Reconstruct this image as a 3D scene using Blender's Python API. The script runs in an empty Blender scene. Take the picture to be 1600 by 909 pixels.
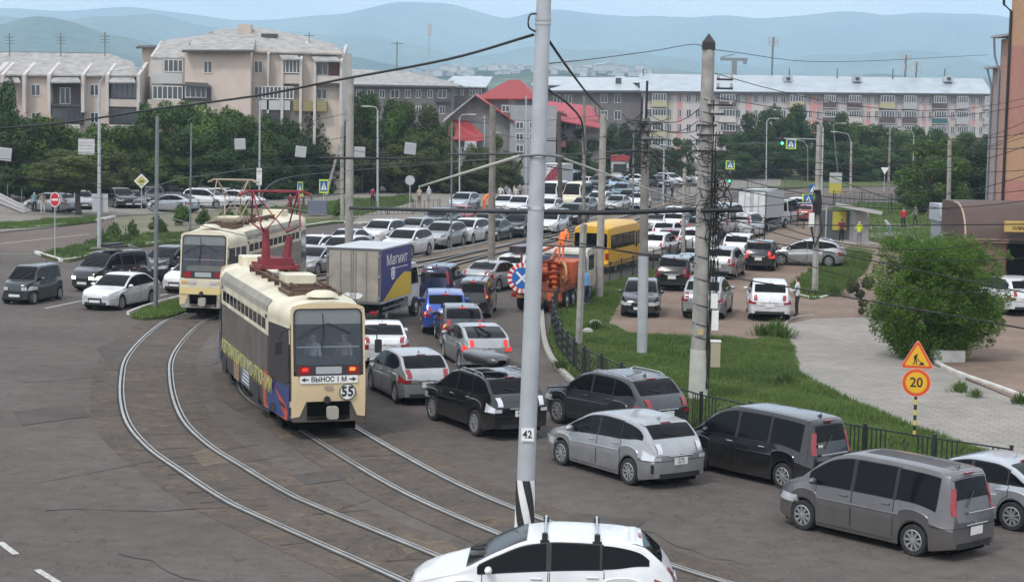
import bpy, bmesh, math, random
import numpy as np
from mathutils import Vector, Matrix
random.seed(7); rng = np.random.default_rng(7)
S = bpy.context.scene; C = S.collection
# ---------------- camera ----------------
FPX = 2850.0; CAMH = 8.8; PITCH = math.atan((454.5-177.0)/FPX); ROLL = 0.020
cam_d = bpy.data.cameras.new('camera'); cam = bpy.data.objects.new('camera', cam_d); C.objects.link(cam); S.camera = cam
F_ = Vector((0, math.cos(PITCH), -math.sin(PITCH))); R0 = Vector((1,0,0)); U0 = Vector((0, math.sin(PITCH), math.cos(PITCH)))
R_ = R0*math.cos(ROLL) + U0*math.sin(ROLL); U_ = U0*math.cos(ROLL) - R0*math.sin(ROLL)
CP = Vector((0,0,CAMH))
m3 = Matrix((R_, U_, -F_)).transposed()
cam.matrix_world = Matrix.Translation(CP) @ m3.to_4x4()
cam_d.sensor_width = 36; cam_d.lens = FPX/1600*36; cam_d.clip_start = 0.5; cam_d.clip_end = 30000
# ---------------- world, sun, exposure ----------------
SUN_EL, SUN_AZ = math.radians(52), math.radians(215)
W = bpy.data.worlds.new('World'); S.world = W; W.use_nodes = True
nt = W.node_tree; nt.nodes.clear()
out = nt.nodes.new('ShaderNodeOutputWorld'); bg = nt.nodes.new('ShaderNodeBackground'); bg.inputs[1].default_value = 0.1
sky = nt.nodes.new('ShaderNodeTexSky'); sky.sky_type = 'NISHITA'; sky.sun_disc = False
sky.sun_elevation = SUN_EL; sky.sun_rotation = SUN_AZ; sky.dust_density = 2.0
tc = nt.nodes.new('ShaderNodeTexCoord'); mp = nt.nodes.new('ShaderNodeMapping'); mp.inputs['Scale'].default_value = (1, 1, 5)
nz = nt.nodes.new('ShaderNodeTexNoise'); nz.inputs['Scale'].default_value = 3.2; nz.inputs['Detail'].default_value = 6; nz.inputs['Roughness'].default_value = .55
rp = nt.nodes.new('ShaderNodeValToRGB'); rp.color_ramp.elements[0].position = .34; rp.color_ramp.elements[1].position = .6
rp.color_ramp.elements[0].color = (8.4, 9.2, 10.9, 1); rp.color_ramp.elements[1].color = (12.2, 12.5, 12.9, 1)
mx = nt.nodes.new('ShaderNodeMix'); mx.data_type = 'RGBA'; mx.inputs[0].default_value = .88
nt.links.new(tc.outputs['Generated'], mp.inputs[0]); nt.links.new(mp.outputs[0], nz.inputs['Vector']); nt.links.new(nz.outputs['Fac'], rp.inputs[0])
nt.links.new(sky.outputs[0], mx.inputs[6]); nt.links.new(rp.outputs[0], mx.inputs[7]); nt.links.new(mx.outputs[2], bg.inputs[0]); nt.links.new(bg.outputs[0], out.inputs[0])
sd = bpy.data.lights.new('sun', 'SUN'); sd.energy = 1.45; sd.angle = math.radians(10); sd.color = (1, .96, .9)
so = bpy.data.objects.new('sun', sd); C.objects.link(so)
sdir = Vector((math.sin(SUN_AZ)*math.cos(SUN_EL), math.cos(SUN_AZ)*math.cos(SUN_EL), math.sin(SUN_EL)))
so.rotation_euler = (sdir).to_track_quat('Z', 'Y').to_euler()
S.view_settings.view_transform = 'Standard'; S.view_settings.look = 'None'; S.view_settings.exposure = 0.37; S.view_settings.gamma = 1
S.cycles.max_bounces = 6; S.cycles.volume_bounces = 2; S.cycles.transparent_max_bounces = 8

# ---------------- pixel helpers (photo pixels -> world) ----------------
def ray(px, py):
    return F_ + R_*((px-800)/FPX) + U_*((454.5-py)/FPX)
def G(px, py, z=0.0):
    d = ray(px, py); t = (z-CAMH)/d.z; return CP + d*t
def D(px, py, Y):
    d = ray(px, py); return CP + d*(Y/d.y)
def ZH(base, py):
    """height at which the vertical above ground point base reaches picture row py"""
    lo, hi = -5.0, 80.0
    for _ in range(40):
        m = (lo+hi)/2; d = Vector((base[0], base[1], m))-CP
        if 454.5-FPX*d.dot(U_)/d.dot(F_) > py: lo = m
        else: hi = m
    return lo
def catmull(pts, n=8, closed=False):
    pts = [Vector(p) for p in pts]; out = []
    N = len(pts); segs = N if closed else N-1
    for i in range(segs):
        p1, p2 = pts[i], pts[(i+1) % N]
        p0 = pts[i-1] if (i > 0 or closed) else p1*2-p2
        p3 = pts[(i+2) % N] if (i+2 < N or closed) else p2*2-p1
        for k in range(n):
            t = k/n
            out.append(.5*((2*p1)+(p2-p0)*t+(2*p0-5*p1+4*p2-p3)*t*t+(3*p1-p0-3*p2+p3)*t**3))
    if not closed: out.append(pts[-1])
    return out

# ---------------- materials ----------------
MC = {}
def mat(name, col, rough=.7, metal=0, coat=0, spec=.5, noise=None, bump=None, emit=None, trans=None):
    """noise=(scale, amount[, detail]) varies the base colour, bump=(scale, strength, distance)"""
    if name in MC: return MC[name]
    m = bpy.data.materials.new(name); m.use_nodes = True; n = m.node_tree.nodes; l = m.node_tree.links
    b = n['Principled BSDF']; c = (*col, 1)
    b.inputs['Base Color'].default_value = c; b.inputs['Roughness'].default_value = rough
    b.inputs['Metallic'].default_value = metal; b.inputs['Coat Weight'].default_value = coat; b.inputs['Coat Roughness'].default_value = .08
    b.inputs['Specular IOR Level'].default_value = spec
    if noise or bump:
        t = n.new('ShaderNodeTexCoord')
    if noise:
        x = n.new('ShaderNodeTexNoise'); x.inputs['Scale'].default_value = noise[0]; x.inputs['Detail'].default_value = noise[2] if len(noise) > 2 else 5
        r = n.new('ShaderNodeMapRange'); r.inputs[1].default_value = .3; r.inputs[2].default_value = .7
        r.inputs[3].default_value = 1-noise[1]; r.inputs[4].default_value = 1+noise[1]
        v = n.new('ShaderNodeVectorMath'); v.operation = 'SCALE'; v.inputs[0].default_value = col
        l.new(t.outputs['Object'], x.inputs['Vector']); l.new(x.outputs['Fac'], r.inputs[0]); l.new(r.outputs[0], v.inputs['Scale']); l.new(v.outputs[0], b.inputs['Base Color'])
    if bump:
        x = n.new('ShaderNodeTexNoise'); x.inputs['Scale'].default_value = bump[0]; x.inputs['Detail'].default_value = 4
        q = n.new('ShaderNodeBump'); q.inputs['Strength'].default_value = bump[1]; q.inputs['Distance'].default_value = bump[2]
        l.new(t.outputs['Object'], x.inputs['Vector']); l.new(x.outputs['Fac'], q.inputs['Height']); l.new(q.outputs[0], b.inputs['Normal'])
    if emit: b.inputs['Emission Color'].default_value = (*emit[0], 1); b.inputs['Emission Strength'].default_value = emit[1]
    if trans: b.inputs['Transmission Weight'].default_value = trans
    MC[name] = m; return m
def ground_mat(name, c1, c2, s1=.25, s2=6, grit=0.25, crack=0.0, rough=.9, stain=0.0, tile=None, c3=None):
    m = bpy.data.materials.new(name); m.use_nodes = True; n = m.node_tree.nodes; l = m.node_tree.links; b = n['Principled BSDF']
    b.inputs['Roughness'].default_value = rough; b.inputs['Specular IOR Level'].default_value = .08
    t = n.new('ShaderNodeTexCoord')
    def noise(s, d=6, r=.6, dist=0):
        x = n.new('ShaderNodeTexNoise'); x.inputs['Scale'].default_value = s; x.inputs['Detail'].default_value = d; x.inputs['Roughness'].default_value = r; x.inputs['Distortion'].default_value = dist
        l.new(t.outputs['Object'], x.inputs['Vector']); return x.outputs['Fac']
    def rng_(src, a, b_, c, d):
        r = n.new('ShaderNodeMapRange'); r.inputs[1].default_value = a; r.inputs[2].default_value = b_; r.inputs[3].default_value = c; r.inputs[4].default_value = d; l.new(src, r.inputs[0]); return r.outputs[0]
    def mixc(f, a, bb):
        x = n.new('ShaderNodeMix'); x.data_type = 'RGBA'; l.new(f, x.inputs[0])
        for k, q in ((6, a), (7, bb)):
            if isinstance(q, tuple): x.inputs[k].default_value = (*q, 1)
            else: l.new(q, x.inputs[k])
        return x.outputs[2]
    def scale(colr, f):
        x = n.new('ShaderNodeVectorMath'); x.operation = 'SCALE'; l.new(colr, x.inputs[0]); l.new(f, x.inputs['Scale']); return x.outputs[0]
    col = mixc(rng_(noise(s1), .35, .65, 0, 1), c1, c2)
    if c3: col = mixc(rng_(noise(s1*3.1, 7, .7, .8), .52, .66, 0, .8), col, c3)
    col = scale(col, rng_(noise(s2*7, 3), .3, .7, 1-grit, 1+grit))
    col = scale(col, rng_(noise(s2*.35, 5, .7), .3, .7, 1-grit*.6, 1+grit*.6))
    if crack:
        v = n.new('ShaderNodeTexVoronoi'); v.feature = 'DISTANCE_TO_EDGE'; v.inputs['Scale'].default_value = .22
        w = n.new('ShaderNodeTexNoise'); w.inputs['Scale'].default_value = .9; w.inputs['Detail'].default_value = 5; l.new(t.outputs['Object'], w.inputs['Vector'])
        ad = n.new('ShaderNodeMix'); ad.data_type = 'VECTOR'; ad.inputs[0].default_value = .35; l.new(t.outputs['Object'], ad.inputs[4])
        ml = n.new('ShaderNodeVectorMath'); ml.operation = 'SCALE'; ml.inputs['Scale'].default_value = 9; l.new(w.outputs['Color'], ml.inputs[0])
        a2 = n.new('ShaderNodeVectorMath'); l.new(t.outputs['Object'], a2.inputs[0]); l.new(ml.outputs[0], a2.inputs[1]); l.new(a2.outputs[0], v.inputs['Vector'])
        col = scale(col, rng_(v.outputs['Distance'], 0, .012, 1-crack, 1))
    if stain:
        col = scale(col, rng_(noise(.9, 8, .75, 1.2), .56, .7, 1, 1-stain))
    if tile:
        br = n.new('ShaderNodeTexBrick'); br.inputs['Scale'].default_value = 1; br.inputs['Brick Width'].default_value = tile[0]; br.inputs['Row Height'].default_value = tile[1]
        br.inputs['Mortar Size'].default_value = tile[2]; br.inputs['Color1'].default_value = (.92,.92,.92,1); br.inputs['Color2'].default_value = (1.08,1.06,1.04,1); br.inputs['Mortar'].default_value = (tile[3],)*3+(1,)
        mp_ = n.new('ShaderNodeMapping'); mp_.inputs['Rotation'].default_value = (0,0,tile[4]); l.new(t.outputs['Object'], mp_.inputs[0]); l.new(mp_.outputs[0], br.inputs['Vector'])
        x = n.new('ShaderNodeVectorMath'); x.operation = 'MULTIPLY'; l.new(col, x.inputs[0]); l.new(br.outputs['Color'], x.inputs[1]); col = x.outputs[0]
    l.new(col, b.inputs['Base Color'])
    q = n.new('ShaderNodeBump'); q.inputs['Strength'].default_value = .5; q.inputs['Distance'].default_value = .02; l.new(noise(s2*5, 4), q.inputs['Height']); l.new(q.outputs[0], b.inputs['Normal'])
    MC[name] = m; return m
def leaf_mat(name, c1, c2, sc=.6):
    m = bpy.data.materials.new(name); m.use_nodes = True; n = m.node_tree.nodes; l = m.node_tree.links; b = n['Principled BSDF']
    t = n.new('ShaderNodeTexCoord'); x = n.new('ShaderNodeTexNoise'); x.inputs['Scale'].default_value = sc; x.inputs['Detail'].default_value = 5; x.inputs['Roughness'].default_value = .7
    oi = n.new('ShaderNodeObjectInfo'); mm = n.new('ShaderNodeMapRange'); mm.inputs[1].default_value = .3; mm.inputs[2].default_value = .7
    mi = n.new('ShaderNodeMix'); mi.data_type = 'RGBA'; mi.inputs[6].default_value = (*c1,1); mi.inputs[7].default_value = (*c2,1)
    l.new(t.outputs['Object'], x.inputs['Vector']); l.new(x.outputs['Fac'], mm.inputs[0]); l.new(mm.outputs[0], mi.inputs[0])
    mr = n.new('ShaderNodeMapRange'); mr.inputs[3].default_value = .75; mr.inputs[4].default_value = 1.3; l.new(oi.outputs['Random'], mr.inputs[0])
    sc_ = n.new('ShaderNodeVectorMath'); sc_.operation = 'SCALE'; l.new(mi.outputs[2], sc_.inputs[0]); l.new(mr.outputs[0], sc_.inputs['Scale'])
    l.new(sc_.outputs[0], b.inputs['Base Color']); b.inputs['Roughness'].default_value = .6; b.inputs['Specular IOR Level'].default_value = .25
    tr = n.new('ShaderNodeBsdfTranslucent'); l.new(sc_.outputs[0], tr.inputs[0]); ms = n.new('ShaderNodeMixShader'); ms.inputs[0].default_value = .3
    l.new(b.outputs[0], ms.inputs[1]); l.new(tr.outputs[0], ms.inputs[2]); l.new(ms.outputs[0], n['Material Output'].inputs[0])
    MC[name] = m; return m
glass = mat('dark_glass', (.018,.022,.024), .06, 0, 0, .6)
glass2 = mat('window_glass', (.05,.06,.07), .15, 0, 0, .6)
black = mat('black_plastic', (.015,.015,.016), .55)
rubber = mat('rubber', (.02,.02,.02), .85, noise=(8,.3))
chrome = mat('chrome', (.6,.61,.63), .22, 1)
rimm = mat('rim_alloy', (.34,.345,.355), .4, .5)
redl = mat('red_lens', (.26,.012,.018), .2, coat=.5)
redglow = mat('red_lamp_lit', (.6,.02,.02), .3, emit=((1,.06,.04), .45))
orglow = mat('orange_lamp_lit', (.6,.16,.02), .3, emit=((1,.3,.05), .6))
clearl = mat('clear_lens', (.6,.62,.65), .12, .3, coat=.6)
whiteglow = mat('headlamp_lit', (.8,.8,.8), .2, emit=((1,.97,.9), 1.6))
platem = mat('plate_white', (.62,.62,.6), .5)
white = mat('white_paint', (.72,.72,.70), .5, noise=(5,.08))
ink = mat('ink_black', (.02,.02,.022), .6)
conc = mat('pole_concrete', (.30,.285,.26), .9, noise=(3,.22,7), bump=(25,.4,.01))
concd = mat('pole_concrete_dark', (.2,.185,.165), .9, noise=(3,.25,7), bump=(25,.4,.01))
steelp = mat('pole_steel', (.40,.42,.44), .5, .2, noise=(2,.1,6))
steelg = mat('pole_steel_grey', (.16,.18,.18), .6, .2, noise=(2,.15,6))
wirem = mat('wire_black', (.012,.012,.013), .6)
wireg = mat('wire_grey', (.12,.12,.12), .5)
bark = mat('bark', (.09,.07,.055), .95, noise=(6,.3), bump=(20,.6,.02))

# ---------------- object helpers ----------------
def tag(o, label=None, cat=None, group=None, kind=None):
    if label: o['label'] = label
    if cat: o['category'] = cat
    if group: o['group'] = group
    if kind: o['kind'] = kind
    return o
def empty(name, loc=(0,0,0), rz=0.0, label=None, cat=None, group=None):
    o = bpy.data.objects.new(name, None); C.objects.link(o); o.location = loc; o.rotation_euler = (0,0,rz); o.empty_display_size = .2
    return tag(o, label, cat, group)
def inst(name, me, parent=None, mats=None, loc=None, rot=None, scale=None):
    o = bpy.data.objects.new(name, me); C.objects.link(o)
    if parent is not None: o.parent = parent
    if loc is not None: o.location = loc
    if rot is not None: o.rotation_euler = rot
    if scale is not None: o.scale = scale
    if mats:
        for i, m in enumerate(mats):
            if m is not None and i < len(o.material_slots):
                o.material_slots[i].link = 'OBJECT'; o.material_slots[i].material = m
    return o
class MB:
    def __init__(s): s.v = []; s.f = []; s.m = []; s.mats = []
    def mi(s, m):
        if m not in s.mats: s.mats.append(m)
        return s.mats.index(m)
    def add(s, vs, fs, m=0, M=None):
        k = len(s.v)
        s.v += [tuple(M @ Vector(v)) if M else tuple(v) for v in vs]
        s.f += [tuple(i+k for i in f) for f in fs]; s.m += [m]*len(fs); return s
    def box(s, a, b, m=0, M=None, bev=0.0):
        x0,y0,z0 = a; x1,y1,z1 = b
        if x0 > x1: x0,x1 = x1,x0
        if y0 > y1: y0,y1 = y1,y0
        if z0 > z1: z0,z1 = z1,z0
        vs = [(x0,y0,z0),(x1,y0,z0),(x1,y1,z0),(x0,y1,z0),(x0,y0,z1),(x1,y0,z1),(x1,y1,z1),(x0,y1,z1)]
        return s.add(vs, [(0,3,2,1),(4,5,6,7),(0,1,5,4),(1,2,6,5),(2,3,7,6),(3,0,4,7)], m, M)
    def rbox(s, a, b, r, m=0, M=None, ax=2, n=3):
        """box whose four edges along axis ax are rounded"""
        o = [i for i in range(3) if i != ax]; u0,u1 = sorted((a[o[0]], b[o[0]])); v0,v1 = sorted((a[o[1]], b[o[1]])); w0,w1 = sorted((a[ax], b[ax]))
        pts = []
        for cx, cy, a0 in ((u1-r,v1-r,0),(u0+r,v1-r,90),(u0+r,v0+r,180),(u1-r,v0+r,270)):
            for k in range(n+1):
                t = math.radians(a0+90*k/n); pts.append((cx+r*math.cos(t), cy+r*math.sin(t)))
        vs = []
        for w in (w0, w1):
            for u, v in pts:
                p = [0,0,0]; p[o[0]] = u; p[o[1]] = v; p[ax] = w; vs.append(p)
        N = len(pts); fs = [tuple(range(N-1,-1,-1)), tuple(range(N,2*N))]+[(i,(i+1)%N,(i+1)%N+N,i+N) for i in range(N)]
        if ax == 1: fs = [tuple(reversed(f)) for f in fs]
        return s.add(vs, fs, m, M)
    def tube(s, p0, p1, r0, r1=None, n=8, m=0, M=None, caps=True):
        if r1 is None: r1 = r0
        p0 = Vector(p0); p1 = Vector(p1); d = (p1-p0); L = d.length
        if L < 1e-6: return s
        q = d.to_track_quat('Z', 'Y'); vs = []
        for P, r in ((p0, r0), (p1, r1)):
            for k in range(n):
                t = 2*math.pi*k/n; vs.append(P + q @ Vector((r*math.cos(t), r*math.sin(t), 0)))
        fs = [(k,(k+1)%n,(k+1)%n+n,k+n) for k in range(n)]
        if caps: fs += [tuple(range(n-1,-1,-1)), tuple(range(n,2*n))]
        return s.add(vs, fs, m, M)
    def path(s, pts, r, n=6, m=0, M=None):
        pts = [Vector(p) for p in pts]; vs = []; N = len(pts)
        rr = r if hasattr(r, '__len__') else [r]*N
        for i, p in enumerate(pts):
            d = (pts[min(i+1,N-1)]-pts[max(i-1,0)]).normalized()
            a = d.cross(Vector((0,0,1)))
            if a.length < .05: a = d.cross(Vector((0,1,0)))
            a.normalize(); b = a.cross(d)
            for k in range(n):
                t = 2*math.pi*k/n; vs.append(p+(a*math.cos(t)+b*math.sin(t))*rr[i])
        fs = [(i*n+k, i*n+(k+1)%n, (i+1)*n+(k+1)%n, (i+1)*n+k) for i in range(N-1) for k in range(n)]
        fs += [tuple(range(n)), tuple((N-1)*n+k for k in range(n-1,-1,-1))]
        return s.add(vs, fs, m, M)
    def lathe(s, prof, n=24, m=0, M=None, axis='z'):
        vs = []
        for (r, h) in prof:
            for k in range(n):
                t = 2*math.pi*k/n; c, q = r*math.cos(t), r*math.sin(t)
                vs.append((c,q,h) if axis == 'z' else (c,h,q))
        fs = [(i*n+k, i*n+(k+1)%n, (i+1)*n+(k+1)%n, (i+1)*n+k) for i in range(len(prof)-1) for k in range(n)]
        return s.add(vs, fs, m, M)
    def prism(s, poly, y0, y1, m=0, M=None, plane='xz'):
        n = len(poly)
        f = (lambda p, y: (p[0], y, p[1])) if plane == 'xz' else ((lambda p, z: (p[0], p[1], z)) if plane == 'xy' else (lambda p, x: (x, p[0], p[1])))
        vs = [f(p, y0) for p in poly]+[f(p, y1) for p in poly]
        return s.add(vs, [tuple(range(n)), tuple(range(2*n-1,n-1,-1))]+[(i,i+n,(i+1)%n+n,(i+1)%n) for i in range(n)], m, M)
    def grid(s, P, m=0, M=None, flip=False):
        R = len(P); K = len(P[0]); vs = [p for row in P for p in row]
        fs = [(i*K+j, i*K+j+1, (i+1)*K+j+1, (i+1)*K+j) for i in range(R-1) for j in range(K-1)]
        if flip: fs = [tuple(reversed(f)) for f in fs]
        return s.add(vs, fs, m, M)
    def mesh(s, name, mats, smooth=False, angle=None, fixn=False):
        me = bpy.data.meshes.new(name); me.from_pydata(s.v, [], s.f)
        for mm in (mats if isinstance(mats, (list, tuple)) else [mats]): me.materials.append(mm)
        me.polygons.foreach_set('material_index', s.m)
        if fixn:
            b = bmesh.new(); b.from_mesh(me); bmesh.ops.recalc_face_normals(b, faces=b.faces); b.to_mesh(me); b.free()
        if smooth:
            me.polygons.foreach_set('use_smooth', [True]*len(me.polygons))
            if angle: me.set_sharp_from_angle(angle=math.radians(angle))
        me.update(); return me
    def obj(s, name, mats, parent=None, smooth=False, angle=None, fixn=True, **kw):
        return inst(name, s.mesh(name, mats, smooth, angle, fixn), parent, **kw)
_tc = {}
def text_mesh(txt, size, m, depth=.01, sx=1.0, bold=0.0):
    """flat lettering standing in the XZ plane, facing -Y, centred"""
    k = (txt, size, m.name, depth, sx, bold)
    if k in _tc: return _tc[k]
    cu = bpy.data.curves.new('text', 'FONT'); cu.body = txt; cu.size = size; cu.align_x = 'CENTER'; cu.align_y = 'CENTER'; cu.extrude = depth; cu.resolution_u = 3; cu.offset = bold
    o = bpy.data.objects.new('text', cu); C.objects.link(o)
    bpy.context.view_layer.update(); dg = bpy.context.evaluated_depsgraph_get()
    me = bpy.data.meshes.new_from_object(o.evaluated_get(dg)); bpy.data.objects.remove(o)
    me.transform(Matrix.Rotation(math.radians(90), 4, 'X') @ Matrix.Diagonal((sx,1,1,1))); me.materials.clear(); me.materials.append(m)
    _tc[k] = me; return me
def inside(poly, x, y):
    c = np.zeros(len(x), bool); n = len(poly); j = n-1
    for i in range(n):
        xi, yi = poly[i][0], poly[i][1]; xj, yj = poly[j][0], poly[j][1]
        k = ((yi > y) != (yj > y)) & (x < (xj-xi)*(y-yi)/((yj-yi) or 1e-9)+xi); c ^= k; j = i
    return c
def sheet(name, px, z, m, thick=0.0, smooth=0, kind='structure', world=False, label=None, cat=None):
    """ground polygon given by photo pixels of its outline"""
    P = [Vector((*p, z)) if world and len(p) == 2 else (Vector(p) if world else G(p[0], p[1], z)) for p in px]
    if smooth: P = catmull(P, smooth, True)
    b = bmesh.new(); vs = [b.verts.new((p.x, p.y, z)) for p in P]; f = b.faces.new(vs)
    if f.normal.z < 0: f.normal_flip()
    b.normal_update()
    if thick:
        r = bmesh.ops.extrude_face_region(b, geom=[f]); bmesh.ops.translate(b, vec=(0,0,-thick), verts=[e for e in r['geom'] if isinstance(e, bmesh.types.BMVert)])
    bmesh.ops.triangulate(b, faces=[q for q in b.faces if len(q.verts) > 4])
    bmesh.ops.recalc_face_normals(b, faces=b.faces)
    if not thick:
        for q in b.faces:
            if q.normal.z < 0: q.normal_flip()
    me = bpy.data.meshes.new(name); b.to_mesh(me); b.free(); me.materials.append(m)
    o = inst(name, me); tag(o, label, cat, None, kind); return o, [(p.x, p.y) for p in P]
def offset_line(P, d):
    out = []
    for i, p in enumerate(P):
        t = (P[min(i+1, len(P)-1)]-P[max(i-1, 0)]); t.z = 0; t.normalize(); out.append(Vector((p.x+t.y*d, p.y-t.x*d, p.z)))
    return out
def resample(P, step):
    out = [P[0].copy()]; acc = 0
    for a, b in zip(P[:-1], P[1:]):
        L = (b-a).length
        while acc+L >= step:
            t = (step-acc)/L; a = a.lerp(b, t); out.append(a.copy()); L = (b-a).length; acc = 0
        acc += L
    return out
HAZE = 0.00019
# ---------------- ground materials ----------------
asphalt = ground_mat('asphalt', (.098,.085,.077), (.126,.110,.100), .12, 5, .26, .4, .95, .22)
asphalt2 = ground_mat('asphalt_brownish', (.125,.102,.09), (.15,.122,.106), .2, 5, .2, .2, .9)
trackbed = ground_mat('track_paving', (.088,.076,.066), (.112,.094,.079), .35, 9, .3, .45, .95, .3, c3=(.155,.118,.085))
ballast = ground_mat('track_ballast', (.13,.10,.075), (.19,.155,.12), .5, 8, .4, 0, .95)
dirt = ground_mat('packed_dirt', (.18,.135,.105), (.235,.18,.145), .22, 5, .22, 0, .95, .12)
grassg = ground_mat('grass_ground', (.06,.085,.028), (.095,.12,.045), .5, 6, .4, 0, .95, c3=(.14,.12,.07))
terrain = ground_mat('terrain_soil', (.10,.115,.07), (.15,.14,.10), .03, 2, .25)
paver = ground_mat('paving_tiles', (.25,.235,.21), (.31,.29,.265), .35, 5, .14, 0, .85, .1, tile=(.42,.3,.028,.80,.5))
paver2 = ground_mat('paving_far', (.19,.175,.155), (.24,.22,.19), .3, 5, .15, 0, .9)
kerbm = mat('kerb_concrete', (.34,.32,.29), .9, noise=(2.5,.25,7))
kerbw = mat('kerb_whitewash', (.55,.53,.49), .9, noise=(2.5,.25,7))
linem = mat('road_line', (.42,.41,.39), .8, noise=(9,.4,8))
railm = mat('rail_steel', (.38,.365,.345), .42, .5, noise=(1.5,.2))
raild = mat('rail_groove', (.018,.016,.014), .95)

# terrain, road
gm = MB(); gm.grid([[(x, y, -.35) for x in (-9000,-300,300,9000)] for y in (-60,400,1200,10150)])
tag(gm.obj('terrain', terrain, fixn=False), kind='structure')
sheet('road', [(-95,8),(95,8),(95,420),(-95,420)], 0, asphalt, .5, world=True)

def kerb(px, w=.18, h=.13, m=kerbm, stone=1.0, world=None, z0=0.0, name='kerb'):
    P = world or catmull([G(*p) for p in px], 6)
    Q = resample(P, stone); root = empty(name, Q[0]); root['kind'] = 'structure'
    b = MB(); b.rbox((-.5,-w/2,-.05),(.5,w/2,h), .02, ax=0); me = b.mesh('kerb_stone', m, True, 30, True)
    for a, c in zip(Q[:-1], Q[1:]):
        d = c-a; L = d.length
        o = inst('kerb_stone', me, root, loc=(a+c)/2-Q[0]+Vector((0,0,z0+random.uniform(-.006,.006))), rot=(0,0,math.atan2(d.y,d.x)+random.uniform(-.01,.01)), scale=(L-.015,1,1))
    return root
# --- right side: green verge, lot, paved footway ---
sheet('lot_ground', [(1000,432),(1070,404),(1130,396),(1165,380),(1200,366),(1262,330),(1290,325),(1600,400),(1700,470),(1750,640),(1600,628),(1440,560),(1400,520),(1235,530),(1120,545),(940,525),(935,470)], .112, dirt, .2)
verge_px = [(863,503),(872,481),(905,463),(950,444),(1012,424),(1048,415),(1000,444),(968,470),(950,505),(985,520),(1080,528),(1180,530),(1222,519),(1240,540),(1246,580),(1300,612),(1375,645),(1440,672),(1520,697),(1640,735),(1640,775),(1500,757),(1335,729),(1160,693),(1065,668),(985,632),(925,603),(893,583),(869,556),(858,528)]
_, verge_poly = sheet('verge_grass', verge_px, .13, grassg, .16)
sheet('footway', [(1226,520),(1232,506),(1270,498),(1395,494),(1440,520),(1452,566),(1500,590),(1600,630),(1700,668),(1760,770),(1640,737),(1520,699),(1440,674),(1375,647),(1300,614),(1246,582),(1236,545)], .118, paver, .16)
kerb([(846,470),(847,500),(851,535),(862,562),(884,588),(915,612),(985,640),(1065,678),(1160,703),(1335,740),(1500,768),(1600,788)], .2, .14, kerbm, 1.0)
kerb([(1222,519),(1232,504),(1250,498),(1276,496)], .12, .16, kerbm, .8)
kerb([(1450,562),(1470,576),(1500,590),(1550,607),(1600,626),(1660,650)], .16, .2, kerbw, 1.0)
sheet('verge_grass', [(1243,462),(1235,446),(1262,425),(1310,402),(1345,392),(1362,402),(1352,425),(1325,448),(1302,462),(1270,468)], .125, grassg, .05)
sheet('verge_grass', [(1155,384),(1180,378),(1215,380),(1222,392),(1180,400),(1150,396)], .121, grassg, .05)
sheet('verge_grass', [(1300,398),(1330,384),(1370,392),(1345,404)], .127, grassg, .05)
kerb([(1243,464),(1275,470),(1305,463)], .15, .2, kerbw, .8); kerb([(1302,404),(1330,409),(1352,404)], .14, .18, kerbw, .8)
# upper right lawn, paths, tram crossing street
sheet('lawn', [(1290,328),(1345,318),(1600,318),(1620,400),(1440,395),(1360,376),(1330,352)], .13, grassg, .2)
sheet('footpath', [(1336,356),(1385,349),(1470,352),(1470,357),(1385,354),(1340,361)], .136, paver2, .05)
sheet('footpath', [(1332,366),(1400,362),(1450,372),(1450,379),(1390,370),(1334,373)], .137, paver2, .05)
sheet('cross_street', [(1110,300),(1200,296),(1400,293),(1620,298),(1620,312),(1400,306),(1200,308),(1110,312)], .03, asphalt2)
sheet('far_footway', [(1040,300),(1130,282),(1220,278),(1220,290),(1130,296),(1060,312)], .12, paver2, .2)
sheet('far_grass', [(1130,272),(1620,268),(1620,292),(1400,290),(1130,295)], .1, grassg, .2)
# --- left side: kerbed strips, forecourt, divider ---
sheet('forecourt', [(-60,356),(-60,316),(120,305),(420,296),(560,300),(560,322),(430,324),(410,323),(300,331),(180,337),(150,345),(60,356),(0,362)], .12, paver2, .2)
sheet('strip_grass', [(-40,350),(0,350),(55,344),(112,340),(150,339),(150,345),(110,350),(60,355),(0,358),(-40,358)], .135, grassg, .1)
kerb([(-40,359),(0,359),(60,356),(110,351),(150,346),(180,339)], .3, .16, kerbw, 1.5)
sheet('planted_strip', [(180,339),(300,332),(410,324),(470,322),(560,327),(560,340),(480,343),(400,351),(290,363),(205,368),(160,372),(172,352)], .10, ground_mat('poor_soil', (.14,.135,.09), (.19,.175,.125), .3, 5, .25), .2)
sheet('divider_grass', [(64,397),(110,386),(160,372),(205,367),(290,362),(400,350),(480,342),(560,339),(548,345),(525,347),(500,350),(440,358),(285,376),(190,387),(110,406),(85,404)], .14, grassg, .16)
kerb([(56,396),(85,405),(110,408),(190,388),(285,377),(440,359),(500,351),(525,348),(570,350),(640,345),(700,336)], .22, .16, kerbw, 1.2)
sheet('side_street', [(-80,361),(0,361),(60,358),(110,353),(150,348),(182,341),(172,352),(158,371),(108,385),(54,396),(0,392),(-80,388)], .008, asphalt2)
sheet('square_ground', [(560,300),(700,296),(850,288),(850,300),(700,335),(640,343),(570,349),(548,343),(560,325)], .11, paver2, .2)
sheet('square_grass', [(545,312),(640,305),(645,316),(600,328),(555,338),(470,333),(430,326),(500,318)], .118, grassg, .1)
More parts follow.
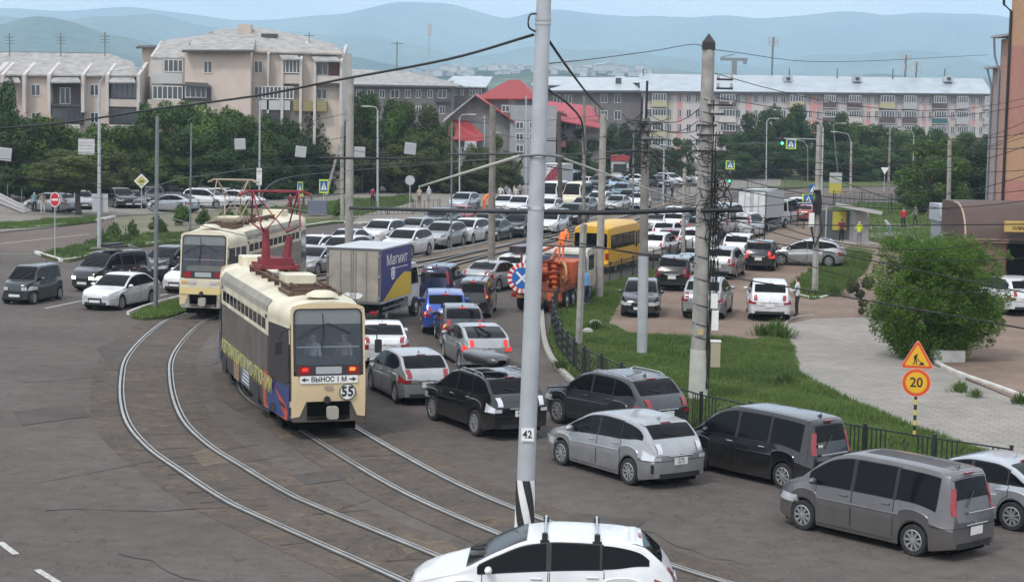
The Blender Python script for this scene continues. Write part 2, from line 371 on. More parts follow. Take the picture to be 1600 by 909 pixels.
# --- tram tracks ---
A = catmull([G(860,1010), G(700,945), G(620,905), G(399,806), G(343,778), G(283,738), G(227,697), G(194,652), G(188,596), G(202,551), G(252,505), G(303,485), Vector((-12.9,90,0)), G(637,414), G(762,390), G(787,385), G(870,364), G(960,343), G(1040,322), G(1110,307), G(1210,296)], 8)
Bc = catmull([G(1300,955), G(1075,893), G(840,810), G(690,745), G(535,657), G(448,600), Vector((-8.7,72,0)), Vector((-8.6,80,0)), Vector((-6.6,90,0)), G(690,422), G(765,401), G(830,386), G(920,365), G(1000,342), G(1070,325), G(1130,313), G(1240,303)], 8)
def strip(name, P, d0, d1, z, m, kind='structure'):
    L = offset_line(P, d0); R = offset_line(P, d1); b = MB(); b.grid([[(p.x,p.y,z) for p in L], [(p.x,p.y,z) for p in R]]); o = b.obj(name, m, fixn=False)
    me = o.data
    if me.polygons[0].normal.z < 0: me.flip_normals()
    return tag(o, kind=kind)
strip('track_bed', A[:90], -.9, 2.45, .006, trackbed); strip('track_bed', Bc[:58], -2.4, .9, .010, trackbed)
strip('track_ballast', A[89:], -1.6, 2.5, .02, ballast); strip('track_ballast', Bc[57:], -2.6, 1.5, .024, ballast)
rj = random.Random(21); jm = MB()
for P_, s0, s1, n0 in ((A, -.9, 2.45, 90), (Bc, -2.4, .9, 58)):
    Lq = resample([v.copy() for v in P_[8:n0]], 1.1)
    for i in range(1, len(Lq)-1):
        if rj.random() < .45: continue
        t_ = (Lq[i+1]-Lq[i-1]).normalized(); nn_ = Vector((t_.y,-t_.x,0)); a_ = rj.uniform(s0, s1-.6); b_ = min(s1, a_+rj.uniform(.4,1.5)); w_ = t_*rj.uniform(.012,.035); o_ = t_*rj.uniform(-.2,.2); z_ = Vector((0,0,.0155)); p0 = Lq[i]+nn_*a_; p1 = Lq[i]+nn_*b_+o_; p0.z = p1.z = 0
        jm.add([p0-w_+z_, p1-w_*.4+z_, p1+w_*.4+z_, p0+w_+z_], [(0,1,2,3)])
jo = jm.obj('paving_joints', mat('joint_dark', (.035,.03,.025), .95), fixn=False); tag(jo, 'dark broken joints in the worn paving between the tram rails', None, None, 'stuff')
def rail(P, name='tram_rail', far=False):
    root = empty(name, P[0]); root['kind'] = 'structure'; L0 = P[0]
    def prof(d0, d1, z1, m, nm):
        a = offset_line(P, d0); c = offset_line(P, d1); b = MB()
        rows = [[(p.x-L0.x, p.y-L0.y, -.01) for p in a], [(p.x-L0.x, p.y-L0.y, z1) for p in a], [(p.x-L0.x, p.y-L0.y, z1) for p in c], [(p.x-L0.x, p.y-L0.y, -.01) for p in c]]
        b.grid(rows); b.obj(nm, m, root)
    if far: prof(-.04, .04, .13, railm, 'rail_head'); prof(-.08, -.045, .10, raild, 'rail_web'); prof(.045, .08, .10, raild, 'rail_web')
    else:
        prof(-.04, .03, .035, railm, 'rail_head'); prof(.03, .095, .014, raild, 'rail_groove'); prof(.095, .13, .032, railm, 'guard_rail'); prof(-.10, -.042, .016, raild, 'rail_edge')
def tracks(P, s):
    near = P[:90] if s > 0 else P[:58]; far = P[89:] if s > 0 else P[57:]
    for Q, f in ((near, False), (far, True)):
        a = Q; b = offset_line(Q, s*1.56); rail(a, far=f); rail(b, far=f)
tracks(A, 1); tracks(Bc, -1)
# raised edging of the tram median
kerb(None, .15, .12, kerbm, 1.5, world=offset_line(A[96:150], -1.9))
kerb(None, .15, .12, kerbm, 1.5, world=offset_line(Bc[66:120], 1.8))
sheet('island_soil', [(205,494),(228,482),(262,471),(283,466),(283,478),(300,482),(262,494),(225,497)], .10, grassg, .12)
kerb([(200,492),(225,482),(262,471),(283,466)], .14, .15, kerbw, .9)
# painted lines
def line(p0, p1, w=.14):
    a, b = G(*p0), G(*p1); d = (b-a).normalized(); n = Vector((d.y,-d.x,0))*w/2; z = Vector((0,0,.012)); m = MB()
    m.add([a-n+z, a+n+z, b+n+z, b-n+z], [(0,1,2,3)]); o = m.obj('lane_marking', linem, fixn=False)
    if o.data.polygons[0].normal.z < 0: o.data.flip_normals()
    tag(o, kind='structure')
for a, b in (((0,847),(25,866)), ((58,890),(98,915)), ((70,482),(128,470)), ((232,466),(262,459)), ((0,381),(140,366)), ((150,365),(190,361)), ((-60,395),(50,397))): line(a, b)
b = MB(); b.lathe([(0,.0),(.34,.0),(.34,.01),(.0,.012)], 20); p = G(385,598); tag(b.obj('manhole_cover', mat('cast_iron', (.05,.045,.04), .7, .4), loc=(p.x,p.y,.012)), 'dark round iron manhole cover set in the road left of the long trams', 'manhole')

# cracks and repair patches in the carriageway
rc = random.Random(11); crm = mat('crack_tar', (.052,.046,.042), .95)
def crack(p0, p1, w=.024, jit=.25):
    a, c_ = G(*p0), G(*p1); n_ = max(6, int((c_-a).length/.5)); L = []; off = 0
    for i in range(n_+1):
        off = off*.8+rc.uniform(-jit,jit); q = a.lerp(c_, i/n_); L.append(Vector((q.x+off*.6, q.y+off, 0)))
    b = MB(); A_ = []; B_ = []
    for i, q in enumerate(L):
        ww = w*rc.uniform(.3,1.3); A_.append((q.x, q.y-ww, .0145)); B_.append((q.x, q.y+ww, .0145))
    b.grid([A_, B_]); o = b.obj('road_crack', crm, fixn=False)
    if o.data.polygons[0].normal.z < 0: o.data.flip_normals()
    tag(o, kind='structure')
for k_ in (((-20,770),(230,722)),((230,722),(420,690)),((60,800),(420,790)),((0,520),(150,498)),((150,498),(250,470)),((130,560),(190,640)),((760,640),(1000,760)),((700,560),(720,620)),((900,800),(1180,880)),((200,860),(330,905)),((10,600),(160,590)),((300,560),(420,640)),((320,620),(500,700)),((450,720),(560,700)),((520,800),(640,760)),((250,640),(330,625)),((600,720),(660,700)),((620,905),(720,870)),((650,700),(770,760)),((340,730),(430,715)),((820,880),(900,870))): crack(*k_)
pm1 = ground_mat('asphalt_patch', (.080,.070,.064), (.10,.09,.08), .5, 7, .25, 0, .95); pm2 = ground_mat('asphalt_patch_sandy', (.125,.102,.078), (.155,.125,.095), .8, 8, .4, 0, .95)
for i, (px_, m_) in enumerate((([(455,742),(520,733),(545,747),(478,757)],pm1),([(150,545),(186,528),(205,545),(168,566)],pm1),([(20,642),(126,632),(142,650),(34,664)],pm1),([(900,800),(1010,812),(990,826),(880,812)],pm1),([(640,838),(668,846),(700,842),(716,858),(690,870),(660,860),(636,866),(620,850)],pm2),([(300,708),(322,700),(350,706),(366,722),(338,724),(318,730)],pm2))): sheet('road_patch', px_, .0125, m_)
# ---------------- grass blades ----------------
def blades(name, poly, n, h, z, m, w=.012, parts=3, cull=None):
    xs = [p[0] for p in poly]; ys = [p[1] for p in poly]
    x = rng.uniform(min(xs), max(xs), n*3); y = rng.uniform(min(ys), max(ys), n*3); k = inside(poly, x, y); x = x[k][:n]; y = y[k][:n]; n = len(x)
    cl = .35+.8*np.clip(np.sin(x*.9+1.3*np.sin(y*.55))*np.cos(y*.7)+.45*np.sin(x*2.3+y*1.7)+.45, 0, 1)
    V = []; 
    for q in range(parts):
        a = rng.uniform(0, 2*np.pi, n); hh = h*cl*rng.uniform(.5, 1.25, n); le = rng.uniform(.1, .7, n)*hh; ox = rng.normal(0, .05, n); oy = rng.normal(0, .05, n)
        bx, by = x+ox, y+oy; wx, wy = -np.sin(a)*w, np.cos(a)*w
        V += [np.stack([bx-wx, by-wy, np.full(n, z)], 1), np.stack([bx+wx, by+wy, np.full(n, z)], 1), np.stack([bx+np.cos(a)*le, by+np.sin(a)*le, z+hh], 1)]
    V = np.stack(V, 1).reshape(-1, 3); F = np.arange(len(V)).reshape(-1, 3)
    me = bpy.data.meshes.new(name); me.vertices.add(len(V)); me.vertices.foreach_set('co', V.ravel()); me.loops.add(F.size); me.loops.foreach_set('vertex_index', F.ravel())
    me.polygons.add(len(F)); me.polygons.foreach_set('loop_start', np.arange(0, F.size, 3)); me.polygons.foreach_set('loop_total', np.full(len(F), 3)); me.update(calc_edges=True)
    me.materials.append(m); o = inst(name, me); return o
grassm = leaf_mat('grass_blades', (.07,.12,.03), (.13,.19,.05), .35)
o = blades('grass', verge_poly, 60000, .17, .13, grassm, .016)
tag(o, 'bright green rough grass behind the black fence beside the footway', 'grass', kind='stuff')
for nm, px, n, hh, lb in (('grass', [(1243,462),(1235,446),(1262,425),(1310,402),(1345,392),(1362,402),(1352,425),(1325,448),(1302,462),(1270,468)], 9000, .22, 'grass patch round the concrete pole at the lot entrance'),
    ('grass', [(1290,328),(1345,318),(1600,318),(1620,400),(1440,395),(1360,376),(1330,352)], 14000, .25, 'lawn grass behind the bus shelter'),
    ('grass', [(64,397),(110,386),(160,372),(205,367),(290,362),(400,350),(480,342),(440,358),(285,376),(190,387),(110,406)], 7000, .2, 'grass on the narrow divider by the no entry sign'),
    ('grass', [(-40,350),(0,350),(55,344),(112,340),(150,339),(150,345),(110,350),(60,355),(0,358),(-40,358)], 5000, .2, 'dry grass strip along the white kerb at far left'),
    ('grass', [(205,494),(228,482),(262,471),(283,466),(283,478),(300,482),(262,494),(225,497)], 1500, .14, 'weeds at the foot of the steel pole beside the far tram'),
    ('grass', [(545,312),(640,305),(645,316),(600,328),(555,338),(470,333),(430,326),(500,318)], 9000, .25, 'grass patch behind the crossing signs')):
    pl = [(q.x, q.y) for q in (G(*p, .12) for p in px)]
    o = blades(nm, pl, n, hh, .125, grassm, .03); tag(o, lb, 'grass', kind='stuff')
# dandelions / weeds at verge edge
lf = leaf_mat('weed_leaf', (.06,.11,.03), (.12,.18,.05), 1.2)
# ---------------- cars ----------------
for g_ in (glass,): g_.node_tree.nodes['Principled BSDF'].inputs['Specular IOR Level'].default_value = .12; g_.node_tree.nodes['Principled BSDF'].inputs['Base Color'].default_value = (.006,.007,.008,1)
def pchip(xs, ys):
    xs = np.array(xs, float); ys = np.array(ys, float); h = np.diff(xs); d = np.diff(ys)/h; m = np.zeros(len(xs))
    for i in range(1, len(xs)-1):
        if d[i-1]*d[i] > 0:
            w1 = 2*h[i]+h[i-1]; w2 = h[i]+2*h[i-1]; m[i] = (w1+w2)/(w1/d[i-1]+w2/d[i])
    m[0] = d[0]; m[-1] = d[-1]
    def f(x):
        i = int(np.clip(np.searchsorted(xs, x)-1, 0, len(h)-1)); t = (x-xs[i])/h[i]; t = min(max(t, 0), 1)
        return float((1+2*t)*(1-t)**2*ys[i]+t*(1-t)**2*h[i]*m[i]+t*t*(3-2*t)*ys[i+1]+t*t*(t-1)*h[i]*m[i+1])
    return f
CT = {
 'sedan': dict(L=4.55, W=1.74, wb=2.65, fo=.88, r=.315, clr=.20, top=[(0,.60),(.05,.72),(.25,.80),(1.2,.96),(1.55,1.17),(2.0,1.39),(2.5,1.475),(3.0,1.465),(3.4,1.37),(3.95,1.10),(4.4,1.05),(4.5,.98),(4.55,.88)], belt=[(0,.58),(.2,.70),(1.2,.88),(3.9,.96),(4.55,.86)], ws=(1.22,2.08), rg=(3.28,3.93), win=[(1.3,2.42),(2.5,3.35),(3.39,3.78)], doors=[(1.32,2.45),(2.47,3.42)]),
 'lift': dict(L=4.48, W=1.75, wb=2.70, fo=.9, r=.32, clr=.18, top=[(0,.60),(.05,.72),(.3,.82),(1.0,.98),(1.5,1.22),(2.1,1.44),(2.55,1.49),(3.1,1.45),(3.7,1.32),(4.2,1.14),(4.34,1.10),(4.43,.95),(4.48,.85)], belt=[(0,.58),(.2,.70),(1.1,.90),(3.8,1.02),(4.48,.84)], ws=(1.02,2.1), rg=(3.2,4.2), win=[(1.25,2.42),(2.5,3.35),(3.39,3.9)], doors=[(1.3,2.45),(2.47,3.42)]),
 'hatch': dict(L=4.22, W=1.70, wb=2.60, fo=.85, r=.31, clr=.18, top=[(0,.62),(.05,.74),(.25,.86),(.95,1.02),(1.3,1.24),(1.75,1.45),(2.2,1.52),(3.1,1.50),(3.5,1.42),(3.9,1.16),(4.08,1.02),(4.18,.92),(4.22,.80)], belt=[(0,.6),(.2,.74),(1.1,.92),(3.6,1.0),(4.22,.80)], ws=(.98,1.85), rg=(3.42,3.98), win=[(1.1,2.2),(2.28,3.1),(3.14,3.66)], doors=[(1.2,2.24),(2.26,3.15)]),
 'wagon': dict(L=4.62, W=1.775, wb=2.78, fo=.93, r=.325, clr=.19, top=[(0,.60),(.06,.72),(.3,.83),(.95,1.01),(1.5,1.29),(2.1,1.53),(2.6,1.585),(3.4,1.56),(3.95,1.49),(4.35,1.22),(4.5,1.06),(4.58,.95),(4.62,.82)], belt=[(0,.58),(.2,.72),(1.1,.90),(3.8,1.05),(4.62,.82)], ws=(.98,2.1), rg=(3.97,4.40), win=[(1.2,2.38),(2.47,3.3),(3.34,4.16)], doors=[(1.28,2.42),(2.44,3.38)]),
 'suv': dict(L=4.74, W=1.85, wb=2.72, fo=.95, r=.365, clr=.26, top=[(0,.74),(.05,.88),(.3,1.0),(1.15,1.13),(1.5,1.33),(2.0,1.61),(2.5,1.70),(3.4,1.69),(3.95,1.61),(4.4,1.28),(4.6,1.14),(4.7,1.02),(4.74,.9)], belt=[(0,.72),(.2,.86),(1.2,1.04),(3.9,1.13),(4.74,.9)], ws=(1.17,2.08), rg=(3.95,4.45), win=[(1.3,2.42),(2.5,3.38),(3.42,4.22)], doors=[(1.36,2.45),(2.47,3.45)]),
 'cross': dict(L=4.60, W=1.84, wb=2.64, fo=.93, r=.36, clr=.25, top=[(0,.76),(.05,.9),(.3,1.02),(1.1,1.13),(1.45,1.35),(1.95,1.6),(2.4,1.69),(3.5,1.68),(4.05,1.6),(4.38,1.28),(4.5,1.1),(4.57,.98),(4.6,.86)], belt=[(0,.72),(.2,.88),(1.2,1.03),(3.8,1.1),(4.6,.86)], ws=(1.12,2.03), rg=(4.05,4.42), win=[(1.25,2.38),(2.46,3.32),(3.36,4.16)], doors=[(1.32,2.42),(2.44,3.4)]),
 'mpv': dict(L=4.69, W=1.70, wb=2.89, fo=.87, r=.325, clr=.18, top=[(0,.64),(.05,.8),(.2,.96),(.7,1.12),(1.1,1.43),(1.6,1.73),(2.1,1.83),(3.0,1.84),(4.1,1.81),(4.45,1.74),(4.58,1.35),(4.64,1.05),(4.68,.92),(4.69,.8)], belt=[(0,.6),(.2,.8),(1.0,1.03),(3.6,1.06),(4.2,.98),(4.69,.8)], ws=(.74,1.72), rg=(4.44,4.62), win=[(1.0,2.1),(2.2,3.2),(3.28,4.28)], doors=[(1.22,2.16),(2.18,3.25)]),
 'kei': dict(L=3.4, W=1.475, wb=2.45, fo=.50, r=.28, clr=.18, top=[(0,.62),(.04,.84),(.2,.97),(.55,1.04),(.9,1.36),(1.2,1.59),(1.55,1.66),(2.9,1.66),(3.25,1.61),(3.34,1.2),(3.37,.98),(3.4,.78)], belt=[(0,.6),(.2,.86),(.8,1.0),(3.0,1.02),(3.4,.78)], ws=(.58,1.3), rg=(3.25,3.36), win=[(.9,1.72),(1.8,2.55),(2.62,3.08)], doors=[(.98,1.76),(1.78,2.55)]),
 'van': dict(L=5.6, W=1.98, wb=3.3, fo=.95, r=.34, clr=.24, top=[(0,.7),(.05,.95),(.25,1.1),(.75,1.25),(1.1,1.75),(1.5,2.2),(1.9,2.42),(2.6,2.5),(5.2,2.5),(5.5,2.44),(5.57,1.4),(5.6,.8)], belt=[(0,.66),(.25,.95),(1.1,1.2),(5.3,1.2),(5.6,.8)], ws=(.8,1.75), rg=(5.5,5.575), win=[(1.15,2.1),(2.25,3.7),(3.8,5.2)], doors=[(1.25,2.15),(2.25,3.4)]),
}
class Car:
    def __init__(s, t):
        s.__dict__.update(CT[t]); s.t = t; s.T = pchip(*zip(*s.top)); s.B = pchip(*zip(*s.belt)); s.H = max(z for _, z in s.top)
        s.wf = s.fo; s.wr = s.fo+s.wb; s.ar = s.r+.055
    def hw(s, u):
        f = 1.0
        if u < .75: f -= .25*(1-u/.75)**2.6
        if s.L-u < .5: f -= .14*(1-(s.L-u)/.5)**2.6
        return s.W/2*f
    def zb(s, u):
        z = s.clr
        if u < .4: z += .07*(1-u/.4)
        if s.L-u < .5: z += .1*(1-(s.L-u)/.5)
        for c in (s.wf, s.wr):
            d = abs(u-c)
            if d < s.ar: z = max(z, s.r+math.sqrt(s.ar**2-d*d))
        return z
    def sec(s, u):
        w = s.hw(u); zb = s.zb(u); T = s.T(u); Bz = min(s.B(u), T-.015); zb = min(zb, Bz-.05)
        e = T-Bz; wr = w*.95-min(.20, e*.27)*(.9 if s.H > 1.6 else 1)
        L = lambda f: zb+(Bz-zb)*f
        p = [(w*.955,L(0)),(w*.985,L(.12)),(w*.990,L(.42)),(w*1.003,L(.70)),(w*.978,L(.755)),(w*.945,Bz)]
        wb_ = w*.93
        for f in (.25,.5,.75): p.append((wb_+(wr-wb_)*f, Bz+e*f*.9+e*.04*f))
        p += [(wr*.985, Bz+e*.90), (wr*.93, Bz+e*.962), (wr*.78, Bz+e*.985), (wr*.4, Bz+e*.997), (0, T)]
        return p
    def X(s, u, y):
        x = s.L/2-u; w = s.W/2; b = 0
        if u < .9: b -= .16*(abs(y)/w)**2.2*(1-u/.9)
        if s.L-u < .6: b += .07*(abs(y)/w)**2.2*(1-(s.L-u)/.6)
        return x+b
    def side(s, u, z, off=0):
        p = s.sec(u)
        for a, b in zip(p[:10], p[1:11]):
            if a[1] <= z <= b[1] or b is p[10]:
                t = (z-a[1])/((b[1]-a[1]) or 1); y = a[0]+(b[0]-a[0])*min(max(t, 0), 1); return (s.X(u, y), y+off, z)
    def top_pt(s, u, f, off=0):
        """point on the top surface; f in -1..1 across the roof half width"""
        p = s.sec(u); wr = p[10][0]; y = abs(f)*wr
        q = p[10:]
        for a, b in zip(q[:-1], q[1:]):
            if b[0] <= y <= a[0]+1e-9:
                t = (a[0]-y)/((a[0]-b[0]) or 1); z = a[1]+(b[1]-a[1])*t; break
        else: z = q[0][1]
        du = .02; sl = (s.T(min(u+du, s.L))-s.T(max(u-du, 0)))/(2*du); n = math.hypot(1, sl)
        return (s.X(u, y)+off*sl/n, math.copysign(y, f), z+off/n)
    def cap(s, front, y, z, off):
        u = 0 if front else s.L
        return (s.X(u, y)+(off if front else -off), y, z)
    def rx(s, z):
        """u of the rear outline at height z (above the end cap)"""
        lo, hi = s.L*.6, s.L
        for _ in range(30):
            m = (lo+hi)/2
            if s.T(m) > z: lo = m
            else: hi = m
        return lo
    def us(s):
        a = set(np.round(np.concatenate([np.linspace(0,.3,7), np.linspace(.3,s.L-.35,34), np.linspace(s.L-.35,s.L,10)]),4))
        for c in (s.wf, s.wr):
            for k in range(-6,7):
                a.add(round(c+s.ar*math.sin(k/6*math.pi/2),4))
            a.add(round(c-s.ar-.01,4)); a.add(round(c+s.ar+.01,4))
        a = sorted(x for x in a if 0 <= x <= s.L); o = [a[0]]
        for x in a[1:]:
            if x-o[-1] > .006: o.append(x)
        o[-1] = s.L; return o
def build_type(t):
    c = Car(t); P = {}; paint = white
    b = MB(); rows = []
    for u in c.us():
        p = c.sec(u); rows.append([(c.X(u, y), y, z) for y, z in p]+[(c.X(u, y), -y, z) for y, z in reversed(p[:-1])])
    b.grid(rows)
    for fr, u in ((True, 0), (False, c.L)):
        p = c.sec(u); g = [[(c.X(u, y*k), y*k, z) for k in (-1,-.6,-.2,.2,.6,1)] for y, z in p]
        b.grid(g, flip=not fr)
    me = b.mesh('body', [paint], True, 38); 
    bb = bmesh.new(); bb.from_mesh(me); bmesh.ops.remove_doubles(bb, verts=bb.verts, dist=.002); bmesh.ops.recalc_face_normals(bb, faces=bb.faces)
    bb.to_mesh(me); bb.free(); me.polygons.foreach_set('use_smooth', [True]*len(me.polygons)); me.set_sharp_from_angle(angle=math.radians(26)); P['body'] = me
    # underbody; wide low boxes added to deepen the shade under the car
    void = mat('shade_black', (.004,.004,.004), 1, spec=0)
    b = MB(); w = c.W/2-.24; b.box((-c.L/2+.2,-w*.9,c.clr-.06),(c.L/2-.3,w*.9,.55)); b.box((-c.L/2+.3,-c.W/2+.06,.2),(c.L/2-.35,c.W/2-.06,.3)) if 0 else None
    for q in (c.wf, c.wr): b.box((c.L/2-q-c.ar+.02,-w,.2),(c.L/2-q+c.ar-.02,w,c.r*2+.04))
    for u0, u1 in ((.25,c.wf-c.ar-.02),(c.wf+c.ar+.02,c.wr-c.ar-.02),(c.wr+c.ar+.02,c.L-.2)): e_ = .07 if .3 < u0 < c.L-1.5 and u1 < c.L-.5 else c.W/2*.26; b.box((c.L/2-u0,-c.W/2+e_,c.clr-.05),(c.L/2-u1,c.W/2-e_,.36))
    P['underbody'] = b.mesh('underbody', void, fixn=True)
    # windshield / rear glass
    def tp(u0, u1, f, off, nu=10, nf=10):
        b = MB(); b.grid([[c.top_pt(u0+(u1-u0)*i/nu, -f+2*f*j/nf, off) for j in range(nf+1)] for i in range(nu+1)]); return b
    b = tp(c.ws[0]+.03, c.ws[1]-.06, .97, .012); P['windshield'] = b.mesh('windshield', glass, True, None, True)
    b = tp(c.rg[0]+.05, c.rg[1]-.02, .93, .012); P['rear_window'] = b.mesh('rear_window', glass, True, None, True)
    # side windows
    def zt(u):
        p = c.sec(u); return p[9][1]-.045
    for sd_ in (1, -1):
        for k, (u0, u1) in enumerate(c.win):
            b = MB(); R = []
            for i in range(13):
                u = u0+(u1-u0)*i/12; z0 = c.B(u)+.03; z1 = max(zt(u), z0+.004)
                if k == 2 and t in ('wagon','suv','cross','hatch','lift'): z0 += .13*(i/12)**2; z1 -= .05*(i/12)**2
                if u > c.rg[0]: z1 = max(min(z1, c.T(u)-.11), z0+.004)
                R.append([(lambda q: (q[0], sd_*q[1], q[2]))(c.side(u, z0+(z1-z0)*j/5, .008)) for j in range(6)])
            b.grid(R); me = b.mesh('side_window', glass, True, None, True); P[f'side_window{k}{sd_}'] = me
        b = MB(); R = []; ua, ub = c.win[0][0]+.02, c.win[-1][0]+.02
        for i in range(25):
            u = ua+(ub-ua)*i/24; z0 = c.B(u)+.012; z1 = max(zt(u)+.02, z0+.004)
            if u > c.rg[0]: z1 = max(min(z1, c.T(u)-.07), z0+.004)
            R.append([(lambda q: (q[0], sd_*q[1], q[2]))(c.side(u, z0+(z1-z0)*j/5, .004)) for j in range(6)])
        b.grid(R); P[f'wtrim{sd_}'] = b.mesh('window_surround', black, True, None, True)
        for k, (u0, u1) in enumerate(c.doors):
            def patch(g, off):
                R = []
                for i in range(15):
                    u = u0+g+(u1-u0-2*g)*i/14; z0 = c.zb(u)+.07+g; z1 = c.B(u)+.012
                    R.append([(lambda q: (q[0], sd_*q[1], q[2]))(c.side(u, z0+(z1-z0)*j/7, off)) for j in range(8)])
                b = MB(); b.grid(R); return b
            P[f'door{k}{sd_}'] = patch(.012, .006).mesh('door', paint, True, None, True)
            P[f'gap{k}{sd_}'] = patch(-.004, .002).mesh('door_gap', black, True, None, True)
            u = u1-.2; z = c.B(u)-.1; q = c.side(u, z); b = MB(); b.rbox((q[0]-.1, sd_*(q[1]+.008), z-.018),(q[0]+.1, sd_*(q[1]+.038), z+.018), .015, ax=0); P[f'handle{k}{sd_}'] = b.mesh('door_handle', paint, True, 40, True)
        # lights
        tall = t in ('mpv','kei','van')
        def lamp(u0, u1, z0, z1, off=.01, n=10, skew=0):
            R = []
            for i in range(n+1):
                u = u0+(u1-u0)*i/n; a = z0+skew*(i/n); bb = z1
                R.append([(lambda q: (q[0], sd_*q[1], q[2]))(c.side(u, a+(min(bb, c.sec(u)[5][1])-a)*j/4, off)) for j in range(5)])
            b = MB(); b.grid(R); return b
        z1 = c.B(.15)-.01; b = lamp(.7, .004, z1-.17, z1-.0, .012, skew=0)
        yy = c.hw(0); R = [[(lambda q: (q[0], sd_*q[1], q[2]))(c.cap(True, yy*(1-.42*i/5), (z1-.17)+(.15)*j/3, .014)) for j in range(4)] for i in range(6)]; b.grid(R)
        P[f'headlight{sd_}'] = b.mesh('headlight', clearl, True, None, True)
        if not tall:
            z1 = c.B(c.L-.3)+.02; hgt = .24; b = lamp(c.L-.36, c.L-.004, z1-hgt, z1+.02, .014)
            yy = c.hw(c.L); zc = c.sec(c.L)[5][1]
            R = [[(lambda q: (q[0], sd_*q[1], q[2]))(c.cap(False, yy*(1-.26*i/5), (z1-hgt)+(max(zc, z1-hgt+.1)-z1+hgt-.01)*j/3, .016)) for j in range(4)] for i in range(6)]; b.grid(R)
            R = []
            for i in range(5):
                u = c.rx(z1+.14)+( c.L-.01-c.rx(z1+.14))*i/4; R.append([(lambda q: (q[0]-.004, sd_*q[1], q[2]+.006))(c.top_pt(u, f_, .014)) for f_ in (.99,.9,.78)])
            b.grid(R)
        else:
            b = MB(); zs = np.linspace(.95, 1.48 if t != 'van' else 1.35, 9); R = []
            for z in zs:
                u = c.rx(z) if z > c.T(c.L) else c.L; q = c.side(min(u, c.L)-.03, z); y = q[1]; xr = c.X(u, y)
                R.append([(xr+.13, sd_*(y+.012), z), (xr+.05, sd_*(y+.016), z), (xr-.012, sd_*(y-.0), z), (xr-.022, sd_*(y-.05), z), (xr-.018, sd_*(y-.09), z)])
            b.grid(R)
        zt_ = (z1-.15, z1-.03) if not tall else (1.0, 1.14); b2 = MB(); b2.grid([[(lambda q: (q[0]-.012, sd_*q[1], q[2]))(c.side(u, z_, .022)) for z_ in zt_] for u in (c.L-.14, c.L-.06, c.L-.03)]) ; P[f'turn{sd_}'] = b2.mesh('turn_lamp', orglow, True, None, True)
        P[f'taillight{sd_}'] = b.mesh('taillight', redl, True, None, True)
        # mirror
        u = c.win[0][0]+.22; q = c.side(u, c.B(u)+.07); b = MB(); y0 = q[1]+.03; x0 = q[0]; z0 = q[2]
        g = []
        for i in range(7):
            a = math.pi*i/6; ring = []
            for k in range(9):
                th = 2*math.pi*k/8; ring.append((x0+.07*math.sin(a)*math.cos(th)+.02, sd_*(y0+.1-.115*math.cos(a)), z0+.03+.075*math.sin(a)*math.sin(th)))
            g.append(ring)
        b.grid(g); b.box((x0-.01, sd_*(q[1]-.01), z0-.03),(x0+.05, sd_*(y0+.06), z0)); P[f'mirror{sd_}'] = b.mesh('side_mirror', paint, True, 60, True)
        # roof rail
        b = MB(); us = np.linspace(c.ws[1]+.25, c.rg[0]-.15, 10); pts = []
        for i, u in enumerate(us):
            q = c.top_pt(u, .96*sd_); pts.append((q[0], q[1], q[2]+(.05 if 0 < i < 9 else .0)))
        b.path(pts, .018, 6); P[f'roof_rail{sd_}'] = b.mesh('roof_rail', chrome, True)
        # sill
    # bumpers trim, grille, plates
    for fr, nm in ((True, 'front_bumper_trim'), (False, 'rear_bumper_trim')):
        b = MB(); u = 0 if fr else c.L; zb = c.zb(u); y = c.hw(u)
        b.grid([[c.cap(fr, y*.80*k, zb+.0+h, .014) for k in np.linspace(-1,1,9)] for h in (-.02,.04,.10)], flip=not fr)
        P[nm] = b.mesh(nm, black, True, None, True)
    b = MB(); zc = c.sec(0)[5][1]; b.grid([[c.cap(True, c.hw(0)*.5*k, zc-.2+h, .02) for k in np.linspace(-1,1,7)] for h in (0,.08,.17)]); P['grille'] = b.mesh('grille', black, True, None, True)
    b = MB(); b.box((c.L/2+.02,-.26,.36),(c.L/2+.035,.26,.47)); P['front_plate'] = b.mesh('license_plate', platem, fixn=True)
    zp = c.sec(c.L)[5][1]-.12 if t not in ('mpv','kei') else .62
    b = MB(); b.box((-c.L/2-.03,-.2,zp-.1),(-c.L/2-.015,.2,zp+.07)); P['rear_plate'] = b.mesh('license_plate', platem, fixn=True); P['_zp'] = zp
    um = (c.rg[0]+c.rg[1])/2; a = c.top_pt(c.rg[1]-.05, .0, .03); d = c.top_pt(um+.1, .45, .03); b = MB(); b.path([a, d], .012, 5); P['wiper'] = b.mesh('wiper', black, fixn=True)
    a = [c.top_pt(c.ws[0]+.05, f, .03) for f in (-.7,)][0]; d = c.top_pt(c.ws[0]+.32, .1, .03); b = MB(); b.path([a, d], .012, 5); a = c.top_pt(c.ws[0]+.05, .05, .03); d = c.top_pt(c.ws[0]+.32, .8, .03); b.path([a, d], .012, 5); P['front_wiper'] = b.mesh('wiper', black, fixn=True)
    q = c.top_pt(c.rg[0]-.25, 0); b = MB(); b.add([(q[0]+.12,0,q[2]-.005),(q[0]-.05,.03,q[2]-.005),(q[0]-.05,-.03,q[2]-.005),(q[0]-.06,0,q[2]+.09)], [(0,1,3),(0,3,2),(1,2,3)]); P['antenna'] = b.mesh('antenna_fin', black, fixn=True)
    b = MB(); q = c.top_pt(c.rg[0]+.02, 0, .02); b.box((q[0]-.03,-.14,q[2]-.01),(q[0]+.03,.14,q[2]+.015)); P['brake_light'] = b.mesh('brake_light', redl, fixn=True)
    # rear spoiler lip
    b = MB(); b.grid([[c.top_pt(c.rg[0]-.14+.2*i, f, .018 if i else .004) for f in np.linspace(-1,1,9)] for i in (0,.5,1)]); P['spoiler'] = b.mesh('spoiler', paint, True, None, True)
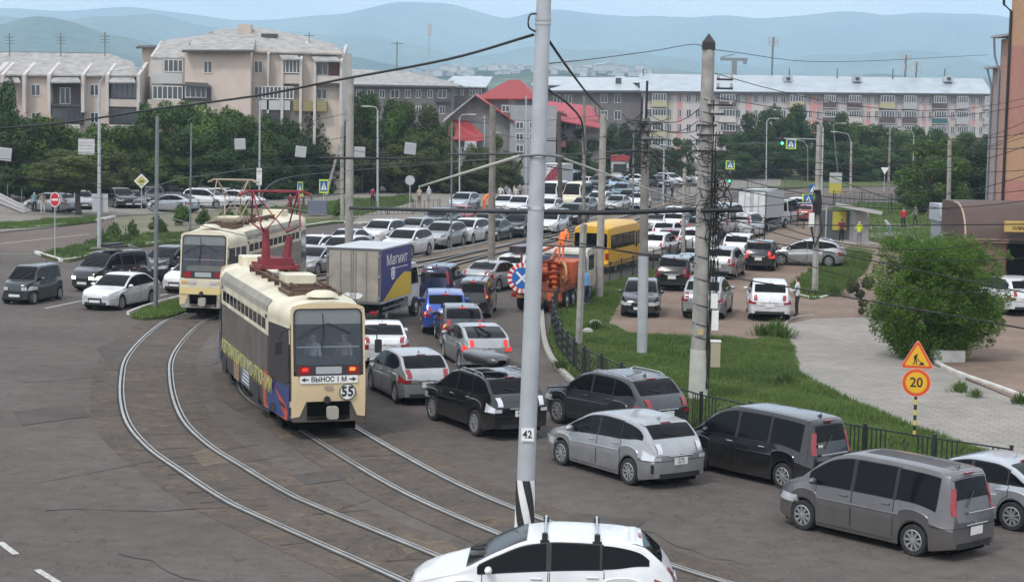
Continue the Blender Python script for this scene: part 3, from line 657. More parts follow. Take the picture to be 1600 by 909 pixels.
    # bumper seam round the tail, badge, exhaust
    b = MB(); zz = min(.68, c.sec(c.L)[5][1]-.1); us_ = np.linspace(c.wr+c.ar+.03, c.L-.003, 8)
    R = [(c.side(u, zz, .006), c.side(u, zz+.014, .006)) for u in us_]; yw = c.side(c.L, zz)[1]
    R += [(c.cap(False, yw*k, zz, .006), c.cap(False, yw*k, zz+.014, .006)) for k in np.linspace(.98,-.98,12)]
    R += [tuple((q[0],-q[1],q[2]) for q in (c.side(u, zz, .006), c.side(u, zz+.014, .006))) for u in us_[::-1]]
    b.grid([list(r_) for r_ in R]); P['bumper_seam'] = b.mesh('bumper_seam', black, fixn=True)
    b = MB(); q = c.cap(False, 0, c.sec(c.L)[5][1]-.015, .0); b.tube(q, (q[0]-.02, 0, q[2]), .05, n=12); P['badge'] = b.mesh('badge', chrome, fixn=True)
    b = MB(); b.tube((-c.L/2-.02,-.5,.24),(-c.L/2+.2,-.5,.24), .03, n=10); P['exhaust'] = b.mesh('exhaust_pipe', chrome, fixn=True)
    # bumper crease and chrome strip
    b = MB(); b.rbox((-c.L/2-.035,-.36,zp+.1),(-c.L/2-.01,.36,zp+.13), .01, ax=1); P['chrome_strip'] = b.mesh('chrome_strip', chrome, True, 40, True)
    # wheel
    r = c.r; b = MB(); w = .1
    b.lathe([(r*.66,-w*.8),(r*.72,-w),(r*.93,-w),(r,-w*.7),(r,w*.7),(r*.93,w),(r*.72,w),(r*.66,w*.8),(r*.66,-w*.8)], 26, axis='y'); P['tyre'] = b.mesh('tyre', rubber, True, 40, True)
    b = MB(); b.lathe([(r*.67,w*.85),(r*.62,w*.9),(r*.6,w*.3),(r*.15,w*.25),(0,w*.25)], 26, 1, axis='y'); b.lathe([(r*.69,w*.9),(r*.62,w*1.0),(r*.60,w*.6)], 26, 0, axis='y')
    for k in range(9):
        a = 2*math.pi*k/9; M = Matrix.Rotation(a, 4, 'Y'); b.add([(r*.05,w*.85,-.016),(r*.62,w*.88,-.026),(r*.62,w*.88,.026),(r*.05,w*.85,.016),(r*.05,w*.4,-.02),(r*.62,w*.3,-.03),(r*.62,w*.3,.03),(r*.05,w*.4,.02)], [(0,1,2,3),(0,4,5,1),(3,2,6,7)], 0, M)
    b.lathe([(r*.17,w*.3),(r*.17,w*.95),(0,w*1.0)], 12, 0, axis='y'); P['rim'] = b.mesh('rim', [rimm, black], True, 35, True)
    P['_c'] = c; return P
TP = {}
def dusty(m, k_=.62):
    n = m.node_tree.nodes; l = m.node_tree.links; b = n['Principled BSDF']; src = b.inputs['Base Color'].links[0].from_socket
    t = n.new('ShaderNodeTexCoord'); x = n.new('ShaderNodeSeparateXYZ'); l.new(t.outputs['Object'], x.inputs[0]); r = n.new('ShaderNodeMapRange'); r.inputs[1].default_value = .85; r.inputs[2].default_value = .2; r.inputs[3].default_value = 0; r.inputs[4].default_value = k_; l.new(x.outputs['Z'], r.inputs[0])
    q = n.new('ShaderNodeTexNoise'); q.inputs['Scale'].default_value = 3.5; q.inputs['Detail'].default_value = 6; l.new(t.outputs['Object'], q.inputs['Vector']); mu = n.new('ShaderNodeMath'); mu.operation = 'MULTIPLY'; l.new(r.outputs[0], mu.inputs[0]); l.new(q.outputs['Fac'], mu.inputs[1])
    mu2 = n.new('ShaderNodeMath'); mu2.operation = 'MULTIPLY'; mu2.inputs[1].default_value = 1.5; mu2.use_clamp = True; l.new(mu.outputs[0], mu2.inputs[0])
    mi = n.new('ShaderNodeMix'); mi.data_type = 'RGBA'; l.new(mu2.outputs[0], mi.inputs[0]); l.new(src, mi.inputs[6]); mi.inputs[7].default_value = (.15,.128,.108,1); l.new(mi.outputs[2], b.inputs['Base Color'])
    cw = n.new('ShaderNodeMapRange'); cw.inputs[3].default_value = .65; cw.inputs[4].default_value = .1; l.new(mu2.outputs[0], cw.inputs[0]); l.new(cw.outputs[0], b.inputs['Coat Weight'])
def paint(name, col, metal=.0, rough=.3, dirt=.1):
    k = 'car_paint_'+name
    if k in MC: return MC[k]
    m = mat(k, col, rough, metal, coat=.9, noise=(2.2, dirt, 6)); m.node_tree.nodes['Principled BSDF'].inputs['Coat Roughness'].default_value = .06; dusty(m, .22 if name in ('black','navy','blue','green','dgrey') else .62); return m
PAINT = dict(white=((.62,.63,.64),0,.35), silver=((.36,.37,.38),.55,.36), silverb=((.42,.45,.48),.5,.35), grey=((.13,.13,.135),.5,.35), greympv=((.125,.12,.122),.45,.38), dgrey=((.038,.042,.048),.3,.26), black=((.006,.0065,.008),0,.16), navy=((.02,.028,.075),.3,.28), blue=((.02,.07,.33),.4,.28), green=((.016,.026,.025),.2,.28), red=((.35,.03,.03),.1,.35), maroon=((.12,.02,.03),.2,.35), teal=((.12,.2,.24),.3,.35), cream=((.62,.58,.42),0,.45), lblue=((.25,.36,.5),.3,.35), brown=((.1,.07,.055),.3,.35))
CARNAME = dict(sedan='sedan', lift='hatchback', hatch='hatchback', wagon='station_wagon', suv='suv', cross='suv', mpv='minivan', kei='minivan', van='passenger_van')
def heading(hd): return math.pi/2-math.radians(hd)    # hd: degrees clockwise from straight away
def car(t, col, anchor, pts, hd=None, label='', detail=2, group=None, rails=False, lit=False, signal=None, rear_black=False, lens=None, parked=False, spoiler=True, scale=1.0, brake=False):
    if t not in TP: TP[t] = build_type(t)
    P = TP[t]; c = P['_c']; K = scale
    if anchor == 'wl':                      # front-left and rear-left wheel contact pixels
        a, b = G(*pts[0]), G(*pts[1]); d = (a-b).normalized(); nrm = Vector((d.y,-d.x,0)); mid = (a+b)/2+nrm*(c.W/2-.1)
        cen = mid - d*((c.L/2-c.fo-c.wb/2)) * -1; cen = mid+d*(-(c.L/2-c.fo-c.wb/2)); 
    elif anchor == 'rwl':                   # rear-left wheel contact + heading
        d = Vector((math.sin(math.radians(hd)), math.cos(math.radians(hd)), 0)); nrm = Vector((d.y,-d.x,0)); cen = G(*pts)+d*(c.wr-c.L/2)+nrm*(c.W/2-.1)
    elif anchor == 'fwl':
        d = Vector((math.sin(math.radians(hd)), math.cos(math.radians(hd)), 0)); nrm = Vector((d.y,-d.x,0)); cen = G(*pts)-d*(c.L/2-c.wf)+nrm*(c.W/2-.1)
    else:
        d = Vector((math.sin(math.radians(hd)), math.cos(math.radians(hd)), 0)); p = G(*pts)
        cen = p + d*(c.L/2 if anchor == 'r' else (-c.L/2 if anchor == 'f' else 0))
    rz = math.atan2(d.y, d.x); pm = paint(col, *PAINT[col])
    root = empty(CARNAME[t], (cen.x, cen.y, .0 if anchor != 'lot' else .1), rz, label, 'minivan' if t in ('mpv','kei') else ('van' if t == 'van' else 'car'), group)
    if parked: root.location.z = .115
    if K != 1: root.scale = (K,K,K)
    inst('body', P['body'], root, [pm]); inst('underbody', P['underbody'], root)
    ws = inst('windshield', P['windshield'], root); rw = inst('rear_window', P['rear_window'], root)
    for sd_ in (1,-1):
        for k in range(3): inst('side_window', P[f'side_window{k}{sd_}'], root)
        inst('window_surround', P[f'wtrim{sd_}'], root)
        h = inst('headlight', P[f'headlight{sd_}'], root, [whiteglow if lit else None])
        tl = inst('taillight', P[f'taillight{sd_}'], root, [lens or (redglow if brake else None)])
        if signal == sd_: inst('turn_lamp', P[f'turn{sd_}'], tl)
        inst('side_mirror', P[f'mirror{sd_}'], root, [pm])
        if detail >= 2:
            for k in range(2):
                g = inst('door', P[f'door{k}{sd_}'], root, [pm]); inst('door_handle', P[f'handle{k}{sd_}'], g, [pm if col not in ('black',) else chrome]); inst('door_gap', P[f'gap{k}{sd_}'], g)
        if rails: inst('roof_rail', P[f'roof_rail{sd_}'], root)
        for q in (c.wf, c.wr):
            w = inst('wheel', P['tyre'], root, loc=(c.L/2-q, sd_*(c.W/2-.115), c.r), rot=(0,0,0 if sd_ > 0 else math.pi)); inst('rim', P['rim'], w)
    inst('front_bumper_trim', P['front_bumper_trim'], root, [black if t in ('suv','cross') else black]); inst('rear_bumper_trim', P['rear_bumper_trim'], root)
    inst('grille', P['grille'], root); inst('license_plate', P['front_plate'], root); rp_ = inst('license_plate', P['rear_plate'], root)
    inst('brake_light', P['brake_light'], root, [redglow if (brake or signal) else None])
    if detail >= 1:
        if t != 'sedan' and spoiler: inst('spoiler', P['spoiler'], root, [pm])
        if t != 'sedan': inst('wiper', P['wiper'], root)
        inst('bumper_seam', P['bumper_seam'], root); inst('badge', P['badge'], root); inst('exhaust_pipe', P['exhaust'], root)
        inst('wiper', P['front_wiper'], root); inst('antenna_fin', P['antenna'], root, [pm]); inst('chrome_strip', P['chrome_strip'], root, [pm if col != 'black' and detail < 3 else chrome])
    root['_t'] = 0; del root['_t']
    return root, c, P, pm
def plate_text(root, P, c, txt, sz=.085):
    pl = [o for o in root.children if o.name.startswith('license_plate')][-1]
    me = text_mesh(txt, sz, ink, .001, 1.0); o = inst('plate_lettering', me, pl, loc=(-c.L/2-.034, 0, P['_zp']-.01), rot=(0,0,-math.pi/2))
# ---------------- traffic: near cars ----------------
Q = 'vehicles queueing away from the camera right of the trams'
r, c, P, pm = car('wagon', 'white', 'c', (846, 962), -88, 'white estate car at the bottom edge with two roof bar feet and crossbars', 3, scale=1.0)
for u in (2.35, 3.25):
    q = c.top_pt(u, 1.0); b = MB(); b.rbox((q[0]-.022,-q[1]-.04 if 0 else -abs(q[1])-.03,q[2]+.09),(q[0]+.022,abs(q[1])+.03,q[2]+.12), .01, ax=1); bar = b.obj('roof_crossbar', chrome, r)
    for s_ in (1,-1):
        b = MB(); b.box((q[0]-.05,s_*abs(q[1])-.05,q[2]-.03),(q[0]+.05,s_*abs(q[1])+.04,q[2]+.09)); b.box((q[0]-.08,s_*(abs(q[1])+.03)-.03,q[2]-.08),(q[0]+.08,s_*(abs(q[1])+.03)+.02,q[2]-.02)); b.obj('bar_foot', black, bar)
r, c, P, pm = car('mpv', 'greympv', 'wl', ((1257,827),(1427,867)), None, 'dusty grey minivan nearest the lower right corner', 3, Q)
b = MB(); b.rbox((-c.L/2-.03,-.62,.95),(-c.L/2-.0,.3,1.0), .01, ax=1); b.obj('tailgate_trim', chrome, r); b = MB(); b.tube((-c.L/2-.12,0,.36),(-c.L/2+.1,0,.36),.02); b.tube((-c.L/2-.12,0,.36),(-c.L/2-.12,0,.43),.02); b.obj('tow_bar', black, r)
for k in (-.45,-.27,-.09,.09,.27,.45):
    b = MB(); b.path([c.top_pt(u, k, .006) for u in np.linspace(2.1, 4.3, 8)], .008, 5); b.obj('roof_rib', pm, r)
r, c, P, pm = car('sedan', 'silverb', 'rwl', (1582,828), -44, 'pale blue-silver sedan cut by the right edge behind the grey minivan', 2, Q)
r, c, P, pm = car('mpv', 'black', 'rwl', (1226,764), -40, 'black minivan along the fence between two silver and grey cars', 3, Q, scale=.965)
for y in (.5,.42):
    b = MB(); u = c.rx(1.2); b.tube((c.X(u,y)-.045,y,1.17),(c.X(u,y)-.05,y,1.17),.035,n=14); b.obj('round_sticker', white, r)
for y in (-.78,): 
    b = MB(); b.rbox((-c.L/2-.035,-.5,.92),(-c.L/2-.005,.5,.97), .01, ax=1); b.obj('tailgate_trim', chrome, r)
r, c, P, pm = car('wagon', 'silver', 'wl', ((879,726),(985,757)), None, 'clean silver estate with alloy wheels in front of the black minivan', 3, Q, lens=clearl); plate_text(r, P, c, 'В 706\nКК 75', .075)
for s_ in (1,-1):
    b = MB(); b.box((-c.L/2+.09,s_*(c.W/2-.10),.42),(-c.L/2+.03,s_*(c.W/2-.055),.62)); b.obj('bumper_vent', black, r)
r, c, P, pm = car('suv', 'dgrey', 'fwl', (873,661), -36, 'dark grey suv with bright roof rails close to the curved fence', 3, Q, rails=True)
r, c, P, pm = car('suv', 'black', 'wl', ((680,657),(742,680)), None, 'glossy black suv carrying a black roof box, behind the numbered pole', 3, Q, rails=True, lens=clearl); plate_text(r, P, c, 'Р992', .13)
q = c.top_pt(3.0, 0)
b = MB(); rows = []
for i in range(15):
    x = -1.0+2.0*i/14; f = math.sqrt(max(0, 1-abs(x/1.02)**5)); rows.append([(x-.15, .42*f*math.copysign(abs(math.cos(a))**.6, math.cos(a)), q[2]+.27+.19*f*math.copysign(abs(math.sin(a))**.7, math.sin(a))) for a in np.linspace(0, 2*math.pi, 19)])
b.grid(rows)
o = b.obj('roof_box', paint('box', (.02,.02,.022), 0, .4), None, True, 60); o.location = r.location; o.rotation_euler = r.rotation_euler; tag(o, 'black pointed cargo box strapped on the roof of the black suv', 'roof box')
for x in (.35,-.6):
    b = MB(); b.box((x-.02,-.75,q[2]+.04),(x+.02,.75,q[2]+.07)); b.obj('roof_crossbar', chrome, r)
r, c, P, pm = car('hatch', 'silver', 'wl', ((585,611),(617,628)), None, 'silver hatchback right beside the rear of the near tram', 3, Q); plate_text(r, P, c, 'Т 615', .09)
car('sedan', 'white', 'r', (601,577), -8, 'white sedan partly hidden behind the near tram', 2, Q)
car('lift', 'silver', 'r', (764,582), -14, 'silver hatchback with lit red rear lamps just left of the numbered pole', 2, Q, brake=True)
car('hatch', 'dgrey', 'r', (725,545), -7, 'dark grey hatchback with its left turn lamp lit', 2, Q, signal=1)
car('cross', 'blue', 'r', (696,525), -4, 'bright blue suv with glowing orange rear lamps', 2, Q, signal=1)
car('mpv', 'black', 'r', (737,499), 4, 'black minivan with right rear lamp glowing orange', 2, Q, signal=-1, scale=.9)
car('kei', 'navy', 'r', (680,479), 8, 'boxy dark navy minivan right of the box truck', 2, Q, scale=1.12)
car('sedan', 'silver', 'r', (741,457), 26, 'grey-silver sedan angled right ahead of the black minivan', 2, Q)
r, c, P, pm = car('wagon', 'white', 'r', (793,448), 17, 'white estate with a dark roof box next to the orange truck', 2, Q)
q = c.top_pt(3.0, 0); b = MB(); b.rbox((-1.0,-.4,q[2]+.06),(1.0,.4,q[2]+.4), .18, ax=2, n=5); o = b.obj('roof_box', paint('box', (.02,.02,.022), 0, .4), None, True, 50); o.location = r.location; o.rotation_euler = r.rotation_euler; tag(o, 'dark cargo box on the white estate left of the orange truck', 'roof box')
# left side
LQ = 'vehicles on the left waiting to enter the junction'
car('kei', 'green', 'wl', ((55,475),(89,468)), None, 'small boxy black-green minivan at the far left edge', 2, LQ, lit=False)
r, c, P, pm = car('mpv', 'black', 'f', (128,456), 203, 'black minivan with a loaded roof rack behind the white sedan', 2, LQ, lit=True)
b = MB(); q = c.top_pt(2.9,0)
for x in (.6,-.2,-1.0): b.box((x-.03,-.7,q[2]+.1),(x+.03,.7,q[2]+.14))
for y in (-.6,.6): b.box((-1.3,y-.02,q[2]+.05),(.9,y+.02,q[2]+.1))
b.obj('roof_rack', chrome, r); b = MB(); b.rbox((-.9,-.45,q[2]+.14),(.3,.1,q[2]+.3), .1, ax=2); b.rbox((-.7,.2,q[2]+.14),(.6,.5,q[2]+.22), .05, ax=2); b.obj('roof_load', black, r)
car('sedan', 'white', 'wl', ((194,483),(230,476)), None, 'white sedan turning at the front of the left queue', 3, LQ)
car('suv', 'dgrey', 'f', (226,440), 204, 'dark grey suv behind the white sedan on the left', 2, LQ)
car('lift', 'white', 'f', (272,459), 200, 'white hatchback squeezed between steel pole and far tram', 2, LQ)
# oncoming queue beyond the trams
OQ = 'oncoming vehicles beyond the tram tracks'
def onc(t, col, px, hd, lb, **k): return car(t, col, 'f', px, hd, lb, k.pop('detail', 1), OQ, **k)
onc('sedan','silver',(462,431),205,'silver sedan showing its rear wheel behind the far tram')
onc('sedan','white',(462,410),204,'white sedan just behind the far tram roof end')
onc('cross','white',(512,419),198,'white car with black grille left of the box truck')
onc('sedan','silverb',(520,398),198,'pale sedan left of the round concrete pole')
onc('cross','white',(577,386),198,'white suv above the box truck roof, nearest the round pole')
onc('suv','white',(612,404),200,'white suv directly behind the box truck cab', detail=2)
onc('hatch','silver',(632,377),199,'white-silver hatchback two rows behind the truck')
onc('suv','silver',(672,390),199,'silver suv with wide chrome grille at the middle of the oncoming queue', detail=2)
onc('suv','dgrey',(672,362),198,'dark suv behind the silver suv')
onc('cross','white',(712,383),199,'white suv with dark lower bumper beside thin pole', detail=2)
onc('sedan','red',(702,352),198,'red car in the row by the square')
onc('sedan','silverb',(744,366),198,'pale blue sedan right of the red car')
onc('sedan','dgrey',(754,378),198,'dark sedan just left of the wide concrete pole')
onc('cross','green',(795,372),198,'dark green suv right of the wide concrete pole')
onc('sedan','white',(812,356),197,'white sedan tucked beside the numbered pole')
onc('cross','white',(802,338),197,'white suv behind the dark green suv')
onc('sedan','white',(778,332),196,'white car far left of the numbered pole')
onc('suv','dgrey',(882,352),197,'large dark pickup-like suv under the cream van')
onc('hatch','black',(857,358),197,'black hatchback peeping right of the numbered pole')
onc('hatch','white',(850,366),197,'white hatchback half behind the numbered pole')
onc('van','cream',(888,327),197,'cream minibus in the oncoming queue')
onc('van','white',(851,326),197,'white panel van left of the cream minibus')
onc('van','white',(875,308),196,'tall white bus behind the cream minibus', scale=1.12)
onc('hatch','white',(848,338),197,'small white car in front of the white panel van')
onc('cross','white',(926,329),197,'white suv right of the cream minibus')
onc('hatch','grey',(903,336),197,'grey hatchback between minibus and white suv')
onc('sedan','silver',(955,331),197,'silver sedan by the pole under the black cable')
onc('suv','teal',(964,312),197,'blue-grey suv in the far part of the queue')
onc('cross','black',(975,324),197,'black suv with round lamp beside the white hatchback')
onc('hatch','white',(990,327),197,'white hatchback at the right end of the far queue')
onc('cross','lblue',(960,299),197,'light blue suv, far row')
onc('hatch','silver',(985,307),197,'silver hatchback, far row beside the blue-grey suv')
onc('sedan','grey',(935,312),197,'grey sedan far behind the white suv')
onc('sedan','white',(905,296),197,'white sedan far behind the tall bus')
onc('cross','dgrey',(930,296),197,'dark suv far behind beside white sedan')
car('sedan','white','c',(958,292),-80,'white sedan crossing sideways at the far end of the street',1)
car('sedan','white','c',(987,290),-75,'white sedan crossing sideways behind the first one',1)
# buildings' car park behind
for t, col, p, hd, lb in (('hatch','white',(935,284),180,'white hatchback parked beneath the far trees'),('cross','white',(1046,291),150,'white suv parked near the far lamp pole'),('sedan','silver',(1058,284),120,'silver sedan parked near the far hedge'),('cross','white',(1095,290),180,'white suv parked left of the wired pole'),('sedan','dgrey',(1030,292),160,'dark sedan parked by the far fence'),
    ('suv','silverb',(725,330),196,'grey-blue off-road car with a loaded roof, by the square')):
    car(t, col, 'c', p, hd, lb, 1)
# departing queue behind the fence
DQ = 'vehicles leaving on the right carriageway'
def dep(t, col, px, lb, hd=17, **k): return car(t, col, 'r', px, hd, lb, k.pop('detail', 1), DQ, **k)
dep('cross','white',(1016,408),'white suv against the fence right of the yellow bus', brake=False)
dep('wagon','maroon',(1043,397),'white car behind the fence, coloured burgundy for the red glow of its lit rear lamps', brake=True)  # maroon paint carries the red lamp glow on a white car
dep('hatch','white',(1034,382),'white hatchback behind the car with the red lamp glow')
dep('cross','white',(1076,399),'white suv just left of the wired pole', 20)
dep('cross','white',(1050,368),'white suv in the middle of the departing queue')
dep('sedan','silver',(1020,366),'silver sedan behind the bus in the departing queue')
dep('suv','brown',(1088,377),'brown suv beside the wired pole', 20)
dep('hatch','white',(1072,361),'white hatchback ahead of the brown suv', 20)
dep('sedan','white',(1048,352),'white sedan ahead, third row of the departing queue')
dep('sedan','dgrey',(1086,352),'dark sedan ahead of the white hatchback', 20)
dep('van','silver',(1120,372),'silver van behind the coiled cables', 22)
dep('kei','white',(1158,371),'white boxy minivan behind the box truck on the right', 26, scale=1.1)
dep('van','white',(1214,350),'small white delivery van ahead of the white box truck', 24, scale=.82)
dep('kei','blue',(1233,347),'small blue minivan at the far bend on the right', 24)
dep('hatch','white',(1222,340),'white hatchback by the blue minivan', 24)
dep('cross','white',(1242,338),'white suv at the far bend on the right', 24)
dep('sedan','red',(1252,348),'red-brown car at the far bend beside the kerb', 20)
dep('sedan','white',(1140,345),'white sedan left of the white box truck', 22)
dep('sedan','silver',(1110,342),'silver sedan far behind the wired pole', 22)
# parking lot
PK = 'cars in the dirt lot behind the verge'
def pk(t, col, a, p, hd, lb, **k): return car(t, col, a, p, hd, lb, 2, PK, parked=True, **k)
pk('hatch','black','f',(999,501),186,'black hatchback facing the camera beside the round steel pole')
r, c, P, pm = pk('cross','black','r',(1049,459),12,'black suv seen from behind left of the wired pole')
pk('hatch','teal','r',(1073,448),14,'pale green-grey hatchback beside the black suv')
pk('suv','silver','r',(1095,504),13,'silver suv seen from behind through the wired pole', rails=True)
pk('cross','white','r',(1202,507),6,'white suv parked with a man standing at its right side')
pk('cross','silver','r',(1120,440),16,'silver suv behind the hanging coiled cables')
pk('cross','black','r',(1184,427),12,'black suv with lit brake lamps in the lot', brake=True)
pk('cross','white','r',(1148,414),16,'white suv ahead of the black suv in the lot')
pk('wagon','silver','c',(1259,417),-76,'silver estate parked sideways behind the concrete pole', rails=True)
pk('cross','white','r',(1606,499),-8,'white suv parked under the brown kiosk at right edge')
# forecourt left
FC = 'cars parked on the left forecourt'
def fc(t, col, a, p, hd, lb, **k): return car(t, col, a, p, hd, lb, 1, FC, parked=True, **k)
fc('wagon','silver','c',(78,333),-62,'silver estate behind the no entry sign')
fc('hatch','silver','c',(128,328),160,'silver hatchback behind the forked tree')
fc('suv','black','c',(188,326),150,'black suv left of the priority sign')
fc('sedan','grey','c',(206,326),155,'grey sedan nose-out beside the priority sign')
fc('suv','dgrey','c',(240,323),165,'dark grey suv behind the priority sign')
fc('suv','black','c',(268,317),165,'black suv far behind the silver sedan')
fc('lift','silverb','c',(270,333),-64,'pale silver sedan in front on the left forecourt')
fc('cross','white','c',(325,327),112,'large white off-road car with roof load', rails=True)
fc('hatch','white','c',(352,322),118,'white hatchback behind the white off-road car')
fc('sedan','white','c',(377,325),116,'white sedan last in the forecourt row')
# ---------------- trams ----------------
cream = mat('tram_cream', (.60,.55,.41), .5, noise=(1.2,.2,8))
beige = mat('tram_beige', (.56,.44,.26), .5, noise=(1.5,.08,6))
wrap = mat('tram_wrap', (.075,.065,.058), .35, noise=(.9,.25,5))
wrap2 = mat('tram_wrap_light', (.26,.24,.22), .45, noise=(3,.35,8))
blued = mat('tram_blue', (.03,.05,.16), .35); redp = mat('tram_red', (.42,.07,.05), .35)
pantr = mat('pantograph_red', (.19,.02,.028), .6, noise=(3,.3)); rust = mat('rusty_iron', (.10,.06,.04), .9, noise=(9,.4)); roofg = mat('roof_dirt_grey', (.24,.235,.19), .8, noise=(2,.2,7))
yel = mat('letter_yellow', (.42,.39,.12), .6, noise=(3,.3))
tram_glass = bpy.data.materials.new('tram_windscreen'); tram_glass.use_nodes = True; n_ = tram_glass.node_tree.nodes; b_ = n_['Principled BSDF']; b_.inputs['Base Color'].default_value = (.11,.13,.155,1); b_.inputs['Roughness'].default_value = .08  # blue-grey base colour stands in for sky reflected in the glass
t_ = n_.new('ShaderNodeBsdfTransparent'); t_.inputs[0].default_value = (.75,.82,.9,1); m_ = n_.new('ShaderNodeMixShader'); m_.inputs[0].default_value = .42; tram_glass.node_tree.links.new(b_.outputs[0], m_.inputs[2]); tram_glass.node_tree.links.new(t_.outputs[0], m_.inputs[1]); tram_glass.node_tree.links.new(m_.outputs[0], n_['Material Output'].inputs[0])
def tram(px, z, hd, near):
    d = ray(*px); t = (z-CAMH)/d.z; p = CP+d*t
    o = empty('tram', (p.x, p.y, .02), math.pi/2-math.radians(hd)); L, E, H = (13.0 if near else 14.0), 2.2, 1.25; KZ = 1.19; o.scale = (1,1,KZ); IZ = (1,1,1/KZ)
    st = [0, .0, .08, E, E+.05, L/3, L*.6, L-E-.05, L-E, L-.05, L]
    def hw(x): return 1.0+.25*min(1, min(x, L-x)/E) if 0 <= x <= L else 1.0
    def sh(x, z_):                       # raked ends
        k = max(0, z_-1.2)/2*.28
        return x+k*(1-min(1, x/E)) - k*(1-min(1, (L-x)/E))
    xs = [0,.06,.5,1.1,E,E+.1,3.5,5,7,9,11,L-E-.1,L-E,L-1.1,L-.5,L-.06,L]
    def ring(x, sec): return [(sh(x, z_), (hw(x)+o_)*s_, z_) for (o_, z_, s_) in sec]
    def shell(sec, m, name, xs=xs, caps=False, ang=40):
        b = MB(); full = sec+[(o_, z_, -s_) for (o_, z_, s_) in reversed(sec)]
        R = [ring(x, full) for x in xs]; b.grid(R)
        if caps:
            n = len(sec)
            for r_, fl in ((R[0], False), (R[-1], True)):
                b.grid([[r_[i], (r_[i][0], r_[i][1]*.5, r_[i][2]), (r_[i][0], 0, r_[i][2]), (r_[i][0], -r_[i][1]*.5, r_[i][2]), r_[-1-i]] for i in range(n) if r_[i][2] < 1.32 or name == 'roof'], flip=fl)
        return b.obj(name, m, o, True, ang)
    shell([(-.06,.42,1),(-.0,.55,1),(0,1.3,1),(0,2.5,1)], wrap if near else wrap2, 'body', caps=True)
    shell([(.012,2.15,1),(.012,2.62,1)], cream, 'window_band', xs=[0.02,.06,.5,1.1,E,E+.1,7,L-E-.1,L-E,L-1.1,L-.02])
    shell([(.015,2.6,1),(.03,2.70,1),(.0,2.84,1),(-.14,2.98,1),(-.45,3.07,1),(-.85,3.11,1)], cream, 'roof', caps=True, ang=50)
    b = MB()
    for s_ in (1,-1): b.grid([[(x, s_*(hw(x)+.045), 2.71) for x in np.linspace(E, L-E, 8)], [(x, s_*(hw(x)+.02), 2.84) for x in np.linspace(E, L-E, 8)], [(x, s_*(hw(x)-.11), 2.985) for x in np.linspace(E, L-E, 8)]], flip=s_ < 0)
    b.obj('roof_edge_panel', roofg, o)
    # end panels (front / rear face): cream lower shell
    for x0, sg in ((0,-1),(L,1)):
        b = MB(); f = lambda y, z_, d_=0: (sh(x0, z_)+sg*(.02+d_), y, z_)
        pc_ = MB()
        pc_.grid([[f(y, z_) for y in np.linspace(-1.0,1.0,9)] for z_ in (.88,.95,1.1,1.3,1.46)]); pc_.grid([[f(y*w_, z_) for y in np.linspace(-1.0,1.0,9)] for z_, w_ in ((2.93,1.0),(2.98,.96),(3.03,.82),(3.06,.6))])
        for s_ in (1,-1): pc_.grid([[f(s_*.94, z_), f(s_*1.0, z_)] for z_ in (1.46,1.9,2.4,2.93)])
        e = pc_.obj('end_panel', beige if near else cream, o, True)
        b = MB()
        for s_ in (1,-1): b.add([f(s_*1.0,.88), f(s_*.60,.88), f(s_*.78,.55), f(s_*.99,.52)], [(0,1,2,3)]); b.add([f(s_*1.0,.88,.0), f(s_*.99,.52), (f(0,0)[0]-sg*.9, s_*1.10, .5), (f(0,0)[0]-sg*.9, s_*1.10, .88)], [(0,1,2,3)])
        b.obj('skirt', beige, e)
        def rr(x_, z0_, z1_, rx, rz): return [(cx+rx*math.cos(math.radians(a0+22.5*k)), cz+rz*math.sin(math.radians(a0+22.5*k))) for cx, cz, a0 in ((x_-rx,z1_-rz,0),(-x_+rx,z1_-rz,90),(-x_+rx,z0_+rz,180),(x_-rx,z0_+rz,270)) for k in range(5)]
        po, pi_ = rr(.93,1.45,2.95,.16,.13), rr(.885,1.70,2.91,.13,.11)
        b = MB(); N_ = len(po); b.add([f(y, z_, .02) for y, z_ in po]+[f(y, z_, .024) for y, z_ in pi_], [(k,(k+1)%N_,(k+1)%N_+N_,k+N_) for k in range(N_)]); b.obj('window_frame', ink, e)
        b = MB(); b.add([f(y, z_, .02) for y, z_ in pi_], [tuple(range(N_))]); b.obj('windscreen', tram_glass, e)
        b = MB(); b.rbox(f(-.35,1.5,.03), f(.35,1.66,.045), .03, ax=0); b.obj('lamp_panel', mat('pale_panel', (.35,.37,.38), .5), e)
        for s_ in (1,-1):
            b = MB(); b.rbox(f(s_*.5,1.49,.03), f(s_*.82,1.67,.05), .04, ax=0); b.obj('taillight', redl, e)
            if near:
                b = MB(); b.rbox(f(s_*.56,1.56,.052), f(s_*.72,1.64,.06), .02, ax=0); b.obj('lamp_glow', redglow if s_ > 0 else orglow, e)
        b = MB(); b.path([f(.15,2.85,.05), f(.12,2.4,.05), f(.2,2.0,.05)], .014, 5); b.path([f(.85,2.3,.05), f(.45,2.5,.05), f(.0,2.62,.05), f(-.6,2.4,.05)], .012, 5); b.obj('wiper', black, e)
        b = MB(); b.box(f(-.85,2.08,-.02), f(.85,2.105,-.05)); b.obj('grab_rail', white, e)
        b = MB(); b.tube(f(0,.66,.0), f(0,.64,.30), .07); b.rbox(f(-.2,.52,.2), f(.1,.80,.36), .06, ax=0); b.obj('coupler', mat('coupler_grey', (.32,.30,.26), .8), e); b = MB(); b.tube(f(.05,.92,.02), f(.05,.92,.09), .09); b.obj('coupler_socket', black, e)
        b = MB(); b.box(f(-.58,.45,-.3), f(.58,.9,-.02)); b.obj('coupler_shade', mat('shade_black', (.004,.004,.004), 1, spec=0), e)  # solid near-black block, painted shade of the coupler opening
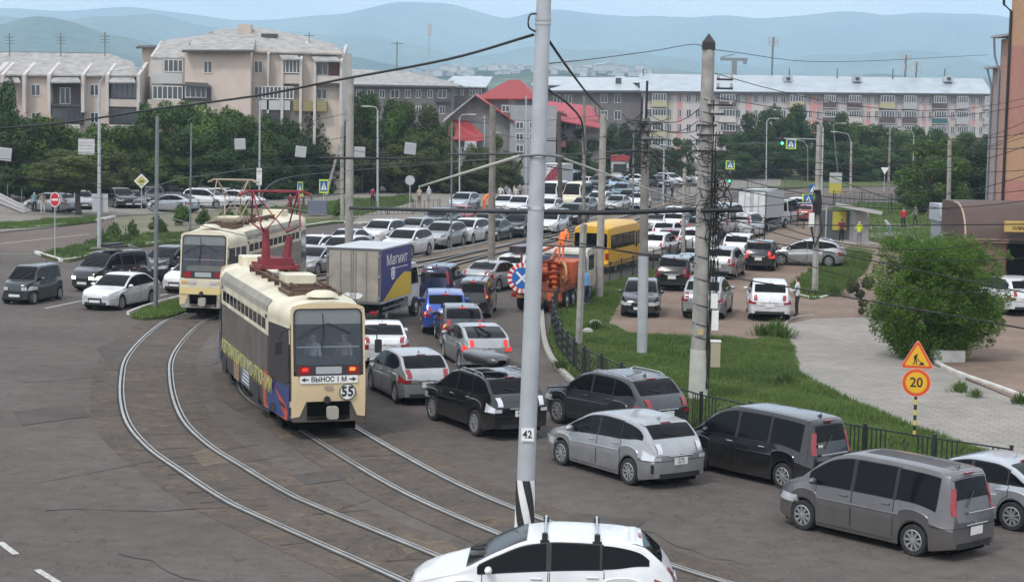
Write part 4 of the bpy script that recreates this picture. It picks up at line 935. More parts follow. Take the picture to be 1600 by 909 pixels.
        if near and x0 == 0:
            b = MB(); b.rbox(f(-.78,1.29,.035), f(.78,1.46,.045), .01, ax=0); pn = b.obj('sign_panel', white, e)
            for t_, y_ in (('ВЫНОС 1 М',0),): inst('lettering', text_mesh(t_, .185, ink, .003, .92, .005), pn, loc=f(y_,1.375,.047), rot=(0,0,-math.pi/2), scale=IZ)
            for s_ in (1,-1):
                b = MB(); b.prism([(s_*.55,1.36),(s_*.64,1.36),(s_*.64,1.325),(s_*.75,1.375),(s_*.64,1.425),(s_*.64,1.39),(s_*.55,1.39)], f(0,1.37,.05)[0], f(0,1.37,.046)[0], plane='yz'); b.obj('arrow', ink, pn)
            b = MB(); b.tube((0,0,0), (-.02,0,0), .225, n=28); b.obj('number_disc', white, e, loc=f(-.5,1.09,.03), scale=IZ); b = MB(); b.lathe([(.20,0),(.225,.004),(.225,.012),(.20,.014)], 28, M=Matrix.Rotation(-math.pi/2, 4, 'Y')); b.obj('number_ring', ink, e, loc=f(-.5,1.09,.046), scale=IZ)
            for t_, y_ in (('5',-.415),('5',-.585)): inst('lettering', text_mesh(t_, .36, ink, .003, .85, .014), e, loc=f(y_,1.09,.056), rot=(0,0,-math.pi/2), scale=IZ)
            b = MB(); b.rbox(f(-.12,1.15,.03), f(.12,1.23,.045), .035, ax=0); b.obj('badge', mat('badge', (.3,.26,.2), .6), e)
        if not near and x0 == 0:
            for s_ in (1,-1):
                b = MB(); b.rbox(f(s_*.3,1.26,.03), f(s_*.62,1.36,.05), .04, ax=0); b.obj('headlight', clearl, e)
                b = MB(); b.rbox(f(s_*.66,1.26,.03), f(s_*.9,1.36,.05), .04, ax=0); b.obj('indicator', mat('amber', (.6,.33,.1), .4), e)
            b = MB(); b.rbox(f(-.98,.90,.03), f(.98,1.12,.04), .02, ax=0); b.obj('bumper_band', mat('tram_yellow', (.62,.5,.22), .5), e)
        b = MB(); b.box(f(-.8,1.55,-.25), f(.8,1.85,-.7)); b.obj('console', mat('dash_buff', (.45,.37,.22), .7) if not near else black, e)
        for y in (-.45,.2):
            b = MB(); b.rbox(f(y-.18,1.4,-1.0), f(y+.18,2.2,-1.15), .1, ax=0); b.obj('seat_back', mat('seat_red', (.5,.08,.06), .7) if not near else mat('seat_dark', (.05,.05,.06), .7), e)
    b = MB(); b.box((.3,-.95,.86),(L-.3,.95,.9)); b.obj('cabin_floor', mat('cabin_floor', (.08,.075,.07), .8), o); b = MB(); b.box((.3,-.9,2.95),(L-.3,.9,2.98)); b.obj('cabin_ceiling', mat('cabin_ceiling', (.25,.26,.27), .8), o)
        # underframe, its shade put into a near-black colour
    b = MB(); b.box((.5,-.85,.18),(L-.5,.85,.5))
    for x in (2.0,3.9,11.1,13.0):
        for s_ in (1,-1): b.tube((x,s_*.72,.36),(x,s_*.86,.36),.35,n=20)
    b.obj('underframe', mat('shade_black', (.004,.004,.004), 1, spec=0), o)
    # tapered corner doors with dark glass and printed car picture
    for s_ in (1,-1):
        for xa, xb, xc, xd in ((.14,.55,1.65,E-.1),(L-.14,L-.55,L-1.65,L-E+.1)):
            b = MB(); g = [[(sh(x, z_), s_*(hw(x)+.022), z_) for x in (xa,xb,xc,xd)] for z_ in (1.25,1.7,2.2,2.5)]; b.grid(g); b.obj('door_glass', mat('door_glass', (.03,.03,.032), .12), o)
            if near:
                b = MB(); b.grid([[(sh(x, z_), s_*(hw(x)+.02), z_) for x in (xa,xb,xc,xd)] for z_ in (.45,.8,1.2)]); b.obj('printed_panel', blued, o)
                F3 = lambda x, z_: (sh(x, z_), s_*(hw(x)+.028), z_)
                if xa < 5:
                    b = MB(); P_ = [(E+.5,.45),(.3,.42),(.2,.62),(.45,.8),(1.2,1.0),(1.9,1.28),(E+.3,1.36),(E+.7,1.1)]; b.add([F3(*q) for q in P_], [tuple(range(8))]); b.obj('printed_car', redp, o)
                    b = MB(); b.add([F3(*q) for q in ((.4,.66),(.9,.70),(1.1,.8),(.55,.76))], [(0,1,2,3)]); b.add([F3(*q) for q in ((1.3,.48),(1.9,.48),(1.8,.66),(1.4,.66))], [(0,1,2,3)]); b.obj('printed_detail', ink, o)
            elif xa < 5:
                for xm in (.9,1.45):
                    b = MB(); b.box((xm-.02,s_*(hw(xm)+.02),1.3),(xm+.02,s_*(hw(xm)+.045),2.5)); b.obj('door_bar', white, o)
    # side windows
    n = 11; span = L-2*E-.6
    wmb = MB(); wmb.box((-.3,-.004,-.15),(.3,.004,.15)); wme = wmb.mesh('vent_window', glass, fixn=True)
    for s_ in (1,-1):
        b = MB(); b.box((E+.25,s_*1.262,2.16),(L-E-.25,s_*1.275,2.22)); b.box((E+.25,s_*1.262,2.56),(L-E-.25,s_*1.275,2.6)); b.obj('window_sill', cream, o)
        for k in range(n): inst('vent_window', wme, o, loc=(E+.3+span*(k+.5)/n, s_*1.268, 2.39), scale=(span/n*.8/.6,1,.86))
        b = MB(); b.box((E+.15,s_*1.252,1.2),(L-E-.15,s_*1.258,2.14)); b.obj('window_strip', mat('film_window', (.10,.085,.075), .18, noise=(1.5,.4,6)) if near else mat('film_window2', (.17,.16,.15), .3, noise=(4,.4,6)), o)
        if near:
            for x0, x1, z0, z1, m in ((E+.1,L-E-.1,.95,1.2,mat('ad_grey_blue',(.13,.15,.19),.45)),(3.6,4.6,.35,.8,ink),(9.8,10.6,.35,.75,ink),(5.2,6.8,.5,.95,mat('ad_steel',(.12,.15,.2),.4)),(7.2,8.2,.45,.95,mat('ad_brown',(.25,.16,.1),.5))):
                b = MB(); b.box((x0,s_*1.253,z0),(x1,s_*(1.262 if m is not ink else 1.268),z1)); b.obj('printed_panel', m, o)
            for k in range(4):
                b = MB(); b.box((5.35,s_*1.262,.58+k*.09),(6.6-k*.1,s_*1.266,.61+k*.09)); b.obj('printed_line', white, o)
            rz = 0 if s_ < 0 else math.pi
            inst('lettering', text_mesh('АВТОМОБИЛИ ИЗ ЯПОНИИ', .56, yel, .004, 1.22, .012), o, loc=(L/2-.4, s_*1.27, 1.03), rot=(0,0,rz), scale=IZ)
        for x in (E+.2, L-E-.3):
            b = MB(); b.rbox((x-.06,s_*1.26,2.55),(x+.1,s_*1.29,2.63), .02, ax=1); b.obj('side_lamp', ink, o)
    # roof fittings
    b = MB()
    for y in (-.55,-.35,.35,.55): b.tube((2.6,y,3.24),(9.6,y,3.24),.03,n=6)
    for x in np.arange(2.7,9.6,1.1):
        for y in (-.45,.45): b.box((x-.03,y-.16,3.1),(x+.03,y+.16,3.24))
    b.obj('roof_rail', rust, o)
    b = MB(); b.box((1.9,-.75,3.1),(3.5,.75,3.17)); 
    for x in np.arange(2.0,3.5,.14): b.box((x,-.7+random.uniform(0,.3),3.14),(x+.05,.7-random.uniform(0,.3),3.20+random.uniform(0,.05)))
    b.obj('resistor_grid', rust, o)
    b = MB(); b.rbox((3.7,-.4,3.1),(4.8,.5,3.42), .08, ax=2); b.obj('roof_box', cream, o, True, 40)
    b = MB(); b.rbox((11.2,-.5,3.1),(12.4,.5,3.34), .15, ax=2); b.obj('roof_hatch', cream, o, True, 40)
    b = MB(); b.lathe([(.0,.13),(.25,.12),(.42,.05),(.45,0)], 18, M=Matrix.Translation((1.0,0,3.16))); b.obj('roof_vent', cream, o, True)
    # pantograph
    pc = 8.2 if near else 4.4; pm = pantr if near else mat('pantograph_buff', (.33,.25,.18), .6)
    pa = empty('pantograph', (pc,0,0)); pa.parent = o
    b = MB()
    for s_ in (-1,1):
        b.box((-.8,s_*.55-.05,3.3),(.8,s_*.55+.05,3.4)); b.tube((-.25,s_*.55,3.2),(-.25,s_*.55,3.42),.07,n=8); b.tube((.25,s_*.55,3.2),(.25,s_*.55,3.42),.07,n=8)
    b.box((-.85,-.6,3.3),(-.75,.6,3.38)); b.box((.75,-.6,3.3),(.85,.6,3.38))
    if near:
        b.tube((-.1,.3,3.35),(-.1,.32,4.3),.16,.10,n=8); b.tube((-.1,-.3,3.35),(-.1,-.42,4.1),.16,.10,n=8); b.rbox((-.4,-.5,3.35),(.4,.5,3.55),.08,ax=2)
    b.obj('pantograph_base', pm, pa)
    top = 5.25 if near else 4.75; kn = 4.4 if near else 4.1
    b = MB()
    for s_ in (-1,1):
        b.path([(0,s_*.35,3.4 if not near else 4.2),(-.9,s_*.6,kn),(0,s_*.7,top)], .03, 6)
        b.path([(0,s_*.35,3.4 if not near else 4.2),(.9,s_*.6,kn),(0,s_*.7,top)], .03, 6)
        b.tube((0,s_*.7,top),(0,-s_*.35,3.5 if not near else 4.2),.018,n=5)
    b.obj('pantograph_arm', pm, pa)
    b = MB(); b.path([(0,-1.1,top-.1),(0,-.85,top),(0,.85,top),(0,1.1,top-.1)], .035, 6); b.path([(.3,-1.1,top-.1),(.3,-.85,top),(.3,.85,top),(.3,1.1,top-.1)], .03, 6); b.obj('collector_bar', pm, pa)
    b = MB()
    for s_ in (1,-1):
        p = (.25, s_*1.12, 2.3); b.path([(.25,s_*1.0,2.5),(.05,s_*1.3,2.45),(.05,s_*1.32,2.2)], .02, 5); b.rbox((.0,s_*1.26,1.95),(.08,s_*1.44,2.25),.03,ax=0)
    b.obj('side_mirror', black, o)
    # driver silhouettes visible in the near windscreen
    return o
t1 = tram((513,650), .66, -17.5, True); tag(t1, 'near cream tram seen from behind, number 55, dark advertising wrap and red pantograph', 'tram')
t2 = tram((317,478), .6, 7.0, False); tag(t2, 'far cream tram facing the camera with pale yellow bumper and dirty grey side', 'tram')

def wheels(o, xs, y, r, w=.13, rim=rimm):
    b = MB(); b.lathe([(r*.6,-w),(r*.93,-w),(r,-w*.7),(r,w*.7),(r*.93,w),(r*.6,w),(r*.6,-w)], 22, axis='y'); me = b.mesh('wheel', rubber, True, 40, True)
    b = MB(); b.lathe([(r*.6,w*.9),(r*.4,w*.5),(r*.3,w*1.2),(0,w*1.25)], 16, axis='y'); mr = b.mesh('rim', rim, True, 30, True)
    for x in xs:
        for s_ in (1,-1):
            q = inst('wheel', me, o, loc=(x, s_*(y-w), r), rot=(0,0,0 if s_ > 0 else math.pi)); inst('rim', mr, q)
# box truck (rear towards camera); local x forward from rear face
def boxtruck(px, z, hd, L, Wd, z0, z1, near, lb):
    d = ray(*px); t = (z-CAMH)/d.z; p = CP+d*t; w = Wd/2
    o = empty('box_truck', (p.x,p.y,0), math.pi/2-math.radians(hd), lb, 'truck')
    side = mat('truck_side_blue', (.045,.05,.17), .45) if near else mat('truck_side_grey', (.4,.4,.4), .5)
    gal = mat('galvanised_door', (.30,.27,.22), .6, .15, noise=(1.2,.3,8), bump=(3,.1,.01)) if near else mat('white_door', (.6,.6,.6), .5, noise=(2,.15,7))
    b = MB(); b.box((.02,-w,z0),(L,w,z1)); b.obj('cargo_box', mat('truck_roof', (.45,.47,.48), .5, noise=(2,.1)), o)
    b = MB()
    for a, c_ in (((-.03,-w,z0),(.03,-w+.08,z1)),((-.03,w-.08,z0),(.03,w,z1)),((-.028,-w+.08,z1-.09),(.028,w-.08,z1)),((-.028,-w+.08,z0),(.028,w-.08,z0+.08))): b.box(a, c_)
    b.obj('door_frame', mat('frame_grey', (.10,.10,.10), .6), o)
    for s_ in (1,-1):
        b = MB(); b.box((-.035,s_*.02,z0+.1),(0,s_*(w-.1),z1-.11)); dr = b.obj('cargo_door', gal, o)
        for y in (.1,.55):
            b = MB(); b.tube((-.06,s_*y,z0+.1),(-.06,s_*y,z1-.12),.016,n=6); b.box((-.08,s_*y-.05,z0+.5),(-.03,s_*y+.05,z0+.56)); b.obj('lock_bar', mat('lock_bar', (.3,.3,.3), .5, .5), dr)
        for z_ in (z0+.25,(z0+z1)/2,z1-.3):
            b = MB(); b.box((-.06,s_*(w-.16),z_-.05),(-.03,s_*(w-.02),z_+.05)); b.obj('hinge', mat('lock_bar', (.3,.3,.3), .5, .5), dr)
        if near:
            b = MB(); b.add([(-.038,s_*.15+.25*math.cos(a)*(1+.2*math.sin(3*a)),z0+.32+.13*math.sin(a)) for a in np.linspace(0,2*math.pi,13)[:-1]], [tuple(range(12))]); b.obj('paint_patch', white, dr)
        b = MB(); b.box((.05,s_*w,z0+.1),(L-.05,s_*(w+.012),z1-.06)); sp = b.obj('side_panel', side, o)
        if near:
            zz = z0+.1; b = MB(); b.add([(x, s_*(w+.016), z_) for x, z_ in ((.3,zz),(L-.1,zz),(L-.1,zz+.9),(L*.75,zz+1.0),(L*.5,zz+.75),(L*.3,zz+.4))], [tuple(range(6))]); b.obj('printed_yellow', mat('print_yellow', (.6,.42,.05), .5), sp)
            b = MB(); b.tube((L*.38,s_*(w+.012),z0+1.15),(L*.38,s_*(w+.02),z0+1.15),.27,n=24); b.obj('printed_disc', white, sp)
            b = MB(); b.lathe([(.15,0),(.19,.002),(.15,.004)], 18, M=Matrix.Translation((L*.38,s_*(w+.02),z0+1.15)) @ Matrix.Rotation(math.pi/2,4,'X')); b.obj('printed_ring', side, sp)
            inst('lettering', text_mesh('Магнит', .62, white, .003, 1.35), sp, loc=(L*.5, s_*(w+.02), z1-.55), rot=(0,0,0 if s_ < 0 else math.pi))
            b = MB(); b.box((L*.3,s_*(w+.012),z1-.92),(L*.85,s_*(w+.018),z1-.89)); b.obj('printed_line', white, sp)
    b = MB(); b.box((.1,-.45,.55),(L+1.6,.45,z0)); b.box((.0,-w+.1,.5),(.12,w-.1,.62)); 
    for x in (.6,1.4,2.3,3.2): b.box((x,-w+.05,z0-.15),(x+.1,w-.05,z0))
    b.box((1.9,-w+.02,.55),(2.9,-.5,.95)); b.obj('chassis', mat('chassis_dark', (.03,.03,.03), .8), o)
    for z_ in (.55,.75):
        for s_ in (1,-1): b = MB(); b.box((.5,s_*(w-.06),z_),(L-.9,s_*(w-.01),z_+.06)); b.obj('side_guard', mat('lock_bar', (.3,.3,.3), .5, .5), o)
    for s_ in (1,-1):
        b = MB(); b.box((-.02,s_*(w-.45),.6),(.04,s_*(w-.12),.72)); b.obj('taillight', redl, o)
    b = MB(); b.prism([(L+.12,.5),(L+1.75,.5),(L+1.8,1.35),(L+1.45,2.15),(L+1.2,2.3),(L+.12,2.3)], -w*.86, w*.86); cb = b.obj('cab', paint('white', *PAINT['white']), o)
    for s_ in (1,-1):
        b = MB(); b.add([(x, s_*(w*.86+.01), z_) for x, z_ in ((L+.35,1.4),(L+1.6,1.4),(L+1.3,2.1),(L+.35,2.1))], [(0,1,2,3)]); b.obj('cab_window', glass, cb)
        b = MB(); b.rbox((L+1.5,s_*(w*.86+.15),1.4),(L+1.6,s_*(w*.86+.35),1.85),.04,ax=0); b.tube((L+1.5,s_*w*.8,1.7),(L+1.55,s_*(w*.86+.2),1.75),.015,n=5); b.obj('side_mirror', black, cb)
    b = MB(); b.add([(L+1.47,-w*.8,2.12),(L+1.47,w*.8,2.12),(L+1.8,w*.8,1.4),(L+1.8,-w*.8,1.4)], [(0,1,2,3)]); b.obj('windshield', glass, cb)
    wheels(o, (1.0, L+.95), w-.03, .42)
    return o
boxtruck((552,474), 1.0, 13.5, 4.3, 2.3, 1.0, 3.25, True, 'box truck with bare galvanised rear doors and a navy printed side reading Магнит')
o = boxtruck((1174,341), 1.05, 24, 5.0, 2.35, 1.05, 3.2, False, 'white box truck with grey side at the right beyond the lot')

lo = boxtruck((853,296), 1.0, 16, 6.5, 2.4, 1.0, 3.6, False, 'white lorry with a maroon swirl far behind the numbered pole')
b = MB(); b.add([(-.045,-1.15,1.1),(-.045,-.1,1.1),(-.045,.2,2.0),(-.045,-.5,3.0),(-.045,-1.15,3.5)], [(0,1,2,3,4)]); b.obj('printed_swirl', mat('swirl_maroon', (.25,.03,.05), .5), lo)
# yellow bus
def bus():
    p = G(922,427); o = empty('bus', (p.x,p.y,0), math.pi/2-math.radians(19), 'yellow bus with a dark window strip ahead of the orange works truck', 'bus')
    ym = mat('bus_yellow', (.62,.36,.02), .4, noise=(1,.08)); L, w = 7.0, 1.08
    b = MB(); R = []
    for x in (0,.06,.3,1.5,4,6.2,7.1,7.34,L):
        k = 1-.08*max(0, 1-x/.3)-.1*max(0, 1-(L-x)/.4); h = 2.75-.12*max(0, 1-x/.5)-.25*max(0, 1-(L-x)/.5)
        R.append([(x, y*k, z_) for y, z_ in ((w,.4),(w,1.2),(w-.02,2.2),(w-.08,h-.2),(w-.3,h-.04),(0,h),(-w+.3,h-.04),(-w+.08,h-.2),(-w+.02,2.2),(-w,1.2),(-w,.4))])
    b.grid(R); b.add(R[0], [tuple(range(11))]); b.add(R[-1], [tuple(range(11))]); b.obj('body', ym, o, True, 35)
    for s_ in (1,-1):
        for x0, x1 in ((.35,1.5),(1.58,2.8),(2.88,4.1),(4.18,5.3),(6.05,7.1)):
            b = MB(); b.box((x0,s_*(w-.02),1.35),(x1,s_*(w+.012),2.15)); b.obj('side_window', glass, o)
    b = MB(); b.box((5.35,-w-.012,.45),(6.0,-w+.02,2.2)); dd = b.obj('door', ym, o); b = MB(); b.box((5.45,-w-.016,1.2),(5.9,-w,2.1)); b.obj('door_window', glass, dd)
    b = MB(); b.rbox((-.015,-.95,1.35),(.02,.95,2.25), .1, ax=0); b.obj('rear_window', glass, o)
    for s_ in (1,-1):
        b = MB(); b.box((-.02,s_*.85,.8),(.03,s_*1.05,1.15)); b.obj('taillight', redl, o)
    b = MB(); b.rbox((-.1,-1.05,.4),(.05,1.05,.65), .05, ax=1); b.obj('bumper', ym, o); b = MB(); b.rbox((-.03,-.62,.85),(-.005,-.3,1.2), .04, ax=0); b.obj('engine_vent', black, o)
    b = MB(); b.box((.1,-.9,.25),(L-.2,.9,.5)); b.obj('underbody', black, o)
    wheels(o, (1.5,5.75), w-.02, .4)
bus()
# orange works truck with auger
def works_truck():
    p = G(838,489); o = empty('works_truck', (p.x,p.y,0), math.pi/2-math.radians(14), 'orange municipal works truck with drilling gear and a blue round sign on its tail', 'truck')
    om = mat('works_orange', (.42,.085,.025), .6, noise=(2,.35,7)); od = mat('works_orange_dark', (.17,.045,.025), .8, noise=(3,.4,7)); w = 1.15
    b = MB(); b.box((0,-.5,.6),(7.5,.5,.85)); b.box((-.1,-w,.75),(.05,w,.98)); b.obj('chassis', mat('chassis_dark', (.03,.03,.03), .8), o)
    b = MB(); b.box((-.05,-w,.95),(5.2,w,1.12)); b.obj('deck', od, o)
    b = MB(); b.box((-.15,-w,.66),(-.05,w,.95)); b.box((-.12,-w,.5),(-.05,-w+.5,.66)); b.obj('rear_bumper', mat('rusty_orange', (.22,.10,.06), .85, noise=(4,.5)), o)
    b = MB(); b.rbox((2.2,-w,1.12),(4.6,.25,2.15), .05, ax=0); bx = b.obj('equipment_box', om, o)
    b = MB(); b.add([(2.19,-.75,1.4),(2.19,-.25,1.4),(2.19,-.5,1.85)], [(0,1,2)]); b.obj('warning_triangle', mat('print_yellow', (.6,.42,.05), .5), bx)
    b = MB(); b.lathe([(.0,-.45),(.46,-.45),(.46,-.38),(.3,-.36),(.3,.36),(.46,.38),(.46,.45),(0,.45)], 20, axis='y', M=Matrix.Translation((1.4,-.3,1.75))); b.obj('winch_drum', om, o, True, 35)
    b = MB(); b.lathe([(.40,.0),(.52,.02),(.52,.10),(.40,.10)], 24, axis='y', M=Matrix.Translation((1.3,-.95,1.7)) @ Matrix.Rotation(.5,4,'Z')); b.obj('drum_ring', mat('works_buff', (.45,.25,.12), .6), o, True, 35)
    b = MB(); b.box((.3,.1,1.12),(1.5,w-.1,1.6)); b.box((.5,.3,1.6),(.9,.6,2.5)); b.tube((.7,.9,1.1),(.7,.9,2.6),.05); b.tube((.7,.2,1.1),(.7,.2,2.2),.05); b.tube((.7,-.6,2.35),(1.6,.7,2.0),.06); b.tube((.3,-1.0,1.1),(2.1,-1.0,1.5),.04); b.tube((.3,.9,1.5),(2.0,-.9,1.95),.045); b.tube((.2,-1.05,1.0),(.2,-1.05,1.9),.04); b.tube((.2,1.05,1.0),(.2,1.05,1.7),.04); b.tube((.2,-1.05,1.88),(.2,.2,1.75),.035); b.box((.1,-.5,1.12),(.5,.0,1.35)); b.box((1.7,-.9,1.12),(2.15,-.4,1.4)); b.path([(.4,.6,1.6),(.2,.3,1.9),(.5,-.2,2.1),(1.2,-.5,1.9),(1.8,-.6,1.5)],.035,5); b.path([(.4,.7,1.6),(.1,.5,1.3),(.3,-.1,1.2),(.9,-.9,1.3)],.03,5); b.box((1.2,.2,1.12),(2.1,w-.05,1.95)); b.obj('drill_frame', od, o)
    b = MB(); b.tube((-.15,-.9,.35),(.9,-.55,2.1),.12,.16,n=10); 
    for k in range(9):
        t = k/8; c_ = Vector((-.15,-.9,.35)).lerp(Vector((.9,-.55,2.1)), t); b.lathe([(.1,-.02),(.32,0),(.1,.03)], 14, M=Matrix.Translation(c_) @ Matrix.Rotation(.5,4,'Y'))
    b.box((-.3,-1.15,.6),(.1,-.55,.95)); b.obj('auger', om, o)
    b = MB(); b.tube((2.6,0,2.15),(4.7,.2,2.5),.07,n=8); b.tube((.6,.5,2.5),(4.4,.3,2.65),.08,n=8); b.obj('crane_boom', om, o)
    b = MB(); b.rbox((5.3,-w,.7),(7.4,w,2.5), .18, ax=1); cb = b.obj('cab', mat('cab_pale', (.50,.48,.42), .5, noise=(2,.2)), o, True, 40)
    b = MB(); b.box((5.27,-.9,1.7),(5.31,.9,2.25)); b.obj('cab_rear_window', glass, cb); b = MB(); b.box((5.7,-w-.01,1.5),(6.9,w+.01,2.2)); b.obj('side_window', glass, cb)
    b = MB(); b.box((4.55,-w+.02,1.12),(5.2,w-.02,2.2)); b.obj('tool_locker', mat('locker_blue', (.06,.08,.13), .6), o)
    # sign on the tail: white/red rays behind a blue disc with a white cross
    sgx = -.22; cz = 1.55; cy = .62
    b = MB(); b.tube((sgx+.02,cy,.9),(sgx+.02,cy,1.4),.03); b.tube((sgx+.02,cy,cz),(sgx+.0,cy,cz),.68,n=32); sg = b.obj('ray_plate', white, o)
    for k in range(16):
        a = 2*math.pi*k/16; b = MB(); b.add([(sgx-.005,cy+r_*math.cos(a+q),cz+r_*math.sin(a+q)) for r_, q in ((.46,-.1),(.68,-.1),(.68,.1),(.46,.1))], [(0,1,2,3)]); b.obj('red_ray', mat('sign_red', (.55,.02,.03), .5), sg)
    b = MB(); b.tube((sgx-.004,cy,cz),(sgx-.012,cy,cz),.47,n=32); b.obj('blue_disc', mat('sign_blue', (.02,.13,.42), .4), sg)
    for a in (.785,-.785):
        b = MB(); M = Matrix.Translation((sgx-.02,cy,cz)) @ Matrix.Rotation(a,4,'X'); b.box((-.004 if a > 0 else -.008,-.38,-.05),(.004 if a > 0 else 0,.38,.05), M=M); b.obj('white_bar', white, sg)
    for s_ in (1,-1): b = MB(); b.box((-.17,s_*.9,.72),(-.14,s_*1.1,.86)); b.obj('taillight', redl, o)
    wheels(o, (1.3,2.6,6.3), w-.03, .48)
    return o
WT = works_truck()
# ---------------- people ----------------
skinm = mat('skin', (.45,.28,.2), .6)
def figure(pose):
    J = {'hip':(0,0,.95),'ch':(0,0,1.35),'nk':(0,0,1.5),'hd':(0,.02,1.62),'ht':(0,.01,1.74)}
    s = 1 if pose == 'walk' else 0
    lean = {'lean': .35, 'bend': .8}.get(pose, 0)
    E = []; N = {}
    def rot(p, a, piv=(0,.0,.95)): 
        y, z = p[1]-piv[1], p[2]-piv[2]; return (p[0], piv[1]+y*math.cos(a)+z*math.sin(a), piv[2]-y*math.sin(a)+z*math.cos(a))
    sit = pose == 'sit'
    def put(n, p, r, up=False): N[n] = (rot(p, lean) if up else p, r)
    put('hip',(0,0,.95),(.15,.11)); put('wa',(0,0,1.12),(.14,.10),1); put('ch',(0,0,1.34),(.17,.12),1); put('nk',(0,.01,1.49),(.06,.06),1); put('hd',(0,.03,1.60),(.085,.1),1); put('ht',(0,.02,1.70),(.075,.085),1)
    for k, sg in (('l',1),('r',-1)):
        st = (.22*sg if pose == 'walk' else 0)
        put('sh'+k,(sg*.19,0,1.42),(.065,.065),1)
        ay = -.18*sg if pose == 'walk' else (.28 if pose in ('lean','bend','work') else .05)
        put('el'+k,(sg*.25,ay*.4,1.15),(.045,.045),1); put('wr'+k,(sg*.25,ay+.08,.95 if pose not in ('work',) else 1.1),(.032,.032),1); put('ha'+k,(sg*.25,ay+.14,.87 if pose not in ('work',) else 1.12),(.035,.02),1)
        put('th'+k,(sg*.09,0,.88),(.095,.1))
        if sit: put('kn'+k,(sg*.12,.42,.88),(.065,.065)); put('an'+k,(sg*.12,.45,.47),(.045,.045)); put('to'+k,(sg*.12,.58,.42),(.045,.035))
        else: put('kn'+k,(sg*.11,st*.7+.03,.5),(.062,.065)); put('an'+k,(sg*.11,st,.09),(.045,.045)); put('to'+k,(sg*.12,st+.15,.04),(.045,.035))
    E = [('hip','wa'),('wa','ch'),('ch','nk'),('nk','hd'),('hd','ht')]
    for k in 'lr': E += [('ch','sh'+k),('sh'+k,'el'+k),('el'+k,'wr'+k),('wr'+k,'ha'+k),('hip','th'+k),('th'+k,'kn'+k),('kn'+k,'an'+k),('an'+k,'to'+k)]
    names = list(N); me = bpy.data.meshes.new('p'); me.from_pydata([N[n][0] for n in names], [(names.index(a), names.index(c_)) for a, c_ in E], [])
    o = bpy.data.objects.new('p', me); C.objects.link(o); sk = o.modifiers.new('s', 'SKIN')
    sv = me.skin_vertices[0].data if me.skin_vertices else None
    if sv is None:
        b = bmesh.new(); b.from_mesh(me); b.verts.layers.skin.verify(); b.to_mesh(me); b.free(); sv = me.skin_vertices[0].data
    for i, n in enumerate(names): sv[i].radius = N[n][1]; sv[i].use_root = (n == 'hip')
    ss = o.modifiers.new('u', 'SUBSURF'); ss.levels = 1; ss.render_levels = 1
    bpy.context.view_layer.update(); m2 = bpy.data.meshes.new_from_object(o.evaluated_get(bpy.context.evaluated_depsgraph_get())); bpy.data.objects.remove(o)
    m2.materials.clear()
    for q in (skinm, black, black, black): m2.materials.append(q)      # skin, top, trousers, hair
    hipz = .93; inv = lambda p: rot(p, -lean)
    for f in m2.polygons:
        p = f.center if f.center[2] < .9 else Vector(inv(f.center)); r = abs(p[0])
        if f.center[2] < .12: i = 3
        elif p[2] > 1.66 or (p[2] > 1.57 and p[1] < .0): i = 3
        elif p[2] > 1.49: i = 0
        elif f.center[2] < .95 and not (r > .2 and f.center[2] > .82): i = 2
        elif r > .215 and p[2] < 1.08: i = 0
        else: i = 1
        f.material_index = i; f.use_smooth = True
    if sit:
        for v in m2.vertices: v.co.z -= .42
    m2.name = 'person'; return m2
FG = {k: figure(k) for k in ('stand','walk','lean','bend','work','sit')}
def cloth(n, c_): return mat('cloth_'+n, c_, .9)
CL = dict(white=(.55,.55,.55), black=(.02,.02,.025), navy=(.03,.04,.09), grey=(.2,.2,.21), red=(.45,.04,.05), orange=(.75,.17,.05), yellow=(.6,.7,.05), teal=(.15,.3,.3), beige=(.4,.33,.25), blue=(.1,.25,.5), pink=(.55,.25,.27), brown=(.12,.08,.06), maroon=(.2,.03,.05))
def person(px, pose, top, bot, hair, lb, face=0, z=0.12, sc=1.0, group=None, world=None):
    p = world or G(*px, z); o = bpy.data.objects.new('person', FG[pose]); C.objects.link(o); o.location = (p.x, p.y, z if world is None else p.z); o.rotation_euler = (0,0,math.radians(face)); o.scale = (sc,)*3
    for i, m in ((1, cloth(top, CL[top])), (2, cloth(bot, CL[bot])), (3, cloth(hair, CL[hair]))): o.material_slots[i].link = 'OBJECT'; o.material_slots[i].material = m
    return tag(o, lb, 'person', group)
person((54,334),'stand','teal','black','white','man in grey-green shirt and pale cap standing by the silver estate on the left',20)
person((67,335),'stand','beige','white','brown','person in pale clothes holding a dark bag beside the man in grey-green',200)
person((486,333),'walk','grey','navy','brown','person in grey top and dark trousers by the crossing signs',90)
person((467,337),'walk','black','black','black','person in black walking left of the crossing signs',80)
person((474,335),'walk','brown','brown','black','second dark clothed person by the crossing signs',100)
person((454,334),'stand','maroon','maroon','black','person in dark red near the crossing sign',60)
person((582,322),'stand','maroon','black','black','person in dark red dress by the lamp pole on the square',0)
person((655,322),'stand','beige','brown','beige','light haired person standing on the square left of the pair',30)
person((670,319),'walk','white','grey','white','person in pale clothes with a cap on the square',60)
person((756,330),'bend','orange','orange','orange','worker in orange bending at the loaded off-road car',-60, sc=1.15)
for i, (x, y, a, b_, pz) in enumerate(((782,318,'white','black','walk'),(791,316,'grey','black','stand'),(796,320,'white','grey','walk'),(803,316,'beige','brown','stand'),(806,320,'white','navy','walk'),(812,313,'grey','black','stand'))):
    person((x,y),pz,a,b_,('black','brown')[i % 2],['person in white shirt leftmost of the group on the avenue','person in grey at the back of the avenue group','person in white top in the middle of the avenue group','person in beige jacket in the avenue group','person in white with navy trousers on the avenue','person in grey farthest right in the avenue group'][i],rng.uniform(0,360), group='people walking on the avenue')
